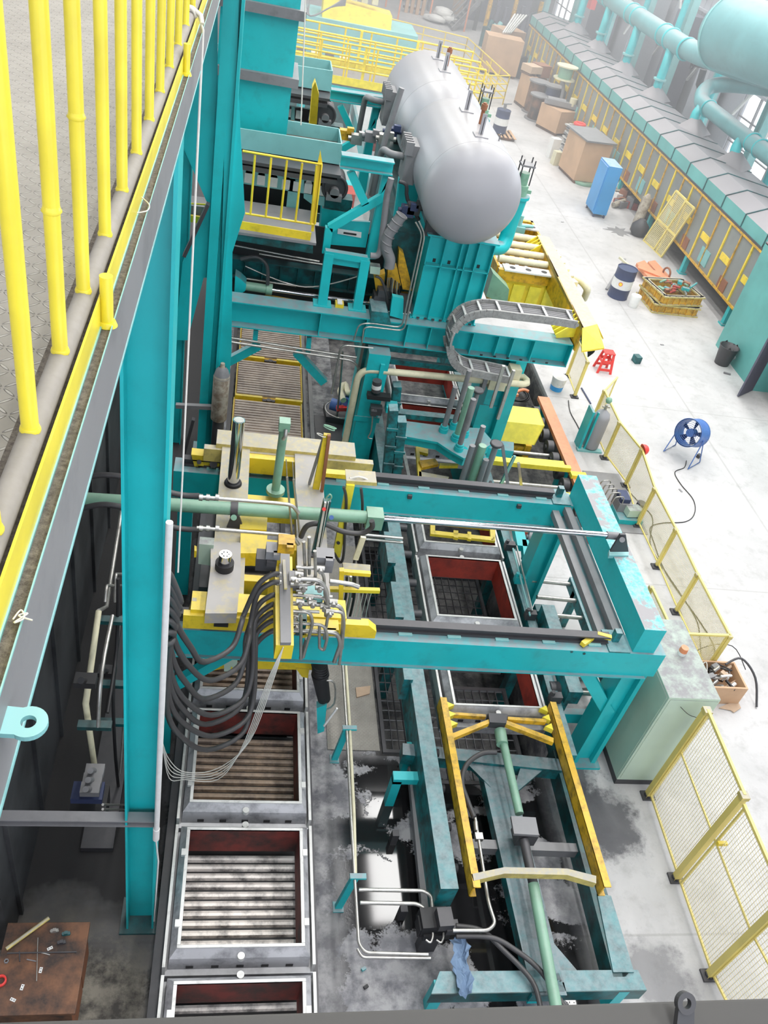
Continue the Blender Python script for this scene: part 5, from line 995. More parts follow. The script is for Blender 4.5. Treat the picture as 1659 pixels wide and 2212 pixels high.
fB = thing('guard_fence', 'short piece of yellow mesh fence at the end of the big cross beam', 'fence', W(1240, 858)); p_a = fence_post(fB, (1240, 858), .95); p_z = fence_post(fB, (1252, 738), .95, True); fence_panel(fB, p_z, p_a, .1, .95)
fC = thing('guard_fence', 'stray cream fence rail between the teal end beam and the cabinet top', 'fence', W(1500, 1500)); s0 = fence_post(fC, (1408, 1268), .92, True); s1 = fence_post(fC, (1472, 1404), .92, True); fence_panel(fC, s0, s1, .4, .92)
fD = thing('guard_fence', 'tall yellow wire mesh fence beside the cabinet at the lower right', 'fence', W(1458, 1898))
LB = [fence_post(fD, uv, 1.93, r=.04) for uv in ((1398, 1720), (1458, 1898), (1530, 2108))]
fence_panel(fD, LB[0], LB[1], .1, 1.93, 1, 1.1); fence_panel(fD, LB[1].lerp(LB[2], .06), LB[2], .1, 1.85, 1, 1.1); fence_panel(fD, LB[2], LB[2] + V((.25, -1.6, 0)), .1, 1.9, 1, 1.1)
MB().cb(LB[1].lerp(LB[2], .12) + V((0, -.04, 1.2)), .12, .04, .05).build('latch', 'yellow', fD)
p = W(1385, 990, .95); q = MB().rings([(0, .105), (.03, .105), (.07, .09), (.1, .06), (.12, .01)], PB[1] + V((0.02, 0, .92)), (.9, .1, .3), 20); q.rings([(0, .12), (.008, .12)], PB[1] + V((0.02, 0, .92)), (.9, .1, .3), 20); tag(q.build('safety_helmet', 'red', loc=PB[1] + V((0, 0, .9))), 'red safety helmet hung on a yellow fence post', 'helmet')
# ================================================================== cabinet and things near it
cx0, cx1, cy0, cy1 = 5.58, 6.28, 6.0, 7.32
t = thing('control_cabinet', 'tall pale green control cabinet with dusty grey top', 'cabinet', ((cx0 + cx1) / 2, (cy0 + cy1) / 2, 0))
MB().box(cx0, cy0, .12, cx1, cy1, 1.92).build('body', 'cab', t, bevel=.006); MB().box(cx0 + .01, cy0 + .01, 0, cx1 - .01, cy1 - .01, .12).build('plinth', 'dgrey', t)
MB().box(cx0 + .03, cy0 - .006, .17, cx1 - .02, cy0, 1.88).build('door', 'cab', t); do_ = [o for o in t.children if o.name.startswith('door')][0]; MB().cb((cx1 - .1, cy0 - .015, 1.1), .03, .02, .14).build('handle', 'dgrey', do_); MB().box(cx0 - .006, cy0 + .03, .17, cx0, cy1 - .03, 1.88).build('side_panel', 'cab', t)
MB().tube(py(((1470, 1527), (1490, 1545), (1520, 1553), (1538, 1552)), cy0 - .04), .004, 5, 4).build('cord', 'black', t)
p = W(1472, 1412, 1.92); q = MB().cyl(p, p + V((0, 0, .05)), .055); q.m = 1; q.cyl(p + V((0, 0, .05)), p + V((0, 0, .12)), .055, .05); tag(q.build('paper_cup', ['white', 'orange'], loc=p), 'white and orange cup standing on the cabinet top', 'cup')
p = W(1555, 1520); t = thing('open_crate', 'open wooden crate full of scrap standing right of the cabinet', 'crate', p)
ax, ay = p.x, p.y + .25
MB().box(ax - .35, ay - .25, .0, ax + .3, ay - .22, .38).box(ax - .35, ay + .25, 0, ax + .3, ay + .28, .38).box(ax - .35, ay - .22, 0, ax - .32, ay + .25, .38).box(ax + .27, ay - .22, 0, ax + .3, ay + .25, .38).box(ax - .32, ay - .22, .02, ax + .27, ay + .25, .05).build('sides', 'wood', t)
for i in range(26):
    c = V((ax + random.uniform(-.27, .22), ay + random.uniform(-.18, .2), random.uniform(.2, .4)))
    q = MB(); k3 = i % 4
    if k3 == 0: q.tube([c, c + V((random.uniform(-.2, .2), random.uniform(-.2, .2), .05)), c + V((random.uniform(-.2, .2), .1, 0))], .012, 6, 3)
    elif k3 == 1: q.cb(c, .12, .08, .05, random.random() * 3)
    elif k3 == 2: q.cyl(c, c + V((.1, .06, .03)), .03, n=10)
    else: q.cb(c, .2, .03, .03, random.random() * 3)
    tag(q.build('scrap_piece', ['black', 'grey', 'pipe', 'white', 'card'][i % 5], loc=c), ['black hose scrap', 'grey block scrap', 'steel stub scrap', 'pale strip scrap', 'brown scrap'][i % 5] + ' lying in the open crate right of the cabinet', 'scrap', 'scrap in the open crate')
q = MB().tube([V((ax + .1, ay + .2, .4)), V((ax + .35, ay + .25, .5)), V((ax + .55, ay, .35)), V((ax + .6, ay - .3, .02))], .018, 8, 5); tag(q.build('bent_hose', 'dgrey', loc=V((ax + .3, ay, .4))), 'grey bent hose leaning out of the open crate', 'hose')
q = MB().tube([V((ax - .6, ay + .35, .02)), V((ax - .1, ay + .6, .3)), V((ax + .3, ay + .5, .5)), V((ax + .5, ay + .2, .3))], .008, 6, 5); tag(q.build('loose_cable', 'black', loc=V((ax, ay + .5, .3))), 'thin black cable looping behind the open crate', 'cable')
q = MB().prism(pz(((1552, 1530), (1592, 1512), (1600, 1530), (1585, 1540), (1578, 1535)), .012), (0, 0, .012)); tag(q.build('cardboard_scrap', 'card', loc=W(1575, 1530)), 'torn cardboard piece on the floor in front of the crate', 'cardboard')
# valve unit by the end beam
p = W(1352, 1120); t = thing('valve_unit', 'small valve unit with looping pipes and white box behind the end beam', 'valve unit', p)
MB().cb(p + V((-.12, .22, .35)), .2, .3, .1).build('valve_body', 'navy', t); MB().cb(p + V((-.1, .2, .2)), .26, .34, .22).build('manifold', 'grey', t); MB().cb(p + V((.06, -.02, .22)), .3, .2, .16, .1).build('white_box', 'cab', t); MB().cyl(p + V((.25, .12, .0)), p + V((.25, .12, .32)), .09).build('dark_can', 'dgrey', t)
MB().cb(p + V((0, .05, .06)), .5, .5, .12).build('base', 'teal', t)
for i in range(5): c = p + V((-.18 - .03 * i, .05 + i * .12, .3)); MB().tube(fillet([c, c + V((-.02, 0, .18)), c + V((-.2, 0, .16)), c + V((-.24, 0, -.25))], .06), .012, 7).build('loop_pipe', 'pipe', t)
# gas bottle with teal stand
p = W(1272, 968); t = thing('gas_bottle', 'grey gas bottle with bright green cap behind the fence', 'gas bottle', p)
MB().rings([(0, .14), (.03, .17), (.75, .17), (.85, .14), (.92, .05), (.94, .04)], p + V((0, 0, .05)), (0, 0, 1), 28).build('body', 'tank', t); MB().cyl(p, p + V((0, 0, .06)), .13).build('foot_ring', 'grey', t)
MB().cyl(p + V((0, 0, .98)), p + V((0, 0, 1.1)), .03).cb(p + V((0, 0, 1.05)), .16, .03, .03).build('valve', 'pipe', t); MB().rings([(0, .05), (.05, .07), (.1, .05), (.12, .01)], p + V((0, 0, 1.16)), (0, 0, 1), 16).build('cap', 'green', t)
p = W(1250, 972); t = thing('bottle_stand', 'teal upright stand left of the grey gas bottle', 'stand', p)
MB().box(p.x - .02, p.y, 0, p.x + .03, p.y + .3, .95).box(p.x + .10, p.y, 0, p.x + .13, p.y + .05, .95).build('frame', 'teal', t); MB().box(p.x - .05, p.y - .06, 0, p.x + .5, p.y + .06, .04).build('foot', 'lteal', t)
# bucket, stool, cube, fan, bin, helmet
p = W(1200, 842); t = thing('bucket', 'white paint bucket with blue print beside the fence', 'bucket', p)
MB().rings([(0, .14), (.34, .17), (.36, .175), (.36, .16), (.05, .13)], p, (0, 0, 1), 28).build('body', 'white', t); MB().rings([(.02, .1445), (.14, .155)], p, (0, 0, 1), 28, False).build('blue_print', 'blue', t); MB().tube([p + V((-.17, 0, .33)), p + V((0, -.2, .2)), p + V((.17, 0, .33))], .005, 5, 5).build('handle', 'pipe', t)
p = W(1300, 800); t = thing('plastic_stool', 'red plastic stool standing in the aisle', 'stool', p)
MB().box(p.x - .14, p.y - .12, .50, p.x + .14, p.y + .12, .53).build('seat', 'red', t, bevel=.01)
for sx_ in (-1, 1):
    for sy in (-1, 1): MB().prism([p + V((sx_ * .13, sy * .11, .5)), p + V((sx_ * .07, sy * .11, .5)), p + V((sx_ * .14, sy * .17, 0)), p + V((sx_ * .20, sy * .17, 0))], (0, -sy * .025, 0)).build('leg', 'red', t)
for sy in (-1, 1): MB().bar(p + V((-.13, sy * .135, .30)), p + V((.13, sy * .135, .30)), .02, .08).bar(p + V((-.15, sy * .155, .1)), p + V((.15, sy * .155, .1)), .02, .06).build('crossbar', 'red', t)
for sx_ in (-1, 1): MB().bar(p + V((sx_ * .14, -.12, .3)), p + V((sx_ * .14, .12, .3)), .02, .06).build('crossbar', 'red', t)
p = W(1373, 782); q = MB().cb(p + V((0, 0, .09)), .16, .2, .18, .2); tag(q.build('small_box', 'teald', loc=p), 'small grey teal box lying alone on the aisle floor', 'box')
p = W(1508, 988); q = MB().cb(p + V((0, 0, .04)), .09, .07, .08, .6); tag(q.build('stone_block', 'dgrey', loc=p), 'little dark block on the floor right of the blue fan', 'block')
p = W(1470, 985); t = thing('drum_fan', 'blue drum fan on a tubular stand', 'fan', p)
c = p + V((0, .0, .62)); ax_ = V((-.75, -.45, .25)).normalized()
q = MB().rings([(-.2, .30), (-.2, .31), (-.15, .30), (.15, .30), (.2, .31), (.2, .30)], c, ax_, 36, False).rings([(-.2, .29), (.2, .29)], c, ax_, 36, False); dm_ = q.build('drum', 'fanblue', t)
q = MB()
for i in range(7): q.torus(c + ax_ * .2, ax_, .04 + i * .04, .004, 28, 5)
q.build('grille', 'fanblue', dm_); MB().cyl(c - ax_ * .08, c + ax_ * .12, .09, n=18).build('motor', 'fanblue', t)
d_, a_, u_ = basis(ax_); q = MB()
for i in range(5): k3 = i * 2 * math.pi / 5; e_ = a_ * math.cos(k3) + u_ * math.sin(k3); f_ = a_ * math.cos(k3 + .5) + u_ * math.sin(k3 + .5); q.add([c + e_ * .08, c + f_ * .08 + d_ * .04, c + f_ * .26 + d_ * .06, c + e_ * .26 - d_ * .02], [(0, 1, 2, 3)])
q.build('blades', 'navy', t)
for s_ in (-1, 1):
    MB().tube([c + a_ * s_ * .31, c + a_ * s_ * .34 + V((-.2, -.2, -.6)), c + a_ * s_ * .34 + V((.2, .1, -.6)), c + a_ * s_ * .31], .012, 7).build('stand_tube', 'fanblue', t)
MB().tube(pz(((1483, 995), (1478, 1010), (1458, 1020), (1470, 1045), (1498, 1080), (1500, 1110), (1480, 1127), (1430, 1130), (1405, 1140), (1412, 1170), (1440, 1240), (1510, 1340), (1540, 1390), (1545, 1420)), .012), .009, 6, 6).build('power_cord', 'black', t)
q = MB().tube(pz(((1348, 1050), (1385, 1090), (1410, 1120), (1405, 1175), (1435, 1230), (1500, 1330), (1512, 1380), (1514, 1425)), .012), .008, 6, 6); tag(q.build('floor_cable', 'black', loc=W(1405, 1175)), 'thin dark cable lying along the inside of the aisle fence', 'cable')
q = MB().tube(pz(((1228, 865), (1232, 890), (1248, 920), (1262, 950)), .015), .01, 6, 5); tag(q.build('floor_cable', 'black', loc=W(1240, 900)), 'dark cable on the floor between bucket and teal stand', 'cable')
q = MB().bar(W(1256, 838, .015), W(1276, 872, .015), .03, .025); tag(q.build('dark_rod', 'navy', loc=W(1265, 855)), 'dark rod lying on the floor between the two fence pieces', 'rod')
p = W(1558, 785); t = thing('waste_bin', 'black waste bin with torn liner beside the teal oven wall', 'bin', p); MB().rings([(0, .19), (.5, .25), (.52, .265), (.52, .24), (.03, .18)], p, (0, 0, 1), 28).build('body', 'dgrey', t); MB().tube([p + V((.1, -.27, .38)), p + V((.1, -.3, .34)), p + V((.1, -.26, .3))], .012, 6).build('handle', 'grey', t)
q = MB()
for i in range(14): k3 = i * .45; q.add([p + V((.25 * math.cos(k3), .25 * math.sin(k3), .5)), p + V((.25 * math.cos(k3 + .45), .25 * math.sin(k3 + .45), .5)), p + V((.23 * math.cos(k3 + .2), .23 * math.sin(k3 + .2), .58 - (i % 3) * .05))], [(0, 1, 2)])
q.build('liner', 'black', t)
p = W(1570, 808); q = MB().cb(p + V((0, 0, .02)), .18, .05, .04, -.3); tag(q.build('debris', 'grey', loc=p), 'thin scrap lying below the black waste bin', 'scrap')
# ================================================================== lower right: yellow pusher frame on teal base
pf = thing('flask_pusher', 'amber yellow pusher frame with bowed front bar on the right track', 'pusher frame', (3.75, 5.3, .8))
for x in (3.02, 4.52):
    MB().box(x - .04, 4.1, .78, x - .025, 6.58, 1.0).box(x - .04, 4.1, .98, x + .045, 6.58, .995).box(x - .04, 4.1, .78, x + .045, 6.58, .795).build('side_rail', 'amber', pf)
MB().prism(pz(((1018, 1888), (1090, 1873), (1225, 1876), (1288, 1892), (1288, 1908), (1225, 1890), (1090, 1887), (1022, 1903)), 1.0), (0, 0, -.10)).build('bowed_bar', 'yelloww', pf)
for pp in (((978, 1538), (1050, 1543), (1050, 1548), (978, 1544)), ((1097, 1548), (1180, 1553), (1180, 1560), (1097, 1554)), ((972, 1586), (1060, 1552), (1062, 1560), (976, 1596)), ((1090, 1554), (1196, 1594), (1196, 1604), (1088, 1562))):
    MB().prism(pz(pp, .98), (0, 0, -.07)).build('cross_bar', 'amber', pf)
MB().prism(pz(((1055, 1540), (1097, 1542), (1094, 1562), (1058, 1560)), 1.0), (0, 0, -.12)).build('centre_block', 'dgrey', pf)
for (x, s_) in ((3.06, 1), (4.42, -1)):
    for i in range(3): MB().prism([(x, 6.15 + i * .14, .98), (x + s_ * .1, 6.2 + i * .14, .98), (x, 6.25 + i * .14, .98)], (0, 0, -.08)).build('tooth', 'yrail', pf)
pcyl = thing('pusher_cylinder', 'long green hydraulic cylinder along the middle of the pusher frame', 'hydraulic cylinder', (3.7, 4.5, .75))
g0, g1, g2, g3 = W(1083, 1585, .85), W(1122, 1758, .8), W(1132, 1815, .8), W(1204, 2190, .75)
MB().cyl(W(1078, 1560, .86), g0, .04).cyl(W(1080, 1578, .86), W(1085, 1608, .86), .075).build('head', 'green', pcyl); MB().cyl(g0, g1, .052, n=24).build('barrel', 'green', pcyl); MB().cyl(g2, W(1152, 1910, .78), .055, n=24).build('worn_barrel', 'dgrey', pcyl); MB().cyl(W(1152, 1910, .78), g3, .062, n=24).build('rear_barrel', 'green', pcyl)
MB().cb(W(1133, 1785, .9), .3, .22, .04, -.05).build('trunnion_cap', 'grey', pcyl); MB().cb(W(1133, 1800, .75), .24, .2, .2).build('trunnion_block', 'dgrey', pcyl)
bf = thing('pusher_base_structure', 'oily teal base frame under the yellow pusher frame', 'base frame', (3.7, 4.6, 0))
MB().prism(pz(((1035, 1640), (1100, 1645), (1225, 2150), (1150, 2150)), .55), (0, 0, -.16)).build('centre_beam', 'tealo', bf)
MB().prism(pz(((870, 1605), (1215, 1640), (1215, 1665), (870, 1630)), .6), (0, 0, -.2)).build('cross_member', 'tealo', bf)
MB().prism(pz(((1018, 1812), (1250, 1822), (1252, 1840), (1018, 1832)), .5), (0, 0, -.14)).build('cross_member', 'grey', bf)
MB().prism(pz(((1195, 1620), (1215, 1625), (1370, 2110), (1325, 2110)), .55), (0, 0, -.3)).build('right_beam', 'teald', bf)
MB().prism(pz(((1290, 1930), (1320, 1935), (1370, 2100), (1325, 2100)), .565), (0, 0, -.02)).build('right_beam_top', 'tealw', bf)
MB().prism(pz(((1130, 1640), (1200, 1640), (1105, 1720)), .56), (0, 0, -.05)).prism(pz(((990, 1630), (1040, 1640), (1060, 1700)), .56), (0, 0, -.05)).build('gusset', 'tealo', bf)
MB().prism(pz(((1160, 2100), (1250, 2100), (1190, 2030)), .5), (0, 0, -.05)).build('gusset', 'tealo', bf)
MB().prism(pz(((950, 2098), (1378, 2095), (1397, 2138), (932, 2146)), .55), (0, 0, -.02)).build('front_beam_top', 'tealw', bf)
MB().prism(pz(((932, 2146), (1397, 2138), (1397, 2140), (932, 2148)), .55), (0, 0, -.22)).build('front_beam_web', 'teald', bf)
for x, y in ((2.55, 3.25), (4.55, 3.2), (2.6, 6.1), (4.7, 6.0), (3.7, 3.3)): MB().box(x, y, 0, x + .12, y + .12, .52).build('leg', 'tealc', bf)
t = thing('guide_rail_beam', 'low light grey rail beam left of the pusher frame with teal end bracket', 'rail beam', W(900, 1800, 0))
MB().prism(pz(((882, 1655), (905, 1658), (935, 1965), (912, 1965)), .3), (0, 0, -.1)).build('rail', 'grey', t)
MB().box(2.35, 5.62, 0, 2.46, 5.74, .55).box(2.35, 5.62, .5, 2.75, 5.74, .6).build('end_bracket', 'tealc', t)
for y in (4.2, 5.1): MB().box(2.36, y, 0, 2.44, y + .08, .22).build('foot', 'dgrey', t)
# hoses and pipes on the floor between the tracks
q = MB().tube(pz(((1072, 1625), (1040, 1628), (1008, 1652), (998, 1690), (1010, 1730), (1024, 1765)), .8), .032, 10, 6); tag(q.build('pusher_hose', 'hose', loc=W(1000, 1690, .8)), 'grey black hose curving from the cylinder head inside the pusher frame', 'hose')
q = MB().tube(fillet(pz(((1026, 1765), (1035, 1820), (1055, 1950), (1070, 1995), (1055, 2010), (978, 2010)), .72), .12), .02, 10).cb(W(1034, 1808, .72), .09, .08, .06).cyl(W(1027, 1775, .72), W(1029, 1795, .72), .03, n=6); tag(q.build('pusher_pipe', 'pipe', loc=W(1040, 1860, .7)), 'steel pipe continuing from the curved hose to the dark valve', 'pipe')
for k2, pp in enumerate((((985, 2022), (1060, 2025), (1110, 2050), (1170, 2100), (1228, 2190)), ((985, 2000), (1040, 2010), (1085, 2050), (1150, 2120), (1170, 2190)))):
    q = MB().tube(pz(pp, .66 - k2 * .03), .028, 10, 6); tag(q.build('floor_hose', 'hose', loc=W(*pp[2], .6)), ('outer', 'inner')[k2] + ' of two hoses sweeping from the dark valve to the bottom edge', 'hose')
t = thing('dark_valve', 'oily black valve block left of the pusher base', 'valve', W(940, 2000, .2))
for i, (u, v, sx_, sy, sz, zz) in enumerate(((935, 1990, .3, .22, .2, .5), (960, 1985, .16, .2, .12, .66), (915, 2000, .14, .16, .16, .45), (975, 2003, .14, .12, .1, .58), (940, 2012, .3, .14, .1, .4), (925, 2030, .2, .1, .4, .2))): MB().cb(W(u, v, zz), sx_, sy, sz, .05).build('block', 'black' if i % 2 == 0 else 'dgrey', t)
for u in (935, 958): MB().tube(fillet(pz(((u - 15, 2030), (u - 5, 2038), (u, 2025), (u, 2015)), .55), .04), .012, 7).build('hook_pipe', 'pipe', t)
t = thing('pipe_run', 'long pair of steel pipes running along the wet floor between the tracks', 'pipe run', W(750, 1700, .5))
MB().tube(fillet(pz(((738, 1405), (748, 1560), (758, 1760), (775, 2040), (790, 2058), (925, 2062)), .6), .1), .018, 10).build('pipe', 'pipe', t); MB().tube(fillet(pz(((745, 1405), (755, 1560), (765, 1760), (768, 1900)), .6), .1), .02, 10).build('pipe', 'cream', t)
MB().tube(fillet(pz(((772, 2050), (782, 2068), (930, 2070)), .58), .1), .016, 10).build('pipe', 'pipe', t)
for pp in (((775, 1922), (915, 1924), (932, 1935), (935, 1975)), ((778, 1950), (900, 1952), (918, 1962), (922, 1985))): MB().tube(fillet(pz(pp, .5), .12), .022, 10).build('branch_pipe', 'pipe', t)
for k2, (u, v, uu, vv) in enumerate(((722, 1640, 750, 1570), (730, 1960, 765, 1855))):
    a = W(u, v, 0); q = MB().bar(a, V((W(uu, vv, .62).x, a.y + .05, .62)), .08, .05, (0, 1, 0)).bar(V((W(uu, vv, .62).x - .06, a.y + .05, .62)), V((W(uu, vv, .62).x + .12, a.y + .05, .62)), .06, .03); q.box(a.x - .06, a.y - .06, 0, a.x + .06, a.y + .06, .015); tag(q.build('pipe_support', 'teal', loc=a), ('upper', 'lower')[k2] + ' teal support post under the floor pipe run', 'support')
p = W(995, 2090, .56); q = MB(); n = 14
for j in range(9):
    for i in range(n): k3 = 2 * math.pi * i / n; rr = .075 + .022 * math.sin(i * 2.3 + j * 1.7) + .015 * math.sin(j * 2.1); q.v.append(p + V((rr * math.cos(k3) + .02 * math.sin(j * 1.3), rr * .8 * math.sin(k3) + .24 - j * .06, .02 + .03 * math.sin(k3 * 2 + j) + .03 * abs(math.cos(k3)))))
for j in range(8):
    for i in range(n): q.f.append([j * n + i, j * n + (i + 1) % n, (j + 1) * n + (i + 1) % n, (j + 1) * n + i]); q.mi.append(0); q.sm.append(False)
q.f.append(list(range(n))); q.mi.append(0); q.sm.append(False); q.f.append([8 * n + i for i in range(n)]); q.mi.append(0); q.sm.append(False)
tag(q.build('blue_rag', 'cloth', loc=p), 'crumpled blue rag lying on the left end of the teal base beam', 'rag')
for k2, (u, v) in enumerate(((785, 2094), (790, 2133))): p = W(u, v); q = MB().cb(p + V((0, 0, .015)), .05, .03, .03, .5); tag(q.build('dropped_part', ('teal', 'black')[k2], loc=p), ('tiny teal', 'tiny black')[k2] + ' part dropped on the wet floor near the bottom edge', 'part')
p = W(1238, 1480, .0); q = MB().cb(p + V((0, 0, .08)), .3, .35, .16, .1).cb(p + V((.02, .05, .2)), .2, .2, .12, .2); tag(q.build('concrete_block', 'grey', loc=p), 'grey dusty block on the floor between right track and bridge leg', 'block')
# ================================================================== lower left: workbox and hydraulics beside wall
t = thing('steel_workbox', 'rusty brown topped box with loose parts in the bottom left corner', 'box', (-1.3, 3.5, 0))
MB().box(-1.62, 3.12, 0, -.94, 3.88, .66).build('body', 'woodd', t); MB().box(-1.66, 3.09, .66, -.90, 3.91, .70).build('lid', 'woodd', t, bevel=.004); MB().box(-.94, 3.12, .1, -.925, 3.5, .6).box(-.94, 3.53, .1, -.925, 3.86, .6).build('side_plank', 'rust', t); MB().box(-1.6, 3.62, .70, -.98, 3.63, .712).build('seam_strip', 'dgrey', t)
def onbox(u, v): return W(u, v, .70)
q = MB().cyl(onbox(14, 2052) + V((0, 0, .02)), onbox(106, 1985) + V((0, 0, .02)), .018, n=12); tag(q.build('brass_pipe', 'yelloww', loc=onbox(60, 2018)), 'long dull brass pipe lying across the brown box top', 'pipe')
for k2, (u, v, rz) in enumerate(((108, 2049, .5), (88, 2096, 1.5), (48, 2133, 1.4), (28, 2160, -.4))):
    p = onbox(u, v); q = MB().cb(p + V((0, 0, .004)), .05, .026, .006, rz); q.m = 1
    for s_ in (-.012, .012): q.cyl(p + V((s_ * math.cos(rz), s_ * math.sin(rz), .007)), p + V((s_ * math.cos(rz), s_ * math.sin(rz), .0085)), .005, n=8)
    tag(q.build('bracket_plate', ['white', 'black'], loc=p), ['tilted white plate near the blue fitting', 'white plate with two holes beside the long thin rod', 'white plate next to the tape roll', 'white plate lowest on the brown box'][k2] + ' on the brown box', 'plate')
for k2, (a, b_, r) in enumerate((((82, 2026), (79, 2120), .004), ((42, 2055), (43, 2078), .005), ((58, 2073), (78, 2077), .006), ((88, 2058), (108, 2063), .006))):
    q = MB().cyl(onbox(*a) + V((0, 0, .006)), onbox(*b_) + V((0, 0, .006)), r, n=8); tag(q.build('loose_rod', ['pipe', 'dgrey', 'grey', 'pipe'][k2], loc=onbox(*a)), ['long thin rod', 'short dark pin', 'grey bolt', 'bright screw'][k2] + ' lying on top of the brown box', 'bolt')
p = onbox(14, 2077); q = MB().rings([(0, .022), (.02, .022), (.02, .014), (0, .014)], p, (0, 0, 1), 6, False); tag(q.build('hex_nut', 'grey', loc=p), 'large grey hex nut at the left edge of the brown box', 'nut')
p = onbox(2, 2120); q = MB().rings([(0, .05), (.03, .05), (.03, .035), (0, .035)], p, (0, 0, 1), 24, False); tag(q.build('tape_roll', 'red', loc=p), 'orange red roll at the left edge of the brown box', 'roll')
for k2, (u, v) in enumerate(((143, 2018), (133, 2037), (118, 2012))): p = onbox(u, v); q = MB().cb(p + V((0, 0, .012)), .07, .03, .024, .1).cb(p + V((0, 0, .03)), .03, .03, .02, .1).cyl(p + V((-.04, 0, .012)), p + V((.04, 0, .012)), .01, n=8); tag(q.build('valve_fitting', ['teald', 'dgrey', 'pipe'][k2], loc=p), ['blue green', 'dark', 'pale'][k2] + ' small fitting near the right edge of the brown box', 'fitting')
hp = thing('wall_pipework', 'mottled yellow pipe and valves in the shadow beside the near column', 'pipework', (-1.0, 6, 0))
def px(uvs, x): return [WX(u, v, x) for u, v in uvs]
MB().tube(px(((213, 1320), (185, 1520), (205, 1660)), -1.05), .03, 10).build('yellow_pipe', 'cream', hp)
MB().tube(px(((262, 1105), (230, 1310), (213, 1320)), -1.05), .022, 10).tube(fillet(px(((227, 1300), (230, 1265), (280, 1265)), -1.0), .06), .016, 8).tube(fillet(px(((248, 1300), (250, 1240), (280, 1240)), -.98), .06), .016, 8).build('grey_pipe', 'pipe', hp)
for i, pp in enumerate((((243, 1330), (220, 1450), (212, 1570)), ((262, 1330), (245, 1480), (250, 1640), (262, 1750)), ((272, 1440), (268, 1560), (255, 1740)), ((255, 1250), (252, 1400), (232, 1540)))): MB().tube(px(pp, -.9), .018, 8, 4).build('pipe', 'pipe' if i % 2 == 0 else 'black', hp)
for (u, v) in ((242, 1340), (248, 1478), (242, 1560), (205, 1567)): MB().cb(WX(u, v, -.95), .3, .08, .05).build('bracket', 'teald', hp)
for (u, v) in ((205, 1665), (200, 1685), (195, 1705), (185, 1470), (232, 1450)): MB().cb(WX(u, v, -1.0), .18, .12, .07).cyl(WX(u - 10, v, -1.02), WX(u + 12, v, -.98), .03, n=10).build('valve', 'grey' if v > 1600 else 'black', hp)
MB().cb(WX(195, 1740, -1.05), .35, .3, .3).build('valve_base', 'black', hp); MB().cb(WX(190, 1712, -1.05), .3, .2, .08).build('blue_valve', 'navy', hp)
for v in (1738, 1748): MB().tube(px(((222, v), (275, v + 1)), -.8), .012, 7).build('feed_pipe', 'pipe', hp)
MB().box(-1.2, 5.0, 0, -.85, 9.5, .08).build('base', 'dgrey', hp)
# old bottle against the back column
p = WY(472, 905, 12.2); t = thing('old_gas_bottle', 'rust stained pale gas bottle standing against the bracketed column', 'gas bottle', V((p.x, p.y, 0)))
zb = p.z; MB().rings([(0, .12), (.02, .135), (.85, .135), (.97, .1), (1.02, .04), (1.1, .035)], V((p.x, p.y, zb)), (0, 0, 1), 24).build('body', 'oldcyl', t); MB().rings([(.84, .137), (.97, .102), (1.03, .05)], V((p.x, p.y, zb)), (0, 0, 1), 24, False).build('shoulder', 'grey', t); MB().cyl(V((p.x, p.y, 0)), V((p.x, p.y, zb)), .1).build('pedestal', 'dgrey', t)
# ================================================================== long curing oven with hood along the right wall
XO = 13.76
ov = thing('oven_line', 'long enclosed oven line with yellow framed windows and pale folded hood roof', 'oven', (15, 34, 0))
MB().box(XO + .02, 19.7, .62, XO + .06, 49, 2.32).build('window_panels', 'plexi', ov)
fr = MB().box(XO - .03, 19.7, 2.28, XO + .03, 49, 2.34).box(XO - .03, 19.7, .58, XO + .03, 49, .64); fr.build('frame_rail', 'yellowo', ov)
n = 39
for i in range(n): y = 19.8 + i * .75; MB().box(XO - .02, y - (.022 if i % 2 else .035), .6, XO + .02, y + (.022 if i % 2 else .035), 2.3).build('frame_post', 'yellowo' if i % 2 else 'yellow', ov)
for i in range(19): y = 20.6 + i * 1.5; MB().box(XO - .012, y, 1.32, XO + .02, y + .55, 1.52).build('conveyor_link', 'yellow', ov)
for i in range(19): y = 20.2 + i * 1.5; MB().box(XO - .004, y, .75, XO + .02, y + .6, 1.2).build('mould_box', 'lteal', ov) if i % 2 == 0 else MB().box(XO - .004, y, .66, XO + .02, y + .5, 1.0).build('mould_box', 'rust', ov)
for i in range(9): y = 21 + i * 3.4; MB().box(XO, y, 0, XO + .15, y + .15, .6).box(XO - .05, y - .05, 0, XO + .2, y + .2, .05).build('leg', 'teal', ov)
MB().box(XO - .02, 19.7, 2.34, XO + .02, 49, 2.40).build('dark_gap', 'dgrey', ov)
hood = MB(); HP = [(XO, 2.40), (XO, 2.76), (14.32, 3.0), (15.9, 2.78)]
for y0, y1, nm in ((19.7, 49, 0),):
    q = MB().add([(XO, y0, 2.4), (XO, y1, 2.4), (XO, y1, 2.76), (XO, y0, 2.76)], [(0, 1, 2, 3)]); q.add([(XO, y0, 2.4), (XO, y0, 2.76), (14.32, y0, 3.0), (15.9, y0, 2.78), (15.9, y0, 2.0)], [(0, 1, 2, 3, 4)]); q.build('hood_side', 'hoodside', ov)
    MB().add([(XO, y0, 2.76), (XO, y1, 2.76), (14.32, y1, 3.0), (14.32, y0, 3.0), (15.9, y1, 2.78), (15.9, y0, 2.78), (15.9, y1, 0), (15.9, y0, 0)], [(0, 1, 2, 3), (3, 2, 4, 5), (5, 4, 6, 7)]).build('hood_roof', 'hoodtop', ov)
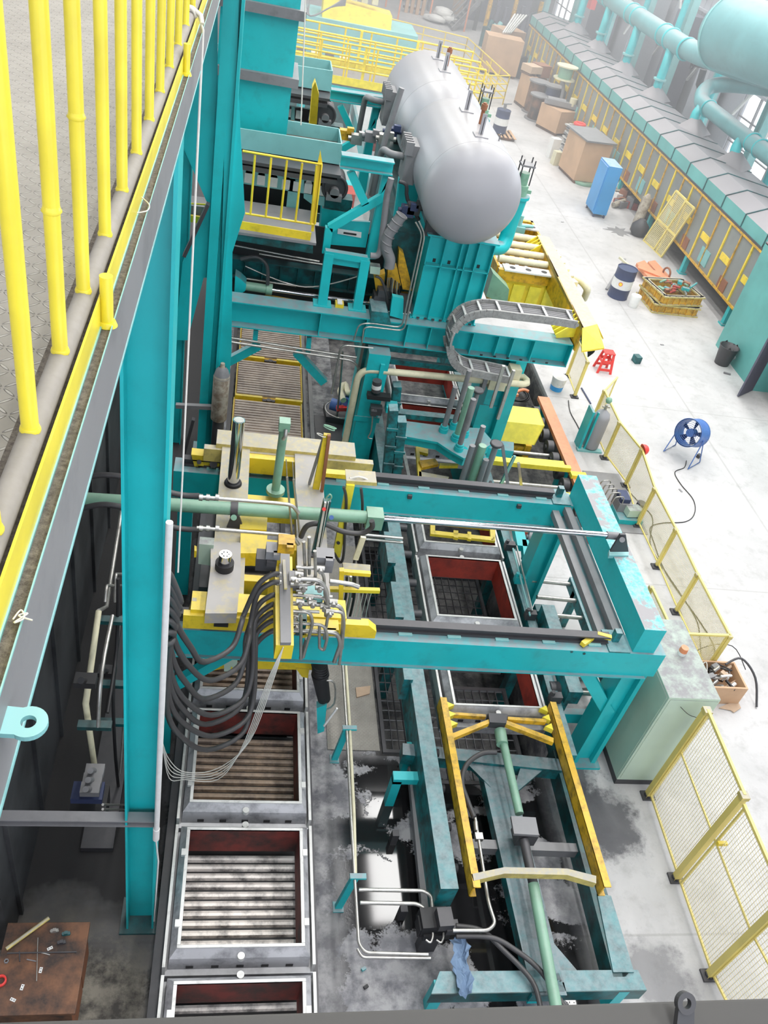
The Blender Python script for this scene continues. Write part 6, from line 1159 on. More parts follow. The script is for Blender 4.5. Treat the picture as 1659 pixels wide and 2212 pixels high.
for i in range(21):
    y = 20.9 + i * 1.412; q = MB()
    for a, b_ in zip(HP[:-1], HP[1:]): q.bar((a[0] - .01, y, a[1] + .012), (b_[0] - .01, y, b_[1] + .012), .03, .03)
    q.build('hood_rib', 'teald', ov)
YD = [26.8, 30.3, 34.4, 38.3, 42.3, 46.0]
for y in YD:
    MB().rings([(0, .75), (.42, .19)], (15.25, y, 2.84), (0, 0, 1), 4).build('extraction_cone', 'hoodtop', ov)
# end cabin in teal
oc = thing('oven_cabin', 'flat teal end cabin of the oven with dark doorway', 'cabin', (15, 16, 0))
MB().box(13.0, 17.4, 0, 16.5, 19.7, 2.95).build('body', 'hoodside', oc); MB().box(13.0, 12.5, 0, 13.1, 15.9, 2.95).box(13.0, 12.5, 0, 16.5, 12.6, 2.95).box(13, 15.9, 2.3, 13.1, 17.4, 2.95).build('near_wall', 'hoodside', oc)
MB().box(13.0, 12.5, 2.93, 16.5, 19.7, 2.98).build('roof', 'hoodtop', oc); MB().box(13.9, 15.9, 0, 14, 17.4, 2.3).build('dark_interior', 'rust', oc); MB().prism([(13.0, 17.4, .02), (12.42, 17.0, .02), (12.42, 17.0, 2.2), (13.0, 17.4, 2.2)], (.03, -.03, 0)).build('door_leaf', 'clad2', oc)
# ducts above
t = thing('upper_duct', 'long round teal ringed duct above the oven hood', 'duct', (15.5, 37, 4.8))
MB().tube([(15.5, 60, 4.8), (15.5, 34, 4.8), (15.7, 32.6, 4.85), (16.5, 31, 4.9), (18.2, 29.0, 5.0)], .36, 20).build('duct', 'hooddust', t)
for y in (56, 51, 47.5, 44, 43.2, 40, 39.2, 36, 35.2, 33.6): MB().torus((15.5, y, 4.8), (0, 1, 0), .37, .04, 28, 6).build('ring_flange', 'teal', t)
for y in YD[2:]: MB().tube(fillet([(15.25, y, 3.1), (15.28, y, 4.1), (15.5, y + .6, 4.75)], .4), .17, 14).build('drop_pipe', 'teal', t); 
for y in YD[2:]: MB().cyl((15.25, y, 3.5), (15.25, y, 3.56), .25, n=18).build('joint_flange', 'lteal', t)
t = thing('lower_duct', 'shorter round teal duct curving down to the nearest hood outlets', 'duct', (15.5, 28, 3.7))
MB().tube(smooth_path([V(p) for p in ((15.45, 20, 3.66), (15.5, 29.5, 3.66), (15.6, 31.2, 3.75), (16.2, 31.9, 4.1), (17.2, 30.8, 4.5), (18.2, 29.2, 4.8))], 5), .26, 18).build('duct', 'hooddust', t)
for y in YD[:2]: MB().tube(fillet([(15.25, y, 3.0), (15.2, y + .1, 3.35), (15.5, y + .4, 3.66)], .2), .17, 14).build('drop_pipe', 'teal', t); MB().cyl((15.25, y, 3.02), (15.25, y, 3.08), .25, n=18).build('joint_flange', 'lteal', t)
for y in (23, 26, 26.6, 30.2): MB().torus((15.5, y, 3.66), (0, 1, 0), .27, .035, 26, 6).build('ring_flange', 'teal', t)
t = thing('duct_valve', 'dark valve with hand wheel on the duct elbow', 'valve', WX(1520, 160, 16.3)); c = WX(1520, 150, 16.3); MB().torus(c + V((-.4, .2, .05)), (1, 0, 0), .14, .02).cyl(c + V((-.4, .2, .05)), c + V((.3, .2, .05)), .06).tube([c, c + V((.05, 0, -.5)), c + V((.3, 0, -.8))], .13, 12).build('body', 'dgrey', t)
t = thing('overhead_vessel', 'big pale teal horizontal vessel at the top right corner', 'vessel', (16, 28, 5.6))
va, vd = WX(1545, 62, 14.3), None
v1 = WX(1700, 110, 15.2); prof = [(0, .05), (.08, .5), (.25, .85), (.5, 1.02), (.55, 1.05), (7.5, 1.05)]
MB().rings(prof, va, v1 - va, 48).build('shell', 'hooddust', t); MB().torus(va + (v1 - va).normalized() * .6, v1 - va, 1.06, .03, 44, 6).build('ring_seam', 'lteal', t)
MB().cb(va + V((.1, -.3, -.05)), .35, .3, .5, .4).build('lift_lug', 'lteal', t)
# columns and braces along the wall
for i, y in enumerate((21, 25.5, 30, 34.5, 39, 43.5, 48, 54, 60, 68)):
    q = MB().ib((17.6, y, 0), (17.6, y, 14), .3, .4, .03, .02, (0, 1, 0)); tag(q.build('hall_column', 'lteal', loc=(17.6, y, 0)), ['pale teal hall column nearest the bright windows'][0] if i == 0 else 'pale teal hall column behind the oven hood, %s from the near end' % ORD[i], 'column', 'pale teal hall columns')
for i, y in enumerate((27, 33, 38, 42, 46, 51)):
    q = MB().cyl((16.8, y, 0), (16.8, y, 7), .13, n=14); tag(q.build('support_post', 'teal', loc=(16.8, y, 0)), 'round teal post behind the oven hood, %s from the near end' % ORD[i], 'post', 'round teal posts behind the hood')
for i, y in enumerate((24, 31, 36, 40.5, 45)):
    q = MB().bar((18.5, y, 2.9), (18.5, y + 3, 6.5), .09, .09).bar((18.5, y + 3, 2.9), (18.5, y, 6.5), .09, .09).bar((18.5, y, 6.5), (18.5, y + 3, 6.5), .09, .09); tag(q.build('wall_brace', 'rim', loc=(18.5, y, 2.9)), 'white crossed bracing on the hall wall, %s from the near end' % ORD[i], 'brace', 'white crossed bracings')
for i, (y, w_) in enumerate(((36, 1.0), (39.5, 1.6), (44, 1.5), (50, 2.4))):
    q = MB().box(17.9, y, 0, 18.7, y + w_, 5.2).box(17.85, y + .2, 4.0, 17.9, y + w_ - .2, 4.6); tag(q.build('wall_cabinet', 'clad2' if i % 2 else 'cladding', loc=(18.3, y, 0)), ['slim tall grey unit', 'dark tall unit', 'tall pale unit', 'wide dark unit'][i] + ' against the wall behind the oven', 'unit')
q = MB().box(17.0, 50, 3.4, 17.3, 50.6, 4.3); tag(q.build('red_box', 'red', loc=(17, 50, 3.4)), 'small red box high behind the far end of the oven', 'box')
# ================================================================== goods along the oven, from the far end forward
def crate(label, c, sx_, sy, h, rz=0., mat='wood', lid=None, cat='crate'):
    t = thing('plywood_crate', label, cat, c); MB().cb(c + V((0, 0, h / 2 + .08)), sx_, sy, h - .06, rz).build('body', mat, t)
    m = Matrix.Rotation(rz, 3, 'Z')
    for k2 in (-1, 0, 1): MB().cb(c + m @ V((k2 * sx_ * .42, 0, 0)) + V((0, 0, .045)), .09, sy, .09, rz).build('skid', 'woodd', t)
    if lid: MB().cb(c + V((0, 0, h + .08)), sx_ * 1.12, sy * 1.12, .06, rz + .06).build('lid', lid, t)
    return t
crate('tall plywood crate with grey lid beside the blue locker', V((12.62, 32.6, 0)), 1.15, 1.6, 1.5, .12, lid='grey')
p = W(1300, 462); t = thing('blue_locker', 'bright blue steel locker with dusty top in front of the oven', 'locker', V((12.15, 28.4, 0)))
MB().box(11.93, 28.35, .12, 12.42, 29.3, 1.75).build('body', 'blue', t); MB().box(11.95, 28.34, .2, 12.40, 28.35, 1.7).build('door', 'blue', t); MB().box(11.90, 28.4, .2, 11.93, 29.25, 1.7).build('side_panel', 'blue', t)
for x, y in ((11.96, 28.38), (12.34, 28.38), (11.96, 29.2), (12.34, 29.2)): MB().box(x, y, 0, x + .06, y + .06, .12).build('leg', 'navy', t)
p = W(1258, 395); q = MB().rings([(0, .42), (.1, .46), (.1, .2), (.02, .16), (.02, .1)], p, (0, 0, 1), 30); tag(q.build('green_disc', 'green', loc=p), 'round mint green dished disc lying by the tall plywood crate', 'disc')
crate('small plywood crate on skids below the green cable drum', V((13.1, 38.6, 0)), .95, 1.3, .95, .5)
c = V((13.1, 38.6, 1.06)); t = thing('machine_part', 'grey mechanical part lying on the small plywood crate', 'part', c); MB().cb(c + V((0, 0, .1)), 1.4, .3, .2, -.2).cyl(c + V((-.6, .1, .15)), c + V((.2, 0, .15)), .14).build('body', 'grey', t); MB().cyl(c + V((.5, -.1, .1)), c + V((.5, -.1, .4)), .16).build('cap', 'cream', t)
t = thing('cable_drum', 'wooden cable drum wound with green cable standing on a pipe', 'cable drum', V((13.25, 39.6, 1.0)))
c = V((13.2, 39.4, 2.0)); MB().cyl(c, c + V((0, 0, .45)), .3, n=24).build('green_cable', 'green', t); MB().cyl(c + V((0, 0, .45)), c + V((0, 0, .5)), .48, n=28).cyl(c - V((0, 0, .05)), c, .48, n=28).build('flange', 'cream', t); MB().tube([c, c + V((.05, -.2, -.5)), c + V((.05, -.3, -.95))], .07, 10).build('post', 'grey', t)
for k2, (x, y, r, h, m_) in enumerate(((12.75, 41.2, .5, 1.3, 'woodd'), (13.2, 40.3, .45, 1.4, 'navy'), (12.6, 40.0, .5, 1.0, 'woodd'))):
    t = thing('dark_reel', ['brown upright cable reel beside the tall carton', 'navy blue reel behind the brown ones', 'nearest brown reel with pale rim'][k2], 'reel', V((x, y, 0))); MB().cyl((x, y, 0), (x, y, h), r * .75, n=24).build('core', m_, t); MB().cyl((x, y, h), (x, y, h + .06), r, n=26).cyl((x, y, 0), (x, y, .06), r, n=26).build('flange', 'grey', t)
t = crate('tall narrow plywood panel crate beside the brown reels', V((12.5, 42.0, 0)), .5, 1.1, 1.3, .2); crate('carton with open flaps on the tall narrow crate', V((12.5, 42.2, 1.35)), .7, .7, .35, .5, 'card', None, 'carton')
q = MB().cb(V((13.1, 42.8, 1.5)), .7, .7, .5, .4).cb(V((13.1, 42.8, .6)), .6, .6, 1.2, .4); tag(q.build('brown_bundle', 'rust', loc=V((13.1, 42.8, 0))), 'brown wrapped bundle behind the cartons by the oven', 'bundle')
t = thing('small_crate', 'small cream open box alone on the floor left of the reels', 'box', W(1155, 240)); p = W(1155, 240)
for a in ((-.35, -.3, .35, -.26), (-.35, .26, .35, .3), (-.35, -.3, -.31, .3), (.31, -.3, .35, .3)): MB().box(p.x + a[0], p.y + a[1], .1, p.x + a[2], p.y + a[3], .45).build('side', 'cream', t)
MB().box(p.x - .33, p.y - .28, .1, p.x + .33, p.y + .28, .14).box(p.x - .4, p.y - .3, 0, p.x + .4, p.y - .2, .1).box(p.x - .4, p.y + .2, 0, p.x + .4, p.y + .3, .1).build('base', 'wood', t)
crate('large plywood crate with metal tubes leaning on it near the stairs', V((12.35, 47.9, 0)), 1.9, 1.2, 1.7, -.05)
crate('second large plywood crate behind the one with the metal tubes', V((13.1, 50.3, 0)), 1.5, 1.2, 1.7, .3)
for i in range(5): a = V((12.3 + i * .12, 48.3 + i * .1, 1.8)); q = MB().cyl(a, a + V((.7 + i * .06, 1.2, .75)), .06, n=12); tag(q.build('metal_tube', 'rim', loc=a), 'shiny metal tube over the large plywood crate, %s from the left' % ORD[i], 'tube', 'metal tubes on the crate')
q = MB().cyl((13.6, 47.6, .5), (13.6, 47.9, .5), .55, n=24); tag(q.build('leaning_drum', 'dgrey', loc=(13.6, 47.6, 0)), 'dark round drum leaning beside the large plywood crate', 'drum')
# shelf stack with cartons
for k2, (u, v, sx_, sy, h, m_, l_) in enumerate(((1190, 340, .35, .3, .75, 'white', 'tall white canister beside the stacked metal parts'), (1198, 355, .3, .3, .5, 'cream', 'cream carton in front of the white canister'), (1218, 356, .45, .35, .35, 'card', 'brown carton beside the cream carton'), (1225, 335, .35, .3, .4, 'white', 'pale carton resting against the metal stack'), (1222, 345, .3, .3, .3, 'cream', 'little pale carton between brown carton and metal stack'))):
    p = W(u, v); q = MB().cb(p + V((0, 0, h / 2)), sx_, sy, h, .2).cb(p + V((0, 0, h + .005)), sx_ * .9, sy * .4, .01, .2); tag(q.build('carton', m_, loc=p), l_, 'carton')
p = W(1240, 330)
for i in range(9):
    c = p + V((0.05 * (i % 2), .1 * (i % 3), .06 + .11 * i)); q = MB().cb(c, 1.1, .7, .05, .1 + .05 * (i % 3)).cb(c + V((0, .2, .04)), .9, .1, .05, .1); tag(q.build('metal_strip', 'grey' if i % 2 else 'rim', loc=c), 'flat metal part left of the tall plywood crate, %s layer from the floor' % ('bottom' if i == 0 else ORD[i]), 'metal part', 'stacked flat metal parts')
c = p + V((-.1, .1, 1.1)); q = MB().torus(c, (0, 0, 1), .2, .07).cyl(c, c + V((0, 0, .08)), .1); tag(q.build('red_hose_reel', 'red', loc=c), 'red coil on top of the stacked metal parts', 'coil')
# barrels
def drum(label, p, top=True):
    t = thing('oil_drum', label, 'drum', p); r = .29
    MB().rings([(0, r), (.01, r + .008), (.02, r), (.29, r), (.30, r + .01), (.31, r)], p, (0, 0, 1), 32).rings([(.58, r), (.59, r + .01), (.60, r), (.87, r), (.88, r + .008), (.88, r - .01), (.86, r - .012)], p, (0, 0, 1), 32).build('body', 'navy', t)
    MB().rings([(.31, r), (.58, r)], p, (0, 0, 1), 32, False).build('white_band', 'white', t)
    return t
p = W(1333, 640); drum('blue and white oil drum with logo near the stacked yellow flasks', p)
ox = bpy.data.objects
dlg = MB(); 
for (dx, rad, mm) in ((0, .06, 0), (0, .045, 1)):
    for s_ in (0,):
        a0_ = math.atan2(-p.y, -p.x) - .1; vs = []
        for i in range(18):
            k3 = 2 * math.pi * i / 18; aa = a0_ + rad * math.cos(k3) / .29; vs.append(p + V((.2925 * math.cos(aa), .2925 * math.sin(aa), .47 + rad * math.sin(k3))) + V((math.cos(a0_), math.sin(a0_), 0)) * (.002 + mm * .002))
        dlg.m = mm; dlg.add(vs, [tuple(range(18))])
dr = [o for o in COL.objects if o.name.startswith('oil_drum')][0]
dlg.build('round_logo', ['red', 'yellow'], dr)
p2 = W(1077, 285, .14); p2b = V((p2.x, p2.y, .14)); drum('blue and white oil drum standing on a wooden pallet', p2b)
t = thing('wooden_pallet', 'wooden pallet carrying the lone oil drum', 'pallet', V((p2.x, p2.y, 0)))
for i in range(6): MB().cb(V((p2.x - .45 + i * .2 + .05, p2.y, .12)), .11, 1.2, .025, 0).build('top_board', 'wood', t)
for k2 in (-1, 0, 1): MB().cb(V((p2.x + .05, p2.y + k2 * .5, .06)), 1.1, .1, .09).build('bearer', 'woodd', t)
# leaning sticks, bucket, parts and stacked flask frames beside the near drum
q = MB().bar(W(1310, 625, .02), W(1350, 560, .5), .07, .05); tag(q.build('leaning_bar', 'grey', loc=W(1310, 625)), 'grey bar leaning on the left side of the near oil drum', 'bar')
q = MB().bar(W(1338, 556, .9), W(1376, 590, .75), .06, .06); tag(q.build('leaning_bar', 'cream', loc=W(1360, 575, .8)), 'pale bar lying across the top of the near oil drum', 'bar')
p = W(1366, 662); q = MB().rings([(0, .13), (.34, .15), (.35, .14)], p, (0, 0, 1), 24); tag(q.build('white_bucket', 'white', loc=p), 'plain white bucket between the drum and the stacked yellow flasks', 'bucket')
t = thing('rusty_bracket', 'orange rusty steel bracket frame lying behind the near oil drum', 'bracket', W(1420, 600))
MB().prism(pz(((1375, 568), (1392, 562), (1432, 605), (1410, 610)), .25), (0, 0, -.1)).prism(pz(((1400, 565), (1415, 562), (1450, 600), (1440, 612)), .15), (0, 0, -.1)).prism(pz(((1380, 570), (1430, 590), (1428, 598), (1378, 578)), .3), (0, 0, -.08)).prism(pz(((1425, 600), (1455, 603), (1455, 613), (1425, 612)), .15), (0, 0, -.1)).build('plates', 'orange', t); MB().torus(W(1440, 590, .2), (1, .3, 0), .16, .03).build('ring', 'rust', t)
def small_flask(label, cx, cy, z0, sx_, sy, h, rz, red=True):
    t = thing('flask_shell', label, 'mould frame', V((cx, cy, z0))); m = Matrix.Rotation(rz, 3, 'Z')
    q = MB()
    for a, b_, w_, l_ in ((0, -sy / 2, sx_, .05), (0, sy / 2, sx_, .05), (-sx_ / 2, 0, .05, sy), (sx_ / 2, 0, .05, sy)): q.cb(V((cx, cy, z0 + h / 2)) + m @ V((a, b_, 0)), w_, l_, h, rz)
    q.build('walls', 'yellowo', t)
    q = MB()
    for zz in (z0 + .02, z0 + h - .02):
        for a, b_, w_, l_ in ((0, -sy / 2, sx_ + .12, .14), (0, sy / 2, sx_ + .12, .14), (-sx_ / 2, 0, .14, sy), (sx_ / 2, 0, .14, sy)): q.cb(V((cx, cy, zz)) + m @ V((a, b_, 0)), w_, l_, .04, rz)
    q.build('flange', 'yelloww', t)
    for i in range(6): k3 = -sx_ / 2 + sx_ * (i + .5) / 6; MB().cb(V((cx, cy, z0 + h / 2)) + m @ V((k3, -sy / 2 - .04, 0)), .03, .05, h, rz).build('rib', 'yellowo', t)
    for i in range(4): k3 = -sy / 2 + sy * (i + .5) / 4; MB().cb(V((cx, cy, z0 + h / 2)) + m @ V((-sx_ / 2 - .04, k3, 0)), .05, .03, h, rz).build('rib', 'yellowo', t)
    return t
pc2 = W(1448, 672)
small_flask('lower of two stacked amber flask frames on the aisle floor', pc2.x, pc2.y + .35, 0, 1.35, 1.1, .28, .05); small_flask('upper twisted amber flask frame holding scrap parts', pc2.x, pc2.y + .35, .30, 1.3, 1.1, .28, .22)
for i in range(22):
    c = V((pc2.x + random.uniform(-.5, .5), pc2.y + .35 + random.uniform(-.4, .4), .52 + random.uniform(0, .14))); q = MB()
    q.cyl(c, c + V((random.uniform(-.3, .3), random.uniform(-.3, .3), .05)), .03, n=8) if i % 2 else q.cb(c, .2, .12, .08, random.random() * 3)
    tag(q.build('scrap_piece', ['teal', 'redin', 'rust', 'pipe', 'green'][i % 5], loc=c), ['teal', 'dark red', 'rusty', 'shiny', 'mint green'][i % 5] + ' scrap piece inside the upper amber flask frame', 'scrap', 'scrap in the amber frame')
# cylinders, bagged part, leaning mesh frames, rubbish heap near the oven
for k2, (u, v, h, uu, vv) in enumerate(((1370, 498, 1.1, 1384, 428), (1382, 470, 1.2, 1400, 405))):
    a = W(u, v); q = MB().cyl(a, V((a.x + .12, a.y + .2, h)), .17, n=22).cyl(V((a.x + .12, a.y + .2, h)), V((a.x + .14, a.y + .22, h + .12)), .12, .05); tag(q.build('old_cylinder', 'oldcyl', loc=a), ('front', 'rear')[k2] + ' of two worn brown gas cylinders standing before the oven', 'gas cylinder')
p = W(1376, 508); q = MB().rings([(0, .2), (.15, .3), (.35, .3), (.5, .15), (.56, .1)], p, (0, 0, 1), 16); tag(q.build('dark_sack', 'dgrey', loc=p), 'dark grey bagged lump at the foot of the brown gas cylinders', 'sack')
q = MB().prism([W(1338, 500, .002) + V((rr * math.cos(k3), rr * .8 * math.sin(k3), 0)) for k3, rr in [(i * .314, .42 + .16 * math.sin(i * 2.7) + .08 * math.sin(i * 5.1)) for i in range(20)]], (0, 0, .004)); tag(q.build('oil_stain', 'grey', loc=W(1340, 500)), 'dark oil stain spreading on the floor left of the grey sack', 'stain')
def leaning(label, b0, b1, t0, t1, mid):
    t = thing('mesh_screen', label, 'mesh panel', b0); q = MB()
    for a, b_ in ((b0, b1), (t0, t1), (b0, t0), (b1, t1), (b0.lerp(t0, .45), b1.lerp(t1, .45))): q.bar(a, b_, .05, .05)
    q.build('frame', 'fence', t); MB().add([b0, b1, t1, t0], [(0, 1, 2, 3)]).build('wire_mesh', 'mesh2', t)
leaning('left yellow mesh frame leaning against the oven', W(1390, 520), W(1418, 545), W(1461, 412, 1.9) , W(1482, 432, 1.9), .5)
leaning('right yellow mesh frame leaning against the oven', W(1412, 540), W(1428, 556), W(1482, 435, 1.9), W(1500, 450, 1.9), .5)
for i in range(14):
    u, v = 1322 + random.random() * 45, 408 + random.random() * 42; p = W(u, v); q = MB()
    if i % 3 == 0: q.cb(p + V((0, 0, .12)), .5, .35, .24, random.random())
    elif i % 3 == 1: q.cyl(p + V((0, 0, .1)), p + V((.5, .3, .2)), .1, n=12)
    else: q.cb(p + V((0, 0, .2)), .3, .3, .4, random.random())
    tag(q.build('heap_item', ['card', 'rust', 'grey', 'white', 'oldcyl'][i % 5], loc=p), ['cardboard piece', 'rusty part', 'grey part', 'white part', 'pale brown part'][i % 5] + ' in the heap right of the blue locker', 'scrap', 'heap right of the blue locker')
p = W(1350, 445); t = thing('red_tray', 'red tray of rubbish right of the blue locker', 'tray', p); MB().cb(p + V((0, 0, .05)), .9, .5, .1, -.3).build('base', 'redin', t); MB().cb(p + V((-.1, -.2, .15)), .9, .04, .2, -.3).build('side', 'redin', t)
# ================================================================== far end of the hall
t = thing('steel_staircase', 'dark steel staircase at the top of the view', 'staircase', W(985, 75)); a, b_ = W(985, 72, .05), V((15.0, 60.5, 3.4)); a = V((11.4, 57.0, .05))
for dy in (0, 1.1): MB().bar(a + V((0, dy, 0)), b_ + V((0, dy, 0)), .08, .34).build('stringer', 'grey', t)
for i in range(15): c = a.lerp(b_, (i + .5) / 15); MB().box(c.x - .14, c.y, c.z, c.x + .14, c.y + 1.1, c.z + .04).build('tread', 'pipe', t)
MB().box(13.0, 58.6, 0, 13.2, 58.8, 1.6).build('post', 'dgrey', t)
for dy in (0, 1.1):
    MB().bar(a + V((0, dy, 1.0)), b_ + V((0, dy, 1.0)), .05, .05).bar(a + V((0, dy, .6)), b_ + V((0, dy, .6)), .04, .04).build('handrail', 'grey', t)
q = MB().box(13.0, 62, 0, 17.2, 66, 4.6).box(12.8, 60.5, 3.4, 17.2, 66, 3.6); tag(q.build('far_booth', 'clad2', loc=(15, 62, 0)), 'dark shaded booth and gallery at the far end beside the staircase', 'booth')
for i in range(7): x = 12.9 + i * .5; q = MB().box(x, 55.5, 0, x + .2, 55.7, 2.6 - (i % 3) * .4).cyl((x + .1, 55.4, 1.2), (x + .1, 55.4, 2.0), .1, n=10); tag(q.build('machine_post', 'clad2' if i % 3 else 'yellowo', loc=(x, 55.5, 0)), ('dark' if i % 3 else 'amber') + ' machine post in the shaded area, %s from the staircase' % ORD[i], 'machine part', 'posts in the shaded area')
for i in range(6): x = 12.6 + (i % 3) * .5; y = 52 + (i // 3) * 1.0; q = MB().cb(V((x, y, .5 + .2 * (i % 2))), .4, .5, 1.0, .2 * i).cyl((x, y, 1.1), (x + .2, y + .2, 1.5), .14, n=12); tag(q.build('teal_motor', 'teald' if i % 2 else 'lteal', loc=(x, y, 0)), ('dark', 'pale')[1 - i % 2] + ' teal machine part by the shaded booth, %s of the group from the front left' % ORD[i], 'machine part', 'teal machine parts by the booth')
p = V((11.0, 59.0, 0)); q = MB()
for i in range(6): q.rings([(0, .5), (.1, .62), (.25, .55), (.34, .2)], p + V((random.uniform(-.6, .7), random.uniform(-.4, .5), .1 * i)), (0.1, .1, 1), 12)
tag(q.build('white_sacks', 'white', loc=p), 'heap of white sacks near the staircase foot', 'sacks')
t = thing('standing_pallets', 'wooden pallets standing on edge left of the white sacks', 'pallet', (9.4, 60, 0))
for i in range(4): MB().box(8.8 + i * .35, 60 + (i % 2) * .1, .0, 9.0 + i * .35, 60.3, 1.5).build('board', 'wood', t)
for z in (.2, .75, 1.3): MB().box(8.7, 60.3, z, 10.1, 60.4, z + .12).build('bearer', 'woodd', t)
for i, (x, y) in enumerate(((10.2, 59), (12.2, 57.5), (7.6, 60.5), (8.0, 57))):
    q = MB().box(x, y, 0, x + .09, y + .09, 2.4); tag(q.build('orange_post', 'orange', loc=(x, y, 0)), ['orange post right of the standing pallets', 'orange post beside the staircase foot', 'orange post behind the standing pallets', 'orange post left of the standing pallets'][i], 'post')
for i, (x, y, w_) in enumerate(((10.6, 62, 1.5), (12.2, 63, 1.4), (9.2, 63.5, 1.0))): q = MB().box(x, y, 0, x + w_, y + 1, 1.1).box(x + .1, y - .02, .2, x + w_ - .1, y, .9); tag(q.build('grey_chest', 'card' if i == 1 else 'grey', loc=(x, y, 0)), ['grey chest behind the white sacks', 'brown chest behind the white sacks', 'grey chest behind the pallets'][i], 'chest')
# machines at the far end of the line
t = thing('rear_machine', 'teal machine bed with yellow top at the top of the view', 'machine', (3.8, 40, 0))
MB().box(1.0, 41, 0, 6.8, 43.5, 2.2).build('bed', 'lteal', t); MB().prism([(2.6, 41.2, 2.2), (5.6, 41.2, 2.2), (5.6, 41.5, 2.7), (2.6, 41.5, 2.9)], (0, 1.2, 0)).build('yellow_cover', 'yellow', t)
for i in range(7): MB().tube(smooth_path([V((1.2 + i * .12, 39.6, 3.0)), V((2.0, 39.3, 2.5)), V((2.8, 39.6, 2.9)), V((3.4, 40, 3.0 + i * .05))], 4), .03, 6).build('hose', 'grey', t)
for i in range(5): MB().cb(V((3.0 + i * .45, 41.8, 3.1)), .25, .3, .3).build('valve', 'cream', t)
MB().box(6.9, 40.6, 0, 7.1, 43, 1.2).build('yellow_skirt', 'yelloww', t)
rp = thing('rear_platform', 'long yellow railed walkway bridge crossing behind the tanks', 'platform', (4, 28, 0))
PX0, PX1, PY0, PY1, PZ = 1.0, 6.75, 27.4, 29.6, 3.0
MB().box(PX0, PY0, PZ - .05, PX1, PY1, PZ).build('deck', 'grey', rp); MB().box(PX0, PY0 - .02, PZ - .36, PX1, PY0 + .08, PZ - .05).box(PX0, PY1 - .08, PZ - .36, PX1, PY1 + .02, PZ - .05).build('edge_beam', 'teal', rp)
for y in (PY0 - .03, PY1 + .02): MB().box(PX0, y, PZ, PX1, y + .02, PZ + .22).build('toe_board', 'yrail', rp)
for y in (PY0, PY1, PY0 + .9):
    for z in (.45, .78, 1.1): MB().cyl((PX0, y, PZ + z), (PX1, y, PZ + z), .028, n=8).build('rail', 'yellow', rp)
    for i in range(8): x = PX0 + (PX1 - PX0) * i / 7; MB().cyl((x, y, PZ), (x, y, PZ + 1.1), .028, n=8).build('post', 'yellow', rp)
for x in (3.1, 4.9):
    for y in (PY0 + .1, PY1 - .1): MB().box(x, y, PZ, x + .08, y + .06, PZ + 1.1).build('gate_post', 'yrail', rp)
for x in (1.4, 6.5):
    for y in (PY0 + .1, PY1 - .2): MB().box(x, y, 0, x + .15, y + .15, PZ - .3).build('leg', 'tealc', rp)
st = thing('guard_railing', 'yellow guard railing on the floor around the corner right of the tanks', 'railing', (11.4, 41.3, 0))
GP = [(6.5, 38.6), (11.4, 41.6), (10.6, 48.5), (5, 50)]
for (xa, ya), (xb, yb) in zip(GP[:-1], GP[1:]):
    for h in (.3, .6, .9, 1.25): MB().cyl((xa, ya, h), (xb, yb, h), .03, n=8).build('rail', 'yellow', st)
    for k2 in range(6): f_ = k2 / 5; x = xa + (xb - xa) * f_; y = ya + (yb - ya) * f_; MB().cyl((x, y, 0), (x, y, 1.25), .03, n=8).build('post', 'yellow', st)
for k2 in range(5): MB().cyl((10.2 + k2 * .2, 41.0 + k2 * .1, 0 + k2 * .25), (9.3 + k2 * .2, 41.0 + k2 * .1, .9 + k2 * .2), .03, n=8).build('brace', 'yellow', st)
# far flasks on the roller track
tfk = thing('far_track', 'teal far roller track frame left of the tanks', 'track frame', (4.5, 24, 0)); MB().box(3.7, 19.5, .3, 3.8, 38, .8).box(5.25, 19.5, .3, 5.35, 38, .8).build('side_beam', 'teal', tfk)
for y in (20, 24, 28, 32, 36): MB().box(3.7, y, 0, 3.8, y + .1, .3).box(5.25, y, 0, 5.35, y + .1, .3).build('leg', 'teal', tfk)
far_l = ['nearest red and white flask on the far track', 'second red and white flask on the far track', 'third red and white flask on the far track', 'fourth red and white flask on the far track', 'fifth red and white flask on the far track', 'farthest red and white flask on the far track']
for i in range(6): dup(r0, (.72, 20.6 + i * 1.7 - 8.7, 0), far_l[i])
q = MB().box(5.6, 20, 0, 5.75, 36, .12).box(6.1, 20, 0, 6.2, 36, .1); tag(q.build('far_rail', 'grey', loc=(5.7, 25, 0)), 'grey floor rails right of the far track', 'rail')
t = thing('far_plate_stack', 'stack of pale plates and frames beyond the far conveyor', 'stack', (2.6, 24, 0))
for i in range(5): MB().box(1.6 + i * .1, 22.5 + i, .0, 2.9 + i * .1, 23.2 + i, 1.0 + .2 * (i % 2)).build('plate', ['white', 'redin', 'tealc', 'white', 'grey'][i], t)
q = MB().prism([(-.8, 19.8, 3.2), (1.5, 19.8, 3.4), (1.5, 19.8, 4.2), (-.8, 19.8, 4.0)], (0, .1, 0)); tag(q.build('hopper_board', 'wood', loc=(.5, 19.8, 3.2)), 'tan panel on the hopper behind the tall chute', 'panel')
for i, (u, v) in enumerate(((640, 100), (655, 55), (690, 60))): p = W(u, v, 1.0)
q = MB().box(0, 33, 0, 3.5, 34.5, 1.6).box(.3, 32.9, 1.6, 3.2, 34, 2.0); tag(q.build('pump_skid', 'teald', loc=(2, 33, 0)), 'dark teal skid of pumps behind the yellow walkway bridge', 'skid')
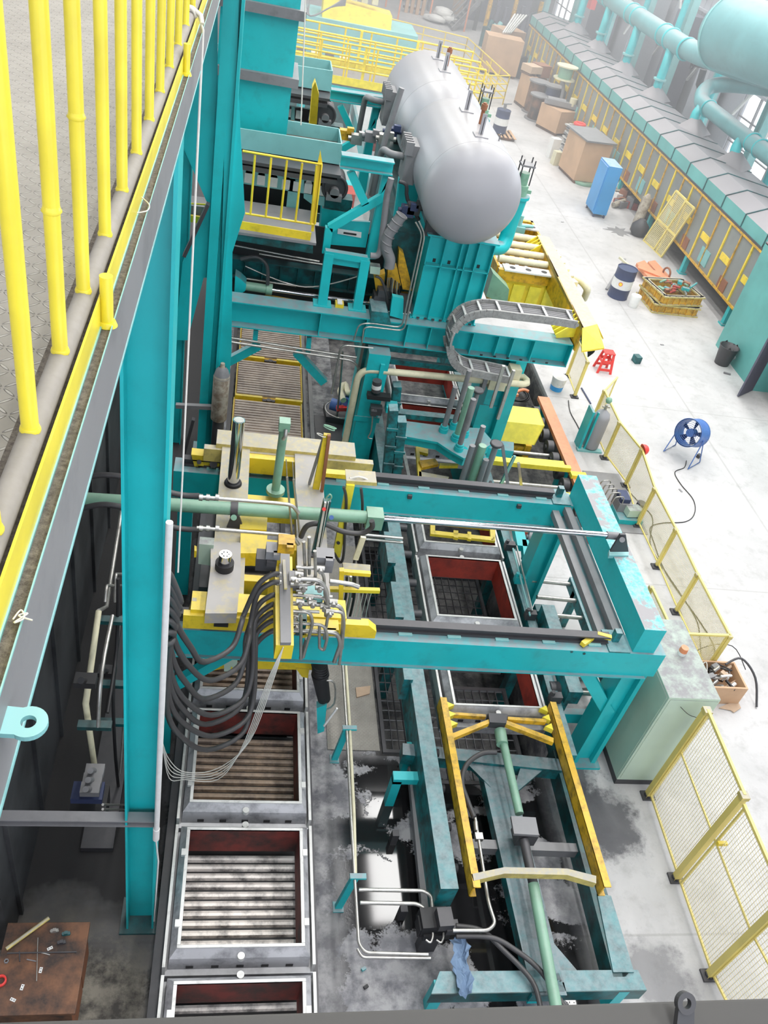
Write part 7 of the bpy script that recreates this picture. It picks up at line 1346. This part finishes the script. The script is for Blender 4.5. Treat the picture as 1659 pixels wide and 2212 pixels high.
for i in range(6): x = .5 + i * .5; q = MB().cyl((x, 32.9, 1.6), (x, 32.9, 2.5), .18, n=14).cb(V((x, 32.9, 2.5)), .3, .3, .15); tag(q.build('pump_motor', 'cream' if i % 2 else 'dgrey', loc=(x, 32.9, 1.6)), ('dark', 'cream')[i % 2] + ' motor on the skid behind the yellow walkway bridge, %s from the left' % ORD[i], 'motor', 'motors on the pump skid')
# ================================================================== small details
t = MB().tube(pz(((28, 1338), (45, 1318), (52, 1335), (30, 1345), (60, 1325), (40, 1330), (70, 1340)), 8.655), .0012, 5, 6); tag(t.build('wire_tangle', 'rope', loc=W(45, 1330, 8.65)), 'small tangle of pale wire on the gritty walkway beam', 'wire')
t = MB().tube(pz(((305, 425), (322, 442), (318, 455), (296, 460)), 8.655), .0015, 5, 5); tag(t.build('bent_wire', 'rope', loc=W(310, 440, 8.65)), 'short bent yellow wire on the walkway beam halfway up', 'wire')
# nozzle rows and clamps on the right flask track
for i in range(8):
    y = 6.7 + i * .75; q = MB().box(4.56, y, .80, 4.72, y + .10, .93).cyl((4.58, y + .05, .93), (4.58, y + .05, .99), .03, n=8); tag(q.build('track_clamp', 'tealc' if i % 2 else 'dgrey', loc=(4.64, y, .8)), ('teal' if i % 2 else 'dark') + ' clamp on the right beam of the right track, %s from the near end' % ORD[i], 'clamp', 'clamps on the right track')
for i in range(6):
    y = 8.2 + i * .62; q = MB().cyl((2.86, y, .80), (2.98, y, .80), .06, n=14); tag(q.build('side_roller', 'dgrey', loc=(2.9, y, .75)), 'dark side roller on the left beam of the right track, %s from the near end' % ORD[i], 'roller', 'side rollers on the right track')
for i in range(5):
    y = 4.5 + i * .5; q = MB().cyl((2.87, y, .62), (2.96, y, .62), .05, n=12); tag(q.build('side_roller', 'dgrey', loc=(2.9, y, .6)), 'dark roller inside the near end of the worn teal beam, %s from the end' % ORD[i], 'roller', 'rollers at the near end of the right track')
# machinery between rear bridge beam and the leg on the right
mm = thing('roller_drive', 'grey drive wheels and teal brackets right of the red lined flask', 'drive', (4.85, 8.9, .5))
for (u, v, z, r) in ((1140, 1160, .9, .12), (1150, 1190, .8, .1), (1165, 1130, 1.0, .1), (1130, 1205, .7, .08)): c = W(u, v, z); MB().cyl(c, c + V((.1, -.03, 0)), r, n=20).cyl(c - V((.03, 0, 0)), c + V((.13, -.03, 0)), r * .35, n=12).build('wheel', 'grey', mm)
for pp in (((1105, 1110), (1125, 1112), (1140, 1180), (1118, 1178)), ((1128, 1165), (1142, 1166), (1150, 1220), (1134, 1222))): MB().prism(pz(pp, .95), (0, 0, -.12)).build('bracket', 'tealc', mm)
MB().box(4.8, 8.4, 0, 4.95, 8.55, .8).build('stand', 'teald', mm)
for k2, (a, b_) in enumerate((((1108, 1185), (1145, 1330)), ((1116, 1180), (1150, 1320)))):
    q = MB().tube([W(*a, .95), W(*b_, .95)], .015, 8); tag(q.build('slim_pipe', 'pipe' if k2 else 'lteal', loc=W(*a, .95)), ('pale teal', 'shiny')[k2] + ' slim pipe along the right side of the red lined flask', 'pipe')
# left part of the bridge: dark machinery and pipe loops seen under the carriage
q = MB().box(-.15, 7.0, 1.3, .0, 8.6, 2.3).cyl((-.1, 7.4, 1.9), (.25, 7.4, 1.9), .22, n=18).cyl((.2, 8.1, 1.7), (.9, 8.1, 1.7), .15, n=18); tag(q.build('dark_drive', 'dgrey', loc=(.1, 7.8, 1.3)), 'dark drive unit seen in the gap left of the carriage plates', 'drive')
for i in range(4):
    q = MB().tube(py(((740 + i * 9, 1245), (738 + i * 9, 1290), (722 + i * 9, 1345 + i * 5), (715 + i * 8, 1400)), 6.95), .016, 8, 4); tag(q.build('drop_hose', 'black' if i % 2 else 'pipe', loc=WY(740 + i * 9, 1245, 6.95)), ['shiny drop pipe nearest the pipe cluster', 'black drop hose beside the shiny one', 'second shiny drop pipe right of the cluster', 'black drop hose furthest right of the cluster'][i], 'hose')
for i in range(4):
    q = MB().tube(py(((776 + i * 9, 1278), (770 + i * 8, 1310), (758 + i * 9, 1350 + (i % 2) * 12)), 6.9), .004, 5, 3); tag(q.build('thin_wire', 'rope', loc=WY(776 + i * 9, 1278, 6.9)), 'thin wire hanging from the longer yellow strut, %s from the left' % ORD[i], 'wire')
q = MB().prism(pz(((740, 1215), (800, 1220), (800, 1238), (742, 1232)), 2.2), (0, 0, -.03)); tag(q.build('wire_tray', 'yelloww', loc=W(770, 1225, 2.2)), 'dusty yellow tray above the shorter yellow strut', 'tray')
# bolts and dents on the front bridge beam, hoses on the press top
for i, (u, v) in enumerate(((1235, 1408), (1262, 1412))):
    c = WY(u, v, 6.245); q = MB().cyl(c, c + V((0, -.004, 0)), .018, n=9); tag(q.build('paint_chip', 'teald', loc=c), ('left', 'right')[i] + ' dark paint chip on the front bridge beam', 'mark')
for i in range(6): c = V((4.2 + i * .24, 12.655, 2.64)); MB().box(c.x, 12.648, 2.63, c.x + .05, 12.65, 2.66).build('bolt_slot', 'black', cb)
for i in range(8): MB().box(3.0 + i * .13, 12.84, 3.072, 3.05 + i * .13, 12.86, 3.10).build('bolt', 'dgrey', pr)
q = MB().box(2.25, 13.0, 3.06, 2.9, 13.25, 3.3).box(2.3, 12.98, 3.3, 2.6, 13.2, 3.42); tag(q.build('pipe_manifold', 'dgrey', loc=(2.6, 13.1, 3.06)), 'dark manifold block at the left foot of the press', 'manifold')
for i in range(5):
    q = MB().tube(py(((846 + i * 4, 600 + i * 3), (842 + i * 5, 630), (850 + i * 3, 660 + i * 4)), 12.95), .012, 6, 3); tag(q.build('press_hose', ['black', 'pipe'][i % 2], loc=WY(846 + i * 4, 600, 12.95)), ('black', 'shiny')[i % 2] + ' hose among the amber gripper links, %s from the left' % ORD[i], 'hose', 'hoses in the amber gripper')
# clutter behind braced portals: yellow bits, pipes, valves
for i, (u, v, y, m_, l_) in enumerate(((745, 290, 15.8, 'yellowo', 'amber actuator between the two braced portals'), (770, 300, 15.6, 'pipe', 'pale valve cluster left of the far tank'), (800, 295, 15.4, 'grey', 'grey valve block left of the near tank top'), (830, 300, 15.2, 'pipe', 'shiny valve block beside the tank manhole'), (845, 285, 15.6, 'navy', 'small blue valve beside the tank manhole'), (880, 455, 13.2, 'navy', 'small blue solenoid on top of the press corner'), (893, 450, 13.2, 'dgrey', 'dark bracket beside the blue solenoid'))):
    c = WY(u, v, y); q = MB().cb(c, .2, .16, .16).cb(c + V((.08, -.08, .1)), .12, .1, .1).cyl(c + V((-.15, 0, 0)), c + V((.2, 0, .02)), .04, n=8); tag(q.build('valve_cluster', m_, loc=c), l_, 'valve')
q = MB().tube(py(((868, 190), (835, 290), (812, 380)), 14.8), .05, 10); tag(q.build('vertical_pipe', 'grey', loc=WY(812, 380, 14.8)), 'long grey pipe standing left of the two tanks', 'pipe')
q = MB().tube(py(((905, 475), (880, 430), (878, 400), (862, 392)), 13.3), .03, 8, 3); tag(q.build('curved_pipe', 'dgrey', loc=WY(880, 430, 13.3)), 'dark curved pipe at the left foot of the near tank', 'pipe')
# green and yellow fittings behind the aisle end of the yellow carriage
c = W(1118, 500, 3.2); q = MB().cb(c, .25, .2, .25).tube([c + V((-.3, 0, .1)), c + V((.3, 0, .15))], .04, 8).cyl(c, c + V((0, 0, .35)), .05, n=10); tag(q.build('carriage_motor', 'lteal', loc=c), 'pale teal motor at the far end of the yellow carriage', 'motor')
# scraps on the aisle floor
for i, (u, v) in enumerate(((1430, 745), (1385, 620), (1470, 1060), (1100, 560), (1215, 480))):
    p = W(u, v); q = MB().cb(p + V((0, 0, .006)), .10, .04, .012, i * .9); tag(q.build('floor_scrap', 'grey', loc=p), ['small scrap on the aisle floor below the stacked amber frames', 'small scrap beside the plain white bucket', 'small scrap below the dark floor block', 'small scrap near the far end of the yellow carriage', 'small scrap in the middle of the aisle'][i], 'scrap')
# oil drum valve cock on the pallet drum, boards
c = V((p2.x, p2.y, 1.03)); q = MB().cb(c + V((0, 0, .12)), .1, .1, .2).tube([c + V((-.1, 0, .2)), c + V((.25, 0, .25))], .03, 8); tag(q.build('drum_pump', 'grey', loc=c), 'grey hand pump on top of the oil drum on the pallet', 'pump')
# ================================================================== dusty haze hanging in the hall
hm = bpy.data.materials.new('dust_haze'); hm.use_nodes = True; nt = hm.node_tree; nt.nodes.clear()
out = nt.nodes.new('ShaderNodeOutputMaterial'); vs_ = nt.nodes.new('ShaderNodeVolumeScatter'); vs_.inputs['Color'].default_value = (.93, .96, 1, 1); vs_.inputs['Density'].default_value = .017; vs_.inputs['Anisotropy'].default_value = .2
nt.links.new(vs_.outputs[0], out.inputs['Volume'])
me = MB().box(-3, 17, .02, 18.8, 94, 16.5); M['haze'] = hm
tag(me.build('dust_haze', 'haze', loc=(8, 50, .02)), 'pale dusty haze hanging over the far part of the hall', 'haze', kind='stuff')
